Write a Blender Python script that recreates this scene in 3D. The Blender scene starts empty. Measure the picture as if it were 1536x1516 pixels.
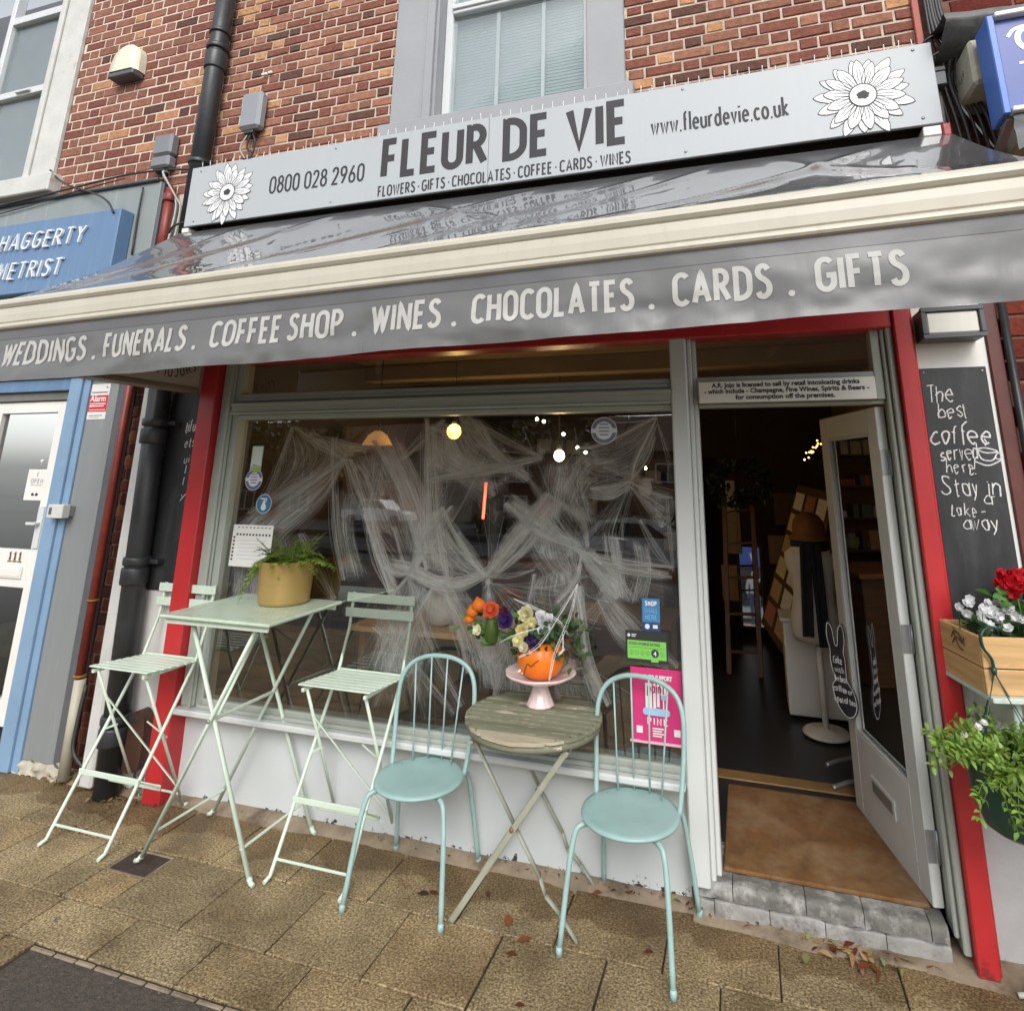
import bpy, bmesh, math, random
from mathutils import Vector, Matrix, noise
rnd = random.Random(7)
R = math.radians
scene = bpy.context.scene
COL = scene.collection

# ------------------------------------------------------------------ camera
cam_data = bpy.data.cameras.new("camera")
cam = bpy.data.objects.new("camera", cam_data)
COL.objects.link(cam)
cam_data.sensor_width = 36.0
cam_data.sensor_fit = 'HORIZONTAL'
cam_data.lens = 36.0 * 909.0 / 1536.0
cam_data.shift_x = (768.0 - 832.6) / 1536.0
cam_data.shift_y = -(758.0 - 482.8) / 1536.0
cam_data.clip_start = 0.05
cam_data.clip_end = 400.0
_yaw, _pit, _rol = R(-17.00442), R(13.7452), R(0.32658)
_f = Vector((math.sin(_yaw) * math.cos(_pit), math.cos(_yaw) * math.cos(_pit), math.sin(_pit)))
_r = Vector((math.cos(_yaw), -math.sin(_yaw), 0))
_u = _r.cross(_f)
_r2 = _r * math.cos(_rol) + _u * math.sin(_rol)
_u2 = _u * math.cos(_rol) - _r * math.sin(_rol)
_m = Matrix((( _r2.x, _u2.x, -_f.x, 0.0), (_r2.y, _u2.y, -_f.y, -3.3), (_r2.z, _u2.z, -_f.z, 1.9), (0, 0, 0, 1)))
cam.matrix_world = _m
scene.camera = cam

# ------------------------------------------------------------------ light
SUN_EL, SUN_AZ = 41.0, 162.0          # overcast: high soft sun from the street side
world = bpy.data.worlds.new("World")
scene.world = world
world.use_nodes = True
wn = world.node_tree
bg = wn.nodes["Background"]
sky = wn.nodes.new("ShaderNodeTexSky")
sky.sky_type = 'NISHITA'
sky.sun_disc = False
sky.sun_elevation = R(SUN_EL)
sky.sun_rotation = R(SUN_AZ)
sky.air_density = 1.0
sky.dust_density = 2.0
sky.ozone_density = 0.6
hsv = wn.nodes.new("ShaderNodeHueSaturation")      # overcast: the cloud takes most of the blue out
hsv.inputs["Saturation"].default_value = 0.22
wn.links.new(sky.outputs[0], hsv.inputs["Color"])
wn.links.new(hsv.outputs[0], bg.inputs["Color"])
bg.inputs["Strength"].default_value = 0.15
sun_data = bpy.data.lights.new("sun", 'SUN')
sun_data.energy = 1.15
sun_data.angle = R(34)
sun_data.color = (1.0, 0.97, 0.93)
sun = bpy.data.objects.new("sun", sun_data)
COL.objects.link(sun)
_d = Vector((math.sin(R(SUN_AZ)) * math.cos(R(SUN_EL)), math.cos(R(SUN_AZ)) * math.cos(R(SUN_EL)), math.sin(R(SUN_EL))))
sun.rotation_euler = _d.to_track_quat('Z', 'Y').to_euler()
sun.location = _d * 40
scene.view_settings.view_transform = 'Standard'
scene.view_settings.look = 'None'
scene.view_settings.exposure = 0.72
scene.view_settings.gamma = 1.0
scene.view_settings.use_curve_mapping = False
scene.cycles.max_bounces = 10
scene.cycles.transparent_max_bounces = 24
scene.cycles.sample_clamp_indirect = 4.0

# ------------------------------------------------------------------ objects
def thing(name, label, cat, loc=(0, 0, 0), rotz=0.0, group=None):
    o = bpy.data.objects.new(name, None)
    COL.objects.link(o)
    o.empty_display_size = 0.1
    o.location = loc
    o.rotation_euler = (0, 0, rotz)
    o["label"] = label
    o["category"] = cat
    if group: o["group"] = group
    return o

def tag(o, label, cat, group=None):
    o["label"] = label
    o["category"] = cat
    if group: o["group"] = group
    return o

def structure(o):
    o["kind"] = "structure"
    return o

def offset_of(parent):
    v = Vector((0, 0, 0))
    while parent is not None:
        v += Vector(parent.location)
        parent = parent.parent
    return v

def catmull(pts, k=6, closed=False):
    P = [Vector(p) for p in pts]
    n = len(P)
    out = []
    rng = n if closed else n - 1
    for i in range(rng):
        p0 = P[(i - 1) % n] if closed or i > 0 else P[0] * 2 - P[1]
        p1, p2 = P[i], P[(i + 1) % n]
        p3 = P[(i + 2) % n] if closed or i + 2 < n else P[-1] * 2 - P[-2]
        for j in range(k):
            t = j / k
            out.append(0.5 * ((2 * p1) + (p2 - p0) * t + (2 * p0 - 5 * p1 + 4 * p2 - p3) * t * t + (3 * p1 - p0 - 3 * p2 + p3) * t ** 3))
    if not closed: out.append(P[-1])
    return out

class MB:
    """collects shapes, then links them as ONE mesh object"""
    def __init__(s):
        s.v, s.f, s.sm, s.col = [], [], [], []
        s.cc = (1, 1, 1)
        s.uv = {}
    def add(s, vs, fs, smooth=False):
        o = len(s.v)
        s.v += [Vector(p) for p in vs]
        s.f += [tuple(i + o for i in f) for f in fs]
        s.sm += [smooth] * len(fs)
        s.col += [s.cc] * len(fs)
        return o
    def box(s, x0, x1, y0, y1, z0, z1, b=0.0, rz=0.0, M=None):
        if x0 > x1: x0, x1 = x1, x0
        if y0 > y1: y0, y1 = y1, y0
        if z0 > z1: z0, z1 = z1, z0
        b = min(b, (x1 - x0) * .45, (y1 - y0) * .45, (z1 - z0) * .45)
        vs, fs = [], []
        if b <= 0:
            vs = [(x, y, z) for x in (x0, x1) for y in (y0, y1) for z in (z0, z1)]
            fs = [(0, 1, 3, 2), (4, 6, 7, 5), (0, 4, 5, 1), (2, 3, 7, 6), (0, 2, 6, 4), (1, 5, 7, 3)]
        else:
            idx = {}
            for i, x in enumerate((x0, x1)):
                for j, y in enumerate((y0, y1)):
                    for k, z in enumerate((z0, z1)):
                        sx, sy, sz = (b if i == 0 else -b), (b if j == 0 else -b), (b if k == 0 else -b)
                        for a, p in enumerate(((x, y + sy, z + sz), (x + sx, y, z + sz), (x + sx, y + sy, z))):
                            idx[i, j, k, a] = len(vs); vs.append(p)
            q = idx
            fs += [(q[0,0,0,0], q[0,0,1,0], q[0,1,1,0], q[0,1,0,0]), (q[1,0,0,0], q[1,1,0,0], q[1,1,1,0], q[1,0,1,0]),
                   (q[0,0,0,1], q[1,0,0,1], q[1,0,1,1], q[0,0,1,1]), (q[0,1,0,1], q[0,1,1,1], q[1,1,1,1], q[1,1,0,1]),
                   (q[0,0,0,2], q[0,1,0,2], q[1,1,0,2], q[1,0,0,2]), (q[0,0,1,2], q[1,0,1,2], q[1,1,1,2], q[0,1,1,2])]
            for i in (0, 1):
                for j in (0, 1):
                    fs.append((q[i,j,0,0], q[i,j,1,0], q[i,j,1,1], q[i,j,0,1]))
                    fs.append((q[i,0,j,0], q[i,1,j,0], q[i,1,j,2], q[i,0,j,2]))
                    fs.append((q[0,i,j,1], q[1,i,j,1], q[1,i,j,2], q[0,i,j,2]))
            for i in (0, 1):
                for j in (0, 1):
                    for k in (0, 1):
                        fs.append((q[i,j,k,0], q[i,j,k,1], q[i,j,k,2]))
        if rz:
            M = Matrix.Rotation(rz, 4, 'Z')
        if M is not None: vs = [M @ Vector(p) for p in vs]
        s.add(vs, fs)
        return s
    def bar(s, a, b, w, h, up=(0, 0, 1), bev=0.0):
        a, b = Vector(a), Vector(b)
        d = (b - a); L = d.length; d.normalize()
        u = Vector(up); 
        if abs(d.dot(u)) > .98: u = Vector((0, 1, 0)) if abs(d.y) < .9 else Vector((1, 0, 0))
        x = d.cross(u).normalized(); z = x.cross(d).normalized()
        M = Matrix(((x.x, d.x, z.x, a.x), (x.y, d.y, z.y, a.y), (x.z, d.z, z.z, a.z), (0, 0, 0, 1)))
        return s.box(-w / 2, w / 2, 0, L, -h / 2, h / 2, bev, M=M)
    def tube(s, pts, r, n=8, smooth=0, closed=False, caps=True, flat=1.0):
        P = catmull(pts, smooth, closed) if smooth else [Vector(p) for p in pts]
        m = len(P)
        rr = r if hasattr(r, '__len__') else None
        vs, fs = [], []
        N = None
        for i, p in enumerate(P):
            if closed: t = P[(i + 1) % m] - P[i - 1]
            else: t = P[min(i + 1, m - 1)] - P[max(i - 1, 0)]
            if t.length < 1e-9: t = Vector((0, 0, 1))
            t.normalize()
            if N is None:
                N = t.orthogonal().normalized()
                if abs(t.z) < .95: N = t.cross(Vector((0, 0, 1))).normalized()
            else:
                N = (N - t * N.dot(t))
                if N.length < 1e-6: N = t.orthogonal()
                N.normalize()
            B = t.cross(N)
            ra = r if rr is None else (rr[0] + (rr[-1] - rr[0]) * i / (m - 1) if len(rr) == 2 else rr[min(i, len(rr) - 1)])
            for k in range(n):
                a = 2 * math.pi * k / n
                vs.append(p + N * (ra * math.cos(a)) + B * (ra * flat * math.sin(a)))
        for i in range(m if closed else m - 1):
            i2 = (i + 1) % m
            for k in range(n):
                k2 = (k + 1) % n
                fs.append((i * n + k, i * n + k2, i2 * n + k2, i2 * n + k))
        o = s.add(vs, fs, True)
        if caps and not closed:
            s.f += [tuple(o + k for k in reversed(range(n))), tuple(o + (m - 1) * n + k for k in range(n))]
            s.sm += [False, False]; s.col += [s.cc, s.cc]
        return s
    def lathe(s, prof, c=(0, 0, 0), n=24, wob=None, smooth=True, M=None):
        vs, fs = [], []
        c = Vector(c)
        for (r, z) in prof:
            for k in range(n):
                a = 2 * math.pi * k / n
                q = wob(a, r, z) if wob else r
                p = Vector((q * math.cos(a), q * math.sin(a), z))
                vs.append((M @ p if M is not None else p) + c)
        for i in range(len(prof) - 1):
            for k in range(n):
                k2 = (k + 1) % n
                fs.append((i * n + k, i * n + k2, (i + 1) * n + k2, (i + 1) * n + k))
        if prof[0][0] > 1e-5: fs.append(tuple(reversed(range(n))))
        if prof[-1][0] > 1e-5: fs.append(tuple((len(prof) - 1) * n + k for k in range(n)))
        s.add(vs, fs, smooth)
        return s
    def ball(s, c, r, n=10, m=7, sq=(1, 1, 1)):
        c = Vector(c)
        prof = [(max(1e-6, math.sin(math.pi * i / m)), -math.cos(math.pi * i / m)) for i in range(m + 1)]
        vs, fs = [], []
        for (q, z) in prof:
            for k in range(n):
                a = 2 * math.pi * k / n
                vs.append(c + Vector((q * math.cos(a) * r * sq[0], q * math.sin(a) * r * sq[1], z * r * sq[2])))
        for i in range(m):
            for k in range(n):
                k2 = (k + 1) % n
                fs.append((i * n + k, i * n + k2, (i + 1) * n + k2, (i + 1) * n + k))
        s.add(vs, fs, True)
        return s
    def prism(s, poly, axis, a, b):
        """poly: 2-D outline; axis 'x': (y,z) swept a..b in x; 'y': (x,z); 'z': (x,y)"""
        def P(u, v, w):
            return (w, u, v) if axis == 'x' else (u, w, v) if axis == 'y' else (u, v, w)
        n = len(poly)
        vs = [P(u, v, a) for u, v in poly] + [P(u, v, b) for u, v in poly]
        fs = [tuple(reversed(range(n))), tuple(range(n, 2 * n))] + [(i, (i + 1) % n, n + (i + 1) % n, n + i) for i in range(n)]
        s.add(vs, fs)
        return s
    def quad(s, a, b, c, d):
        s.add([a, b, c, d], [(0, 1, 2, 3)])
        return s
    def grid(s, fn, nu, nv, smooth=True):
        vs = [fn(i / nu, j / nv) for j in range(nv + 1) for i in range(nu + 1)]
        w = nu + 1
        fs = [(j * w + i, j * w + i + 1, (j + 1) * w + i + 1, (j + 1) * w + i) for j in range(nv) for i in range(nu)]
        s.add(vs, fs, smooth)
        return s
    def leaf(s, p, d, up, L, W, curl=0.2, n=2):
        """a small folded leaf blade from p along d"""
        d = Vector(d).normalized(); up = Vector(up)
        x = d.cross(up)
        if x.length < 1e-4: x = d.orthogonal()
        x.normalize(); u = x.cross(d).normalized()
        p = Vector(p)
        a = p; m1 = p + d * L * .45 + u * curl * L * .25; e = p + d * L - u * curl * L * .5
        l = p + d * L * .42 + x * W * .5 + u * curl * L * .4
        r_ = p + d * L * .42 - x * W * .5 + u * curl * L * .4
        l2 = p + d * L * .75 + x * W * .34 + u * curl * L * .1
        r2 = p + d * L * .75 - x * W * .34 + u * curl * L * .1
        s.add([a, m1, e, l, r_, l2, r2], [(0, 3, 1), (3, 5, 2, 1), (0, 1, 4), (1, 2, 6, 4)], True)
        return s
    def build(s, name, material, parent=None, local=False, fix=True, uv=None):
        off = Vector((0, 0, 0)) if (local or parent is None) else offset_of(parent)
        me = bpy.data.meshes.new(name)
        me.from_pydata([tuple(p - off) for p in s.v], [], s.f)
        me.polygons.foreach_set("use_smooth", s.sm)
        if material is not None and material.get('tinted'):
            at = me.color_attributes.new("tint", 'FLOAT_COLOR', 'CORNER')
            buf = []
            for f, c in zip(s.f, s.col): buf += [c[0], c[1], c[2], 1.0] * len(f)
            at.data.foreach_set("color", buf)
        if fix:
            bm = bmesh.new(); bm.from_mesh(me)
            bmesh.ops.recalc_face_normals(bm, faces=bm.faces)
            bm.to_mesh(me); bm.free()
        if uv is not None:
            l = me.uv_layers.new(name="UVMap")
            for lp in me.loops: l.data[lp.index].uv = uv[lp.vertex_index]
        if material: me.materials.append(material)
        me.update()
        o = bpy.data.objects.new(name, me)
        COL.objects.link(o)
        if parent is not None: o.parent = parent
        return o

def copy_tree(o, parent=None):
    c = o.copy()
    COL.objects.link(c)
    if parent is not None: c.parent = parent
    for ch in list(o.children):
        k = copy_tree(ch, c)
        k.matrix_parent_inverse = ch.matrix_parent_inverse.copy()
    return c

# ------------------------------------------------------------------ materials
def mat(name, col, rough=0.55, metal=0.0, spec=0.5, var=0.12, scale=6.0, detail=4.0, bump=0.0, bscale=80.0, coat=0.0,
        attr=False, stain=None, stain_scale=3.0, stain_cut=(0.55, 0.7), emit=None, emit_s=0.0, rvar=0.0, sss=0.0, stretch=None, low=None):
    m = bpy.data.materials.new(name)
    m.use_nodes = True
    if attr: m['tinted'] = 1
    nt = m.node_tree; N = nt.nodes; L = nt.links
    b = N["Principled BSDF"]
    b.inputs["Roughness"].default_value = rough
    b.inputs["Metallic"].default_value = metal
    b.inputs["Specular IOR Level"].default_value = spec
    b.inputs["Coat Weight"].default_value = coat
    tc = N.new("ShaderNodeTexCoord")
    vec = tc.outputs["Object"]
    if stretch:
        mp = N.new("ShaderNodeMapping"); mp.inputs["Scale"].default_value = stretch
        L.new(vec, mp.inputs[0]); vec = mp.outputs[0]
    nz = N.new("ShaderNodeTexNoise"); nz.inputs["Scale"].default_value = scale; nz.inputs["Detail"].default_value = detail
    nz.inputs["Roughness"].default_value = .62
    L.new(vec, nz.inputs["Vector"])
    rp = N.new("ShaderNodeValToRGB")
    c = Vector(col[:3])
    rp.color_ramp.elements[0].position = .3; rp.color_ramp.elements[1].position = .7
    rp.color_ramp.elements[0].color = (*[max(0, x * (1 - var)) for x in c], 1)
    rp.color_ramp.elements[1].color = (*[min(1, x * (1 + var)) for x in c], 1)
    L.new(nz.outputs[0], rp.inputs[0])
    out = rp.outputs[0]
    if attr:
        at = N.new("ShaderNodeAttribute"); at.attribute_name = "tint"
        mx = N.new("ShaderNodeMix"); mx.data_type = 'RGBA'; mx.blend_type = 'MULTIPLY'; mx.inputs[0].default_value = 1
        L.new(out, mx.inputs[6]); L.new(at.outputs[0], mx.inputs[7]); out = mx.outputs[2]
    if stain:
        sn = N.new("ShaderNodeTexNoise"); sn.inputs["Scale"].default_value = stain_scale; sn.inputs["Detail"].default_value = 8; sn.inputs["Roughness"].default_value = .68
        L.new(vec, sn.inputs["Vector"])
        sr = N.new("ShaderNodeMapRange"); sr.inputs[1].default_value = stain_cut[0]; sr.inputs[2].default_value = stain_cut[1]
        fac = sn.outputs[0]
        if low:      # wear that only reaches up to a height (object z, world metres)
            sx = N.new("ShaderNodeSeparateXYZ"); L.new(tc.outputs["Object"], sx.inputs[0])
            mr = N.new("ShaderNodeMapRange"); mr.inputs[1].default_value = low[0]; mr.inputs[2].default_value = low[1]
            mr.inputs[3].default_value = .22; mr.inputs[4].default_value = -.35
            L.new(sx.outputs[2], mr.inputs[0])
            ad = N.new("ShaderNodeMath"); L.new(fac, ad.inputs[0]); L.new(mr.outputs[0], ad.inputs[1]); fac = ad.outputs[0]
        L.new(fac, sr.inputs[0])
        mx = N.new("ShaderNodeMix"); mx.data_type = 'RGBA'
        L.new(sr.outputs[0], mx.inputs[0]); L.new(out, mx.inputs[6]); mx.inputs[7].default_value = (*stain, 1); out = mx.outputs[2]
    L.new(out, b.inputs["Base Color"])
    if rvar:
        mr = N.new("ShaderNodeMapRange"); mr.inputs[1].default_value = .3; mr.inputs[2].default_value = .7
        mr.inputs[3].default_value = max(0.02, rough - rvar); mr.inputs[4].default_value = min(1, rough + rvar)
        L.new(nz.outputs[0], mr.inputs[0]); L.new(mr.outputs[0], b.inputs["Roughness"])
    if bump:
        bn = N.new("ShaderNodeTexNoise"); bn.inputs["Scale"].default_value = bscale; bn.inputs["Detail"].default_value = 5
        L.new(vec, bn.inputs["Vector"])
        bp = N.new("ShaderNodeBump"); bp.inputs["Strength"].default_value = bump; bp.inputs["Distance"].default_value = .01
        L.new(bn.outputs[0], bp.inputs["Height"]); L.new(bp.outputs[0], b.inputs["Normal"])
    if emit:
        b.inputs["Emission Color"].default_value = (*emit, 1); b.inputs["Emission Strength"].default_value = emit_s
    if sss:
        b.inputs["Subsurface Weight"].default_value = sss; b.inputs["Subsurface Radius"].default_value = (.02, .02, .01); b.inputs["Subsurface Scale"].default_value = .3
    return m

def glass_mat(name, tint=(1, 1, 1), lo=0.07, hi=1.0, rough=0.0):
    m = bpy.data.materials.new(name); m.use_nodes = True
    nt = m.node_tree; N = nt.nodes; L = nt.links
    for n in list(N): N.remove(n)
    out = N.new("ShaderNodeOutputMaterial")
    tr = N.new("ShaderNodeBsdfTransparent"); tr.inputs[0].default_value = (*tint, 1)
    gl = N.new("ShaderNodeBsdfGlossy"); gl.inputs["Roughness"].default_value = rough
    lw = N.new("ShaderNodeFresnel"); lw.inputs[0].default_value = 1.52
    mr = N.new("ShaderNodeMapRange"); mr.inputs[1].default_value = 0.0426; mr.inputs[2].default_value = 1.0; mr.inputs[3].default_value = lo; mr.inputs[4].default_value = hi
    tcd = N.new("ShaderNodeTexCoord"); nn = N.new("ShaderNodeTexNoise"); nn.inputs["Scale"].default_value = 1.3; nn.inputs["Detail"].default_value = 1
    L.new(tcd.outputs["Object"], nn.inputs["Vector"])
    bp = N.new("ShaderNodeBump"); bp.inputs["Strength"].default_value = .05; bp.inputs["Distance"].default_value = .02
    L.new(nn.outputs[0], bp.inputs["Height"]); L.new(bp.outputs[0], gl.inputs["Normal"])
    mx = N.new("ShaderNodeMixShader")
    L.new(lw.outputs[0], mr.inputs[0]); L.new(mr.outputs[0], mx.inputs[0]); L.new(tr.outputs[0], mx.inputs[1]); L.new(gl.outputs[0], mx.inputs[2])
    L.new(mx.outputs[0], out.inputs[0])
    return m

def web_mat(name, dens=0.5, col=(.78, .78, .76)):
    """cotton web: hairs along the U direction with gaps between them"""
    m = bpy.data.materials.new(name); m.use_nodes = True; m['tinted'] = 1
    nt = m.node_tree; N = nt.nodes; L = nt.links
    for n in list(N): N.remove(n)
    out = N.new("ShaderNodeOutputMaterial")
    uv = N.new("ShaderNodeUVMap"); uv.uv_map = "UVMap"
    def layer(sc, lo, hi):
        mp = N.new("ShaderNodeMapping"); mp.inputs["Scale"].default_value = sc
        L.new(uv.outputs[0], mp.inputs[0])
        nz = N.new("ShaderNodeTexNoise"); nz.inputs["Scale"].default_value = 1; nz.inputs["Detail"].default_value = 3; nz.inputs["Roughness"].default_value = .6
        L.new(mp.outputs[0], nz.inputs["Vector"])
        mr = N.new("ShaderNodeMapRange"); mr.inputs[1].default_value = lo; mr.inputs[2].default_value = hi
        L.new(nz.outputs[0], mr.inputs[0])
        return mr.outputs[0]
    a = layer((2.5, 150, 1), .46, .74); b = layer((1.6, 26, 1), .36, .70); c = layer((2.2, 2.6, 1), .30, .66)
    at = N.new("ShaderNodeAttribute"); at.attribute_name = "tint"
    def math_(op, x, y, clamp=False):
        m_ = N.new("ShaderNodeMath"); m_.operation = op; m_.use_clamp = clamp
        for k_, q_ in enumerate((x, y)):
            if isinstance(q_, (int, float)): m_.inputs[k_].default_value = q_
            else: L.new(q_, m_.inputs[k_])
        return m_.outputs[0]
    v_ = math_('ADD', math_('MULTIPLY', a, .50), math_('MULTIPLY', b, .32))
    v_ = math_('ADD', v_, .07)
    v_ = math_('MULTIPLY', math_('MULTIPLY', v_, c), at.outputs[2])
    m3 = N.new("ShaderNodeMath"); m3.operation = 'MULTIPLY'; m3.use_clamp = True; L.new(v_, m3.inputs[0]); m3.inputs[1].default_value = dens
    df = N.new("ShaderNodeBsdfDiffuse"); df.inputs[0].default_value = (*col, 1)
    tl = N.new("ShaderNodeBsdfTranslucent"); tl.inputs[0].default_value = (*col, 1)
    md = N.new("ShaderNodeMixShader"); md.inputs[0].default_value = .18
    L.new(df.outputs[0], md.inputs[1]); L.new(tl.outputs[0], md.inputs[2])
    tr = N.new("ShaderNodeBsdfTransparent")
    mx = N.new("ShaderNodeMixShader"); L.new(m3.outputs[0], mx.inputs[0]); L.new(tr.outputs[0], mx.inputs[1]); L.new(md.outputs[0], mx.inputs[2])
    L.new(mx.outputs[0], out.inputs[0])
    return m

def leaf_mat(name, col, var=.3, rough=.45, attr=True):
    m = mat(name, col, rough, var=var, scale=14, attr=attr, spec=.4)
    nt = m.node_tree; N = nt.nodes; L = nt.links
    b = N["Principled BSDF"]
    tl = N.new("ShaderNodeBsdfTranslucent")
    src = b.inputs["Base Color"].links[0].from_socket
    L.new(src, tl.inputs[0])
    mx = N.new("ShaderNodeMixShader"); mx.inputs[0].default_value = .3
    L.new(b.outputs[0], mx.inputs[1]); L.new(tl.outputs[0], mx.inputs[2])
    L.new(mx.outputs[0], N["Material Output"].inputs[0])
    return m

W = {}
W['sage'] = mat('sage_paint', (.345, .37, .33), .42, var=.05, scale=3, bump=.05, bscale=30, stain=(.16, .16, .14), stain_scale=9, stain_cut=(.72, .78))  # frame paint, darkened copy: the shade under the awning is in its colour
W['sage_lit'] = mat('pale_grey_paint', (.56, .58, .57), .4, var=.04, scale=3, bump=.05, bscale=30, stain=(.08, .075, .07), stain_scale=34, stain_cut=(.90, .92), low=(.1, .5))  # same frame paint, paler copy for the parts that catch the light
W['riser'] = mat('stall_riser_paint', (.54, .57, .575), .5, var=.05, scale=2, bump=.12, bscale=14, stain=(.045, .04, .035), stain_scale=24, stain_cut=(.655, .68), low=(0.0, .17))
W['red'] = mat('red_gloss_paint', (.46, .024, .028), .36, var=.10, scale=5, bump=.05, bscale=30, stain=(.22, .02, .022), stain_scale=30, stain_cut=(.66, .80), low=(0, .5))
W['sign'] = mat('sign_panel', (.405, .43, .445), .45, var=.03, scale=2, stain=(.38, .405, .42), stain_scale=4, stain_cut=(.5, .8), stretch=(1, 1, .12))
W['sign_dark'] = mat('sign_grey_vinyl', (.05, .05, .054), .5, var=.05, spec=.2)
W['white_vinyl'] = mat('white_vinyl', (.72, .72, .72), .4, var=.02)
W['valance'] = mat('valance_cloth', (.128, .130, .128), .36, var=.10, scale=3, bump=.4, bscale=7, stain=(.13, .13, .135), stain_scale=5, stain_cut=(.55, .7), stretch=(1, 1, .25), rvar=.1)
W['valance_text'] = mat('valance_lettering', (.43, .425, .405), .6, var=.06, scale=10)
W['fabric'] = mat('wet_awning_cloth', (.105, .105, .11), .30, spec=.6, var=.15, scale=3, coat=1.0, bump=.03, bscale=40)
W['fabric'].node_tree.nodes['Principled BSDF'].inputs['Coat Roughness'].default_value = .015
W['fabric'].node_tree.nodes['Principled BSDF'].inputs['Coat IOR'].default_value = 1.75
W['cream'] = mat('cream_coated_metal', (.50, .47, .39), .36, var=.05, scale=3, stain=(.42, .39, .32), stain_scale=7, stain_cut=(.6, .75), stretch=(3, 1, .4))
W['brick'] = mat('red_brick', (1, 1, 1), .9, var=.42, scale=30, detail=9, bump=.5, bscale=60, attr=True, spec=.25)
W['mortar'] = mat('lime_mortar', (.54, .455, .37), .95, var=.25, scale=20, bump=.4, bscale=90, stain=(.30, .245, .20), stain_scale=2, stain_cut=(.5, .75))
W['dkmortar'] = mat('dark_mortar', (.16, .085, .06), .95, var=.3, scale=20, bump=.4, bscale=90)
W['render'] = mat('grey_painted_render', (.30, .31, .325), .6, var=.05, scale=3, bump=.06, bscale=25)
W['upvc'] = mat('white_upvc', (.60, .62, .63), .3, var=.02)
W['white_old'] = mat('weathered_white_paint', (.55, .55, .52), .6, var=.08, scale=5, bump=.15, bscale=20, stain=(.42, .37, .30), stain_scale=6, stain_cut=(.6, .7))
W['blind'] = mat('white_blind', (.36, .41, .42), .7, var=.03)
W['net'] = mat('grey_net_curtain', (.30, .315, .32), .8, var=.06, scale=4)
W['black_metal'] = mat('black_pipe_paint', (.028, .03, .033), .38, var=.3, scale=6, bump=.12, bscale=30, stain=(.3, .3, .3), stain_scale=40, stain_cut=(.72, .76))
W['dark'] = mat('dark_grey_plastic', (.09, .095, .105), .5, var=.1)
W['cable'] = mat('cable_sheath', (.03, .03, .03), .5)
W['cable_w'] = mat('pale_cable_sheath', (.42, .42, .4), .5)
W['redpipe'] = mat('oxide_red_pipe', (.20, .03, .02), .45, var=.2, scale=12, stain=(.08, .02, .015), stain_scale=20, stain_cut=(.6, .7))
W['whitepipe'] = mat('chipped_white_pipe', (.52, .52, .5), .45, var=.1, scale=6, stain=(.08, .075, .07), stain_scale=12, stain_cut=(.66, .7), bump=.1)
W['beigepipe'] = mat('beige_pipe_paint', (.40, .37, .29), .5, var=.1)
W['chalkboard'] = mat('chalkboard_black', (.021, .022, .024), .5, var=.35, scale=5, stain=(.055, .056, .06), stain_scale=4, stain_cut=(.5, .8), stretch=(3, 1, .7))
W['chalk'] = mat('white_chalk', (.62, .62, .62), .95, var=.35, scale=120)
W['grey_fascia'] = mat('grey_fascia_panel', (.235, .265, .265), .45, var=.05, scale=2, stain=(.34, .38, .38), stain_scale=6, stain_cut=(.58, .75), stretch=(3, 1, .15))
W['pilaster'] = mat('grey_pilaster_paint', (.22, .235, .24), .4, var=.05, scale=2, stain=(.28, .30, .30), stain_scale=5, stain_cut=(.55, .8), stretch=(4, 1, .3))
W['blue'] = mat('mid_blue_paint', (.11, .20, .345), .4, var=.08, scale=4, stain=(.18, .28, .42), stain_scale=6, stain_cut=(.56, .75), stretch=(4, 1, .15))
W['blue_pale'] = mat('pale_blue_paint', (.20, .315, .46), .4, var=.08, scale=4, bump=.05, stain=(.6, .64, .68), stain_scale=5, stain_cut=(.72, .74))
W['navy'] = mat('royal_blue_sign', (.035, .075, .30), .35, var=.06)
W['blue_frame'] = mat('blue_sign_frame', (.06, .16, .52), .35, var=.06)
W['steel_letter'] = mat('raised_white_letters', (.7, .74, .78), .4, var=.03)
W['white_paint'] = mat('white_gloss_paint', (.74, .73, .69), .35, var=.04, scale=4, bump=.05)
W['mint'] = mat('pale_mint_metal_paint', (.57, .67, .56), .36, var=.05, scale=7, stain=(.34, .40, .31), stain_scale=22, stain_cut=(.7, .76))
W['mint_top'] = mat('mint_table_top_paint', (.46, .56, .44), .3, var=.06, scale=4, stain=(.53, .62, .51), stain_scale=8, stain_cut=(.5, .8), rvar=.08)
W['aqua'] = mat('aqua_metal_paint', (.30, .45, .43), .36, var=.09, scale=10, stain=(.16, .12, .08), stain_scale=45, stain_cut=(.74, .77))
W['aqua_seat'] = mat('aqua_seat_paint', (.29, .44, .42), .38, var=.08, scale=9, rvar=.12, stain=(.33, .46, .44), stain_scale=16, stain_cut=(.62, .8), bump=.04, bscale=20)
W['slat'] = mat('worn_grey_green_wood', (1, 1, 1), .6, var=.2, scale=9, bump=.25, bscale=40, attr=True, stain=(.50, .45, .35), stain_scale=7, stain_cut=(.62, .65), stretch=(.5, 3, 3))
W['slat_leg'] = mat('grey_green_leg_paint', (.30, .31, .24), .5, var=.12, scale=14, stain=(.22, .13, .07), stain_scale=26, stain_cut=(.68, .74))
W['pink'] = mat('pale_pink_china', (.74, .56, .54), .16, var=.03, coat=.4)
W['pumpkin'] = mat('pumpkin_skin', (.72, .17, .008), .32, var=.16, scale=6, bump=.06, bscale=30, attr=True)
W['gold'] = mat('dull_gold_glaze', (.40, .27, .095), .30, metal=.3, var=.07, scale=3, stretch=(1, 1, 12))
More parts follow.
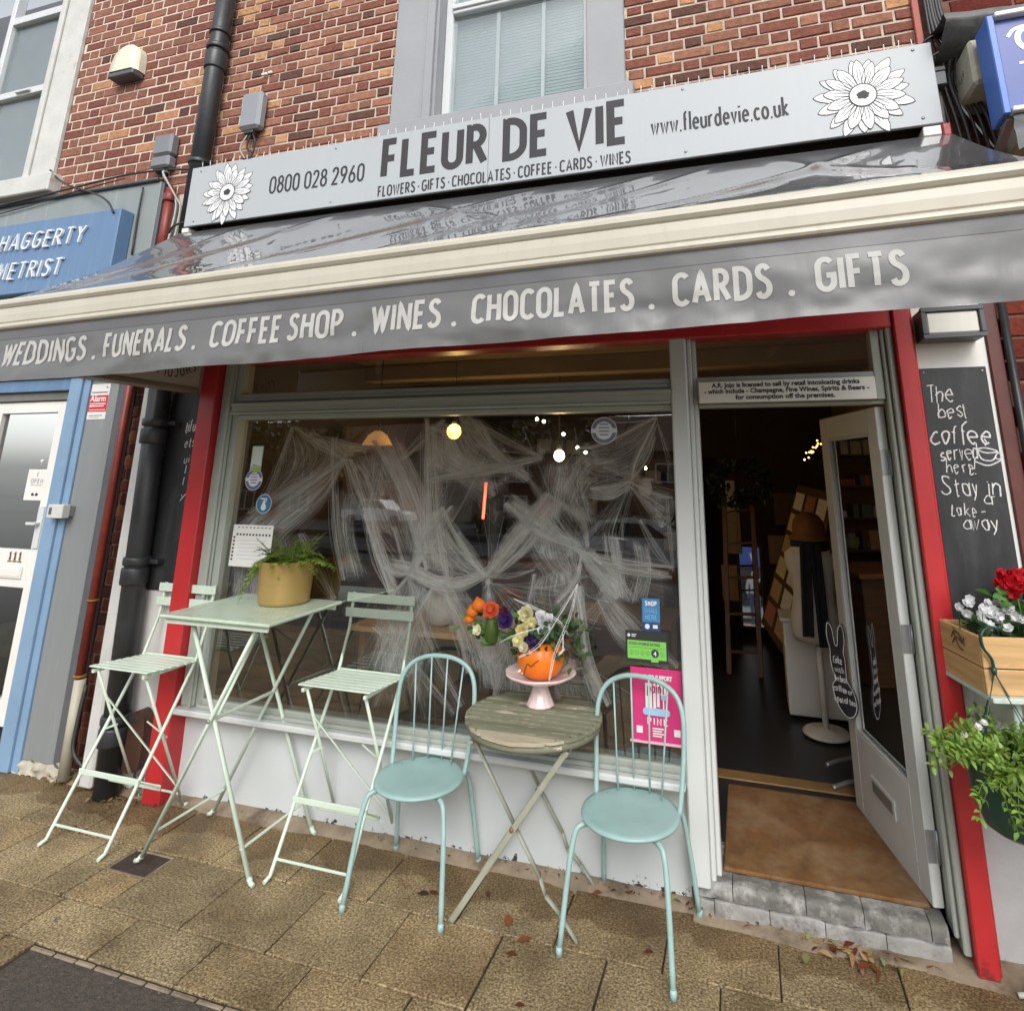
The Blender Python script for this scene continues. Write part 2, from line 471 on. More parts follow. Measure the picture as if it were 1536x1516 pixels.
W['soil'] = mat('potting_soil', (.03, .02, .014), .95, var=.4, scale=30, bump=.6)
W['fern'] = leaf_mat('fern_leaf', (.20, .31, .05))
W['green'] = leaf_mat('trailing_leaf', (.18, .31, .07))
W['dkgreen'] = leaf_mat('dark_leaf', (.045, .10, .04))
W['petal'] = leaf_mat('petal', (1, 1, 1), var=.06, rough=.6)
W['crate'] = mat('pale_pine_board', (.52, .32, .14), .6, var=.25, scale=3, bump=.15, bscale=30, stain=(.26, .13, .05), stain_scale=6, stain_cut=(.6, .72), stretch=(.7, .7, 9))
W['plantpot'] = mat('dark_green_plastic', (.012, .055, .042), .35, var=.08)
W['shelf'] = mat('pale_green_shelf', (.50, .58, .53), .4, var=.05)
W['wallgrey'] = mat('pale_grey_render', (.46, .47, .48), .7, var=.06, scale=5, bump=.25, bscale=25, stain=(.3, .3, .3), stain_scale=10, stain_cut=(.66, .74), low=(0, .5))
W['timber_red'] = mat('brown_red_trim', (.11, .028, .022), .5, var=.2, scale=10)
W['lead'] = mat('grey_lead_flashing', (.10, .10, .097), .6, var=.45, scale=9, bump=.9, bscale=9)
W['corbel'] = mat('flaking_cream_stone', (.42, .39, .31), .8, var=.2, scale=8, bump=.4, bscale=15, stain=(.13, .12, .10), stain_scale=8, stain_cut=(.58, .66))
W['alu'] = mat('brushed_aluminium', (.6, .6, .6), .35, metal=.8, var=.05)
W['steel'] = mat('grey_steel', (.32, .33, .34), .4, metal=.6, var=.08)
W['lampglass'] = mat('frosted_lamp_glass', (.72, .71, .64), .35, var=.03, stretch=(12, 1, 1), scale=3)
W['coir'] = mat('coir_mat', (.165, .076, .021), .95, var=.3, scale=9, detail=8, bump=.7, bscale=160, stain=(.26, .165, .085), stain_scale=3.4, stain_cut=(.45, .68))
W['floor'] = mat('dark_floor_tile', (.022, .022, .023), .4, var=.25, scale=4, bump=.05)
W['thresh'] = mat('worn_oak_threshold', (.22, .13, .05), .5, var=.25, scale=8, stretch=(1, 8, 1))
W['step'] = mat('grey_step_stone', (.15, .146, .133), .75, var=.3, scale=14, detail=8, bump=.6, bscale=40, stain=(.36, .355, .335), stain_scale=9, stain_cut=(.48, .62))
W['edge'] = mat('concrete_edging', (.25, .195, .135), .85, var=.22, scale=9, bump=.4, bscale=40, stain=(.10, .072, .045), stain_scale=3.5, stain_cut=(.5, .68))
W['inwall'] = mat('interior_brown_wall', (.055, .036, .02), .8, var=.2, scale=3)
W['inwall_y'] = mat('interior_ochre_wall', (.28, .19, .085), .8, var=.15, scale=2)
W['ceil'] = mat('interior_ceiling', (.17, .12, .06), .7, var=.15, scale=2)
W['wood_dk'] = mat('dark_shelf_wood', (.075, .038, .016), .5, var=.3, scale=4, stretch=(1, 1, 9))
W['wood_md'] = mat('ladder_wood', (.12, .05, .02), .5, var=.2, scale=4, stretch=(9, 9, 1))
W['goods'] = mat('mixed_goods', (1, 1, 1), .5, var=.2, scale=20, attr=True)
W['paper'] = mat('card_paper', (.72, .71, .68), .7, var=.03)
W['ink'] = mat('printed_ink', (.03, .03, .035), .6)
W['print'] = mat('colour_print', (1, 1, 1), .45, var=.03, attr=True)
W['linen'] = mat('cream_linen', (.60, .56, .50), .85, var=.06, bump=.1, bscale=120)
W['black_cloth'] = mat('black_cloth', (.012, .012, .014), .85, var=.3, scale=12, bump=.2)
W['tan_cloth'] = mat('tan_felt', (.19, .075, .025), .9, var=.2, scale=16, bump=.2)
W['glow_yellow'] = mat('lit_yellow_globe', (.9, .7, .2), .4, emit=(1.0, .72, .10), emit_s=9)
W['glow_warm'] = mat('lit_warm_bulb', (.9, .8, .6), .4, emit=(1.0, .74, .36), emit_s=22)
W['glow_amber'] = mat('lit_amber_shade', (.6, .3, .08), .6, emit=(1.0, .45, .12), emit_s=.22)
W['glow_red'] = mat('lit_red_tube', (.9, .1, .05), .4, emit=(1.0, .06, .03), emit_s=7)
W['glass'] = glass_mat('window_glass', (.95, .97, .96), .19, 1.0)
W['glass_up'] = glass_mat('upper_window_glass', (.93, .96, .96), .025, .5)
W['glass_door'] = glass_mat('neighbour_door_glass', (.9, .92, .92), .07, .8)
W['glow_gold'] = mat('lit_gold_bulb', (.8, .6, .2), .4, emit=(1.0, .58, .18), emit_s=2.5)
W['mirror'] = mat('silvered_glass', (.85, .86, .86), .02, metal=1.0, var=.01)
W['web'] = web_mat('cotton_web_hairs', 1.5, (.97, .97, .97))
W['web_thick'] = web_mat('dense_cotton_web', 2.4, (.98, .98, .98))
W['mist'] = web_mat('faint_cotton_web', .45, (.97, .97, .97))
W['step_front'] = mat('whitened_step_front', (.29, .285, .27), .8, var=.25, scale=12, detail=8, bump=.6, bscale=40, stain=(.17, .165, .15), stain_scale=10, stain_cut=(.5, .64))
W['strand'] = mat('cotton_strand', (.88, .88, .86), .9, var=.05)
W['asphalt'] = mat('old_tarmac', (.068, .055, .043), .85, var=.45, scale=60, detail=8, bump=.8, bscale=120, stain=(.45, .42, .38), stain_scale=48, stain_cut=(.675, .69))
W['road'] = mat('road_tarmac', (.045, .045, .046), .8, var=.25, scale=8, bump=.3, bscale=60)
W['car_white'] = mat('white_car_paint', (.86, .87, .87), .22, coat=.6, var=.02)
W['car_silver'] = mat('silver_car_paint', (.66, .67, .68), .25, metal=.1, coat=.6, var=.02)
W['tyre'] = mat('tyre_rubber', (.02, .02, .02), .8, var=.2)
W['carglass'] = mat('dark_car_glass', (.015, .018, .02), .08, spec=.8, var=.1)
W['leafl'] = leaf_mat('fallen_leaf', (1, 1, 1), var=.3, rough=.7)
W['crown'] = leaf_mat('tree_foliage', (.09, .085, .028))
W['bark'] = mat('tree_bark', (.07, .05, .035), .9, var=.3, scale=8, bump=.5)

def paver_material():
    m = mat('exposed_aggregate_slab', (1, 1, 1), .8, var=.001, attr=True, spec=.3)
    nt = m.node_tree; N = nt.nodes; L = nt.links
    b = N["Principled BSDF"]
    tc = N.new("ShaderNodeTexCoord")
    vo = N.new("ShaderNodeTexNoise"); vo.inputs["Scale"].default_value = 105; vo.inputs["Detail"].default_value = 3.5; vo.inputs["Roughness"].default_value = .55
    L.new(tc.outputs["Object"], vo.inputs["Vector"])
    rp = N.new("ShaderNodeValToRGB")
    el = rp.color_ramp.elements
    el[0].position = .33; el[0].color = (.10, .072, .037, 1)
    el[1].position = .68; el[1].color = (.50, .405, .24, 1)
    e = el.new(.5); e.color = (.275, .21, .118, 1)
    L.new(vo.outputs[0], rp.inputs[0])
    at = N.new("ShaderNodeAttribute"); at.attribute_name = "tint"
    mx = N.new("ShaderNodeMix"); mx.data_type = 'RGBA'; mx.blend_type = 'MULTIPLY'; mx.inputs[0].default_value = 1
    L.new(rp.outputs[0], mx.inputs[6]); L.new(at.outputs[0], mx.inputs[7])
    n2 = N.new("ShaderNodeTexNoise"); n2.inputs["Scale"].default_value = 2.6; n2.inputs["Detail"].default_value = 7; n2.inputs["Roughness"].default_value = .62
    L.new(tc.outputs["Object"], n2.inputs["Vector"])
    r2 = N.new("ShaderNodeValToRGB"); r2.color_ramp.elements[0].position = .34; r2.color_ramp.elements[0].color = (.52, .47, .42, 1); r2.color_ramp.elements[1].position = .62; r2.color_ramp.elements[1].color = (1.08, 1.05, 1.0, 1)
    L.new(n2.outputs[0], r2.inputs[0])
    m2 = N.new("ShaderNodeMix"); m2.data_type = 'RGBA'; m2.blend_type = 'MULTIPLY'; m2.inputs[0].default_value = 1
    L.new(mx.outputs[2], m2.inputs[6]); L.new(r2.outputs[0], m2.inputs[7]); L.new(m2.outputs[2], b.inputs["Base Color"])
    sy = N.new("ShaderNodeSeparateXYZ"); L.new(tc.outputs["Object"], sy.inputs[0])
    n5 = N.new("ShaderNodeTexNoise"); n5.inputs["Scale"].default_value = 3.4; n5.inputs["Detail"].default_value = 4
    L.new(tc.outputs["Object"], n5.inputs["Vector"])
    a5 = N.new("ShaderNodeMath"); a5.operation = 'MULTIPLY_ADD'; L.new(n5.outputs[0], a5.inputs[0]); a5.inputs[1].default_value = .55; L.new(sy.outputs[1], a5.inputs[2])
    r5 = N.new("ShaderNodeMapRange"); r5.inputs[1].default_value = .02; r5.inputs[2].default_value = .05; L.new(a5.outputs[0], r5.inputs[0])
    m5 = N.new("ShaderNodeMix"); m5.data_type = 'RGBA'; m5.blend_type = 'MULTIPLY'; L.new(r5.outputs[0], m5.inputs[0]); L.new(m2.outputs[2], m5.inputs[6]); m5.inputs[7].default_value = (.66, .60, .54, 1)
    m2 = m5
    vg = N.new("ShaderNodeTexVoronoi"); vg.inputs["Scale"].default_value = 4.2; vg.inputs["Randomness"].default_value = 1
    L.new(tc.outputs["Object"], vg.inputs["Vector"])
    gm = N.new("ShaderNodeMapRange"); gm.inputs[1].default_value = .055; gm.inputs[2].default_value = .075; gm.inputs[3].default_value = .55; gm.inputs[4].default_value = 0
    L.new(vg.outputs["Distance"], gm.inputs[0])
    m4 = N.new("ShaderNodeMix"); m4.data_type = 'RGBA'; L.new(gm.outputs[0], m4.inputs[0]); L.new(m2.outputs[2], m4.inputs[6]); m4.inputs[7].default_value = (.07, .06, .05, 1)
    L.new(m4.outputs[2], b.inputs["Base Color"])
    rr = N.new("ShaderNodeMapRange"); rr.inputs[1].default_value = .34; rr.inputs[2].default_value = .62; rr.inputs[3].default_value = .45; rr.inputs[4].default_value = .85
    L.new(n2.outputs[0], rr.inputs[0]); L.new(rr.outputs[0], b.inputs["Roughness"])
    bp = N.new("ShaderNodeBump"); bp.inputs["Strength"].default_value = .55; bp.inputs["Distance"].default_value = .004
    L.new(vo.outputs[0], bp.inputs["Height"]); L.new(bp.outputs[0], b.inputs["Normal"])
    return m
W['paver'] = paver_material()
W['joint'] = mat('dark_joint_dirt', (.032, .024, .016), .95, var=.4, scale=20, bump=.5)
# ------------------------------------------------------------------ lettering: a single-line alphabet given width along its strokes
def A_(cx, cy, rx, ry, a0, a1, n=10):
    return [(cx + rx * math.cos(R(a0 + (a1 - a0) * i / n)), cy + ry * math.sin(R(a0 + (a1 - a0) * i / n))) for i in range(n + 1)]
def CR(*p):
    return [(q.x, q.y) for q in catmull([(x, y, 0) for x, y in p], 5)]
G = {
 'A': (.46, [[(0, 0), (.23, 1), (.46, 0)], [(.085, .3), (.375, .3)]]),
 'B': (.38, [[(0, 0), (0, 1), (.15, 1)] + A_(.15, .76, .2, .24, 90, -90) + [(0, .52)], [(.15, .52)] + A_(.17, .26, .21, .26, 90, -90) + [(0, 0)]]),
 'C': (.38, [A_(.22, .74, .22, .26, 35, 180) + A_(.22, .26, .22, .26, 180, 325)]),
 'D': (.42, [[(0, 0), (0, 1), (.1, 1)] + A_(.1, .68, .32, .32, 90, 0) + A_(.1, .32, .32, .32, 0, -90) + [(0, 0)]]),
 'E': (.31, [[(.31, 1), (0, 1), (0, 0), (.31, 0)], [(0, .53), (.27, .53)]]),
 'F': (.30, [[(.30, 1), (0, 1), (0, 0)], [(0, .51), (.27, .51)]]),
 'G': (.42, [A_(.22, .74, .22, .26, 35, 180) + A_(.22, .26, .22, .26, 180, 360) + [(.44, .46), (.24, .46)]]),
 'H': (.40, [[(0, 0), (0, 1)], [(.40, 0), (.40, 1)], [(0, .53), (.40, .53)]]),
 'I': (.0, [[(0, 0), (0, 1)]]),
 'J': (.28, [[(.28, 1), (.28, .2)] + A_(.12, .18, .16, .18, 0, -150)]),
 'K': (.38, [[(0, 0), (0, 1)], [(.36, 1), (.03, .5), (.38, 0)]]),
 'L': (.29, [[(0, 1), (0, 0), (.29, 0)]]),
 'M': (.52, [[(0, 0), (.05, 1), (.26, .18), (.47, 1), (.52, 0)]]),
 'N': (.42, [[(0, 0), (0, 1), (.42, 0), (.42, 1)]]),
 'O': (.44, [A_(.22, .74, .22, .26, 0, 180) + A_(.22, .26, .22, .26, 180, 360) + [(.44, .74)]]),
 'P': (.36, [[(0, 0), (0, 1), (.14, 1)] + A_(.14, .73, .22, .27, 90, -90) + [(0, .46)]]),
 'R': (.38, [[(0, 0), (0, 1), (.14, 1)] + A_(.14, .75, .2, .25, 90, -90) + [(0, .5)], [(.16, .5), (.38, 0)]]),
 'S': (.36, [CR((.33, .86), (.26, .97), (.16, 1), (.05, .93), (.02, .78), (.08, .64), (.2, .54), (.31, .42), (.35, .25), (.3, .08), (.18, 0), (.06, .03), (0, .15))]),
 'T': (.38, [[(0, 1), (.38, 1)], [(.19, 1), (.19, 0)]]),
 'U': (.40, [[(0, 1), (0, .22)] + A_(.2, .22, .2, .22, 180, 360) + [(.40, 1)]]),
 'V': (.44, [[(0, 1), (.22, 0), (.44, 1)]]),
 'W': (.62, [[(0, 1), (.155, 0), (.31, .9), (.465, 0), (.62, 1)]]),
 'Y': (.42, [[(0, 1), (.21, .48), (.42, 1)], [(.21, .48), (.21, 0)]]),
 '0': (.38, [A_(.19, .72, .19, .28, 0, 180) + A_(.19, .28, .19, .28, 180, 360) + [(.38, .72)]]),
 '1': (.12, [[(0, .82), (.12, 1), (.12, 0)]]),
 '2': (.36, [CR((.01, .76), (.06, .95), (.18, 1), (.31, .93), (.34, .74), (.27, .5), (.12, .22), (0, 0)) + [(.36, 0)]]),
 '4': (.38, [[(.28, 0), (.28, 1), (0, .28), (.38, .28)]]),
 '6': (.38, [CR((.28, 1), (.14, .72), (.03, .42), (.01, .26), (.06, .06), (.19, 0), (.33, .07), (.37, .26), (.32, .46), (.2, .53), (.07, .46))]),
 '8': (.36, [A_(.18, .77, .16, .23, -90, 270, 16), A_(.18, .27, .19, .27, 90, 450, 16)]),
 '9': (.38, [CR((.10, 0), (.24, .28), (.35, .58), (.37, .74), (.32, .94), (.19, 1), (.05, .93), (.01, .74), (.06, .54), (.18, .47), (.31, .54))]),
 '.': (.0, [[(0, -.03), (0, .05)]]), ',': (.0, [[(.02, .06), (-.02, -.12)]]), '\u00b7': (.0, [[(0, .42), (0, .53)]]), '-': (.2, [[(0, .35), (.2, .35)]]),
 '!': (.0, [[(0, 1), (0, .3)], [(0, .02), (0, .06)]]), '&': (.4, [CR((.4, .1), (.1, .72), (.1, .93), (.2, 1), (.29, .9), (.2, .65), (.03, .38), (0, .15), (.12, 0), (.28, .08), (.4, .38))]),
 'a': (.32, [A_(.16, .3, .16, .3, 40, 400, 14), [(.32, .6), (.32, 0)]]),
 'b': (.32, [[(0, 1), (0, 0)], A_(.16, .3, .16, .3, 180, -180, 14)]),
 'c': (.28, [A_(.17, .3, .17, .3, 45, 315)]),
 'd': (.32, [A_(.16, .3, .16, .3, 0, 360, 14), [(.32, 1), (.32, 0)]]),
 'e': (.32, [[(.02, .32), (.32, .32)] + A_(.17, .3, .16, .3, 8, 315, 14)]),
 'f': (.22, [[(.08, 0), (.08, .8)] + A_(.2, .82, .12, .17, 180, 80), [(0, .58), (.2, .58)]]),
 'g': (.32, [A_(.16, .3, .16, .3, 40, 400, 14), [(.32, .6), (.32, -.15)] + A_(.16, -.15, .16, .16, 0, -150)]),
 'h': (.30, [[(0, 1), (0, 0)], [(0, .38)] + A_(.15, .4, .15, .2, 170, 0) + [(.3, 0)]]),
 'i': (.0, [[(0, .6), (0, 0)], [(0, .8), (0, .88)]]),
 'j': (.1, [[(.1, .6), (.1, -.2), (0, -.28)], [(.1, .8), (.1, .88)]]),
 'k': (.28, [[(0, 1), (0, 0)], [(.26, .6), (.02, .28), (.28, 0)]]),
 'l': (.0, [[(0, 1), (0, 0)]]),
 'm': (.5, [[(0, .6), (0, 0)], [(0, .4)] + A_(.125, .42, .125, .18, 170, 0) + [(.25, 0)], [(.25, .4)] + A_(.375, .42, .125, .18, 170, 0) + [(.5, 0)]]),
 'n': (.30, [[(0, .6), (0, 0)], [(0, .38)] + A_(.15, .4, .15, .2, 170, 0) + [(.3, 0)]]),
 'o': (.34, [A_(.17, .3, .17, .3, 90, 450, 16)]),
 'p': (.32, [[(0, .6), (0, -.32)], A_(.16, .3, .16, .3, 180, -180, 14)]),
 'r': (.2, [[(0, .6), (0, 0)], [(0, .34)] + A_(.16, .38, .16, .22, 170, 70)]),
 's': (.25, [CR((.23, .5), (.14, .6), (.03, .52), (.05, .38), (.17, .28), (.24, .14), (.13, 0), (0, .1))]),
 't': (.22, [[(.09, .88), (.09, .1), (.16, 0), (.22, .03)], [(0, .6), (.2, .6)]]),
 'u': (.30, [[(0, .6), (0, .2)] + A_(.15, .2, .15, .2, 180, 360) + [(.3, .6)], [(.3, .6), (.3, 0)]]),
 'v': (.28, [[(0, .6), (.14, 0), (.28, .6)]]),
 'w': (.44, [[(0, .6), (.11, 0), (.22, .55), (.33, 0), (.44, .6)]]),
 'y': (.28, [[(0, .6), (.14, .02)], [(.28, .6), (.14, .02), (.04, -.32)]]),
 'z': (.26, [[(0, .6), (.26, .6), (0, 0), (.26, 0)]]),
}
def ribbon(pts, w):
    n = len(pts)
    P = [Vector((p[0], p[1])) for p in pts]
    closed = (P[0] - P[-1]).length < 1e-4 and n > 3
    Lf, Rt = [], []
    for i in range(n):
        a = P[i] - P[i - 1] if i > 0 else (P[-1] - P[-2] if closed else P[1] - P[0])
        b = P[i + 1] - P[i] if i < n - 1 else (P[1] - P[0] if closed else P[-1] - P[-2])
        if a.length < 1e-7: a = b
        if b.length < 1e-7: b = a
        a = a.normalized(); b = b.normalized()
        na, nb = Vector((-a.y, a.x)), Vector((-b.y, b.x))
        m = na + nb
        if m.length < 1e-4: m = na
        m.normalize()
        k = min(1 / max(.2, m.dot(na)), 1.55)
        Lf.append(P[i] + m * (w * .5 * k)); Rt.append(P[i] - m * (w * .5 * k))
    return Lf, Rt
def text_width(s, sw, gap, space):
    x = 0
    for ch in s:
        x += space if ch == ' ' else G[ch][0] * (1) + sw + gap
    return x - gap
def strokes(mb, s, M, height, sw=.13, gap=.10, space=.3, width=None, jitter=0.0, slant=0.0, lift=.0012, xs=1.0, dense=0.0, wob=0.0):
    """letters in the plane of M (x along the line, y up, z out of the surface); fitted to `width` if given"""
    W0 = text_width(s, sw, gap, space)
    kx = (width / (W0 * height)) if width else xs
    x = 0; q = 0
    for ch in s:
        if ch == ' ': x += space; continue
        gw, st = G[ch]
        jx, jy, js = (rnd.uniform(-jitter, jitter), rnd.uniform(-jitter, jitter), 1 + rnd.uniform(-jitter, jitter) * 1.5) if jitter else (0, 0, 1)
        for pts in st:
            if ch in '.\u00b7':
                cyy = (sw * .5 if ch == '.' else .48)
                mb.add([M((x + sw / 2 + sw * .56 * math.cos(k * math.pi / 8)) * kx * height if not xs == 1.0 or True else 0, (cyy + sw * .56 * math.sin(k * math.pi / 8)) * height, lift) for k in range(16)], [tuple(range(16))])
                continue
            if dense:
                q2 = []
                for (a0, b0), (a1, b1) in zip(pts[:-1], pts[1:]):
                    nn = max(1, int(math.hypot(a1 - a0, b1 - b0) / dense))
                    q2 += [(a0 + (a1 - a0) * k / nn, b0 + (b1 - b0) * k / nn) for k in range(nn)]
                pts = q2 + [pts[-1]]
            pp = []
            for (a, b) in pts:
                yy = sw / 2 + b * (1 - sw)
                yy = jy + yy * js
                xx = (x + sw / 2 + a * js + jx + slant * yy)
                if wob: xx += noise.noise((xx * 3, yy * 3, 1.7)) * wob; yy += noise.noise((xx * 3, yy * 3, 7.7)) * wob
                pp.append((xx * kx * height, yy * height))
            Lf, Rt = ribbon(pp, sw * height * (rnd.uniform(.75, 1.15) if jitter else 1))
            q = (q + 1) % 6
            z = lift + q * .00016
            n = len(Lf)
            vs = [M(p.x, p.y, z + .00012 * i / n) for i, p in enumerate(Lf)] + [M(p.x, p.y, z + .00012 * i / n) for i, p in enumerate(Rt)]
            mb.add(vs, [(i, n + i, n + i + 1, i + 1) for i in range(n - 1)])
        x += gw + sw + gap
    return mb
def plane(origin, xdir=(1, 0, 0), ydir=(0, 0, 1)):
    o, xd, yd = Vector(origin), Vector(xdir).normalized(), Vector(ydir).normalized()
    nd = xd.cross(yd)
    return lambda x, y, z: o + xd * x + yd * y + nd * z
_fontcache = {}
def print_text(mb, s, M, size, align='LEFT', xs=1.0, bold=0.0, lift=.0012):
    """printed lettering in the built-in typeface, as faces"""
    key = (s, align, bold)
    if key not in _fontcache:
        cu = bpy.data.curves.new("lettering", 'FONT')
        cu.body = s; cu.size = 1.0; cu.align_x = align; cu.resolution_u = 3; cu.offset = bold
        ob = bpy.data.objects.new("lettering", cu)
        COL.objects.link(ob)
        dg = bpy.context.evaluated_depsgraph_get()
        me = bpy.data.meshes.new_from_object(ob.evaluated_get(dg))
        _fontcache[key] = ([tuple(v.co) for v in me.vertices], [tuple(p.vertices) for p in me.polygons])
        bpy.data.objects.remove(ob); bpy.data.curves.remove(cu); bpy.data.meshes.remove(me)
    vs, fs = _fontcache[key]
    if vs: mb.add([M(v[0] * size * xs, v[1] * size, lift) for v in vs], fs)
    return mb
def plate(mb, M, x0, x1, y0, y1, z=.0008, t=None):
    """flat patch (or thin slab) in the plane of M"""
    if t is None:
        mb.add([M(x0, y0, z), M(x1, y0, z), M(x1, y1, z), M(x0, y1, z)], [(0, 1, 2, 3)])
    else:
        mb.add([M(x, y, k) for k in (z, z + t) for x, y in ((x0, y0), (x1, y0), (x1, y1), (x0, y1))],
               [(3, 2, 1, 0), (4, 5, 6, 7), (0, 1, 5, 4), (1, 2, 6, 5), (2, 3, 7, 6), (3, 0, 4, 7)])
    return mb
def disc(mb, M, cx, cy, r, z=.0008, n=28, r0=0.0, ry=None):
    ry = ry or r
    if r0:
        vs = [M(cx + q * math.cos(2 * math.pi * k / n), cy + q * ry / r * math.sin(2 * math.pi * k / n), z) for q in (r0, r) for k in range(n)]
        mb.add(vs, [(k, (k + 1) % n, n + (k + 1) % n, n + k) for k in range(n)])
    else:
        mb.add([M(cx + r * math.cos(2 * math.pi * k / n), cy + ry * math.sin(2 * math.pi * k / n), z) for k in range(n)], [tuple(range(n))])
    return mb
# ------------------------------------------------------------------ ground
def slab_mesh(name, rows, material, bev=.003, gap=.008, tintf=None, tilt=.0012, z=0.0):
    """rows: (x0,x1,y0,y1) slabs; each its own bevelled block"""
    mb = MB()
    for (x0, x1, y0, y1) in rows:
        g = gap / 2
        a, b, c, d = x0 + g, x1 - g, y0 + g, y1 - g
        if b - a < .02 or d - c < .02: continue
        t = tintf(x0, y0) if tintf else (1, 1, 1)
        mb.cc = t
        h = [z + rnd.uniform(-tilt, tilt) for _ in range(4)]
        cor = [(a, c), (b, c), (b, d), (a, d)]
        mx, my = (a + b) / 2, (c + d) / 2
        j = [(rnd.uniform(-.0025, .0025), rnd.uniform(-.0025, .0025)) for _ in range(4)]
        vs = []
        for k, (p, q) in enumerate(cor): vs.append((p + j[k][0], q + j[k][1], z - .02))
        for k, (p, q) in enumerate(cor): vs.append((p + j[k][0], q + j[k][1], h[k] - bev))
        for k, (p, q) in enumerate(cor): vs.append((p + j[k][0] + (bev if p < mx else -bev), q + j[k][1] + (bev if q < my else -bev), h[k]))
        fs = [(8, 9, 10, 11)]
        for k in range(4):
            k2 = (k + 1) % 4
            fs += [(k, k2, 4 + k2, 4 + k), (4 + k, 4 + k2, 8 + k2, 8 + k)]
        mb.add(vs, fs)
    return structure(mb.build(name, material))
PX, PY = .443, .385
rows = []
def paved(y0, y1, off, x0, x1):
    k = math.floor((x0 - off) / PX)
    while off + k * PX < x1:
        a, b = max(x0, off + k * PX), min(x1, off + (k + 1) * PX)
        if b - a > .03: rows.append((a, b, y0, y1))
        k += 1
paved(-.40, -.025, .005, -9, 5)
paved(-.785, -.40, -.212, -9, 5)
paved(-1.02, -.785, .02, -9, -1.752); paved(-1.17, -.785, .02, -1.752, 5)
paved(-1.17, -1.02, .02, -9, -2.92)
y = -1.17; k = 0
while y > -4.4:
    y2 = y - PY
    off = -.212 if k % 2 == 0 else .005
    paved(y2, y, off, -9, -2.92); paved(y2, y, off, -1.752, 5)
    y = y2; k += 1
PY_END = y
COVER = (-3.12, -2.87, -.575, -.405)
rows2 = []
for r_ in rows:                                   # leave the pocket for the iron cover
    if r_[2] < -.5 and r_[3] > -.45 and r_[0] < COVER[1] and r_[1] > COVER[0]:
        for (a, b, c, d) in ((r_[0], COVER[0], r_[2], r_[3]), (COVER[1], r_[1], r_[2], r_[3]), (max(r_[0], COVER[0]), min(r_[1], COVER[1]), r_[2], COVER[2])):
            if b - a > .02 and d - c > .02: rows2.append((a, b, c, d))
    else: rows2.append(r_)
def ptint(x, y):
    v = rnd.uniform(.84, 1.12); w = rnd.uniform(-.04, .04)
    return (v * (1 + w), v, v * (1 - w))
slab_mesh("pavement", rows2, W['paver'], tintf=ptint)
structure(MB().quad((-40, -4.55, -.009), (40, -4.55, -.009), (40, .3, -.009), (-40, .3, -.009)).build("ground", W['joint'], fix=False))
structure(MB().box(-2.905, -1.767, -4.4, -1.045, -.06, -.004, .004).build("tarmac_patch", W['asphalt']))
kb = MB()
x = -2.92
while x < -1.752:
    L_ = rnd.uniform(.09, .15)
    kb.box(x + .004, min(x + L_, -1.752) - .004, -1.043, -1.024, -.05, rnd.uniform(-.006, -.001), .004)
    x += L_
structure(kb.build("tarmac_edging", W['edge']))
# concrete edging run along the foot of the shopfront, broken and uneven
eg = MB()
def edge_fn(x0, x1, y0, y1, zf, zb):
    def fn(u, v):
        x = x0 + (x1 - x0) * u
        n_ = noise.noise((x * 2.1, v * 2, 3.1)) * .012 + noise.noise((x * 9, v * 5, 1.1)) * .006
        y_ = y0 + (y1 - y0) * v + (noise.noise((x * 3, 0, 9)) * .03 if v < .01 else 0)
        return (x, y_, zf + (zb - zf) * min(1, v * 1.6) + n_ * (0.4 if v < .01 else 1))
    return fn
eg.grid(edge_fn(-4.4, -.34, -.055, .06, -.004, .028), 160, 5)
eg.grid(edge_fn(.56, 4.0, -.13, .10, -.004, .03), 90, 6)
eg.grid(edge_fn(-.34, .56, -.11, .0, -.004, .018), 60, 5)
structure(eg.build("pavement_edge", W['edge'], fix=False))
st = MB()
def rough_block(mb, x0, x1, y0, y1, z0, z1, rad=.012, amp=.004, seed=0):
    """a worn block: front and top as one wrapped sheet with rounded, chipped arris"""
    nx = max(4, int((x1 - x0) / .018))
    prof = [(y0, z0)] + [(y0, z0 + (z1 - rad - z0) * k / 5) for k in range(1, 6)] + [(y0 + rad * (1 - math.cos(R(a))), z1 - rad + rad * math.sin(R(a))) for a in (30, 60, 90)] + [(y0 + rad + (y1 - y0 - rad) * k / 10, z1) for k in range(1, 11)]
    def fn(u, v):
        i = min(len(prof) - 2, int(v * (len(prof) - 1) + 1e-6)); t = v * (len(prof) - 1) - i
        y = prof[i][0] + (prof[i + 1][0] - prof[i][0]) * t; z = prof[i][1] + (prof[i + 1][1] - prof[i][1]) * t
        x = x0 + (x1 - x0) * u
        e = min(1, min(x - x0, x1 - x) / .012)
        n_ = noise.noise((x * 16 + seed, y * 16, z * 16)) * amp + noise.noise((x * 50, y * 50 + seed, z * 50)) * amp * .5
        return (x, y + n_ * .8 + (1 - e) * .004, z + n_ - (1 - e) * .004)
    mb.grid(fn, nx, len(prof) - 1)
    mb.box(x0 + .002, x1 - .002, y0 + .012, y1, z0, z1 - .012)
xs_ = [-.335, -.17, .13, .355, .60, .665]
for k, (a, b) in enumerate(zip(xs_[:-1], xs_[1:])):
    rough_block(st, a + .0015, b - .0015, -.032, .30, .070, .128, .022, .0045, k * 7.7)
structure(st.build("door_step", W['step'], fix=False))
st = MB()
xs_ = [-.335, -.25, -.02, .20, .43, .665]
for k, (a, b) in enumerate(zip(xs_[:-1], xs_[1:])):
    rough_block(st, a + .0015, b - .0015, -.042, .0, .0, .068, .006, .005, 40 + k * 5.1)
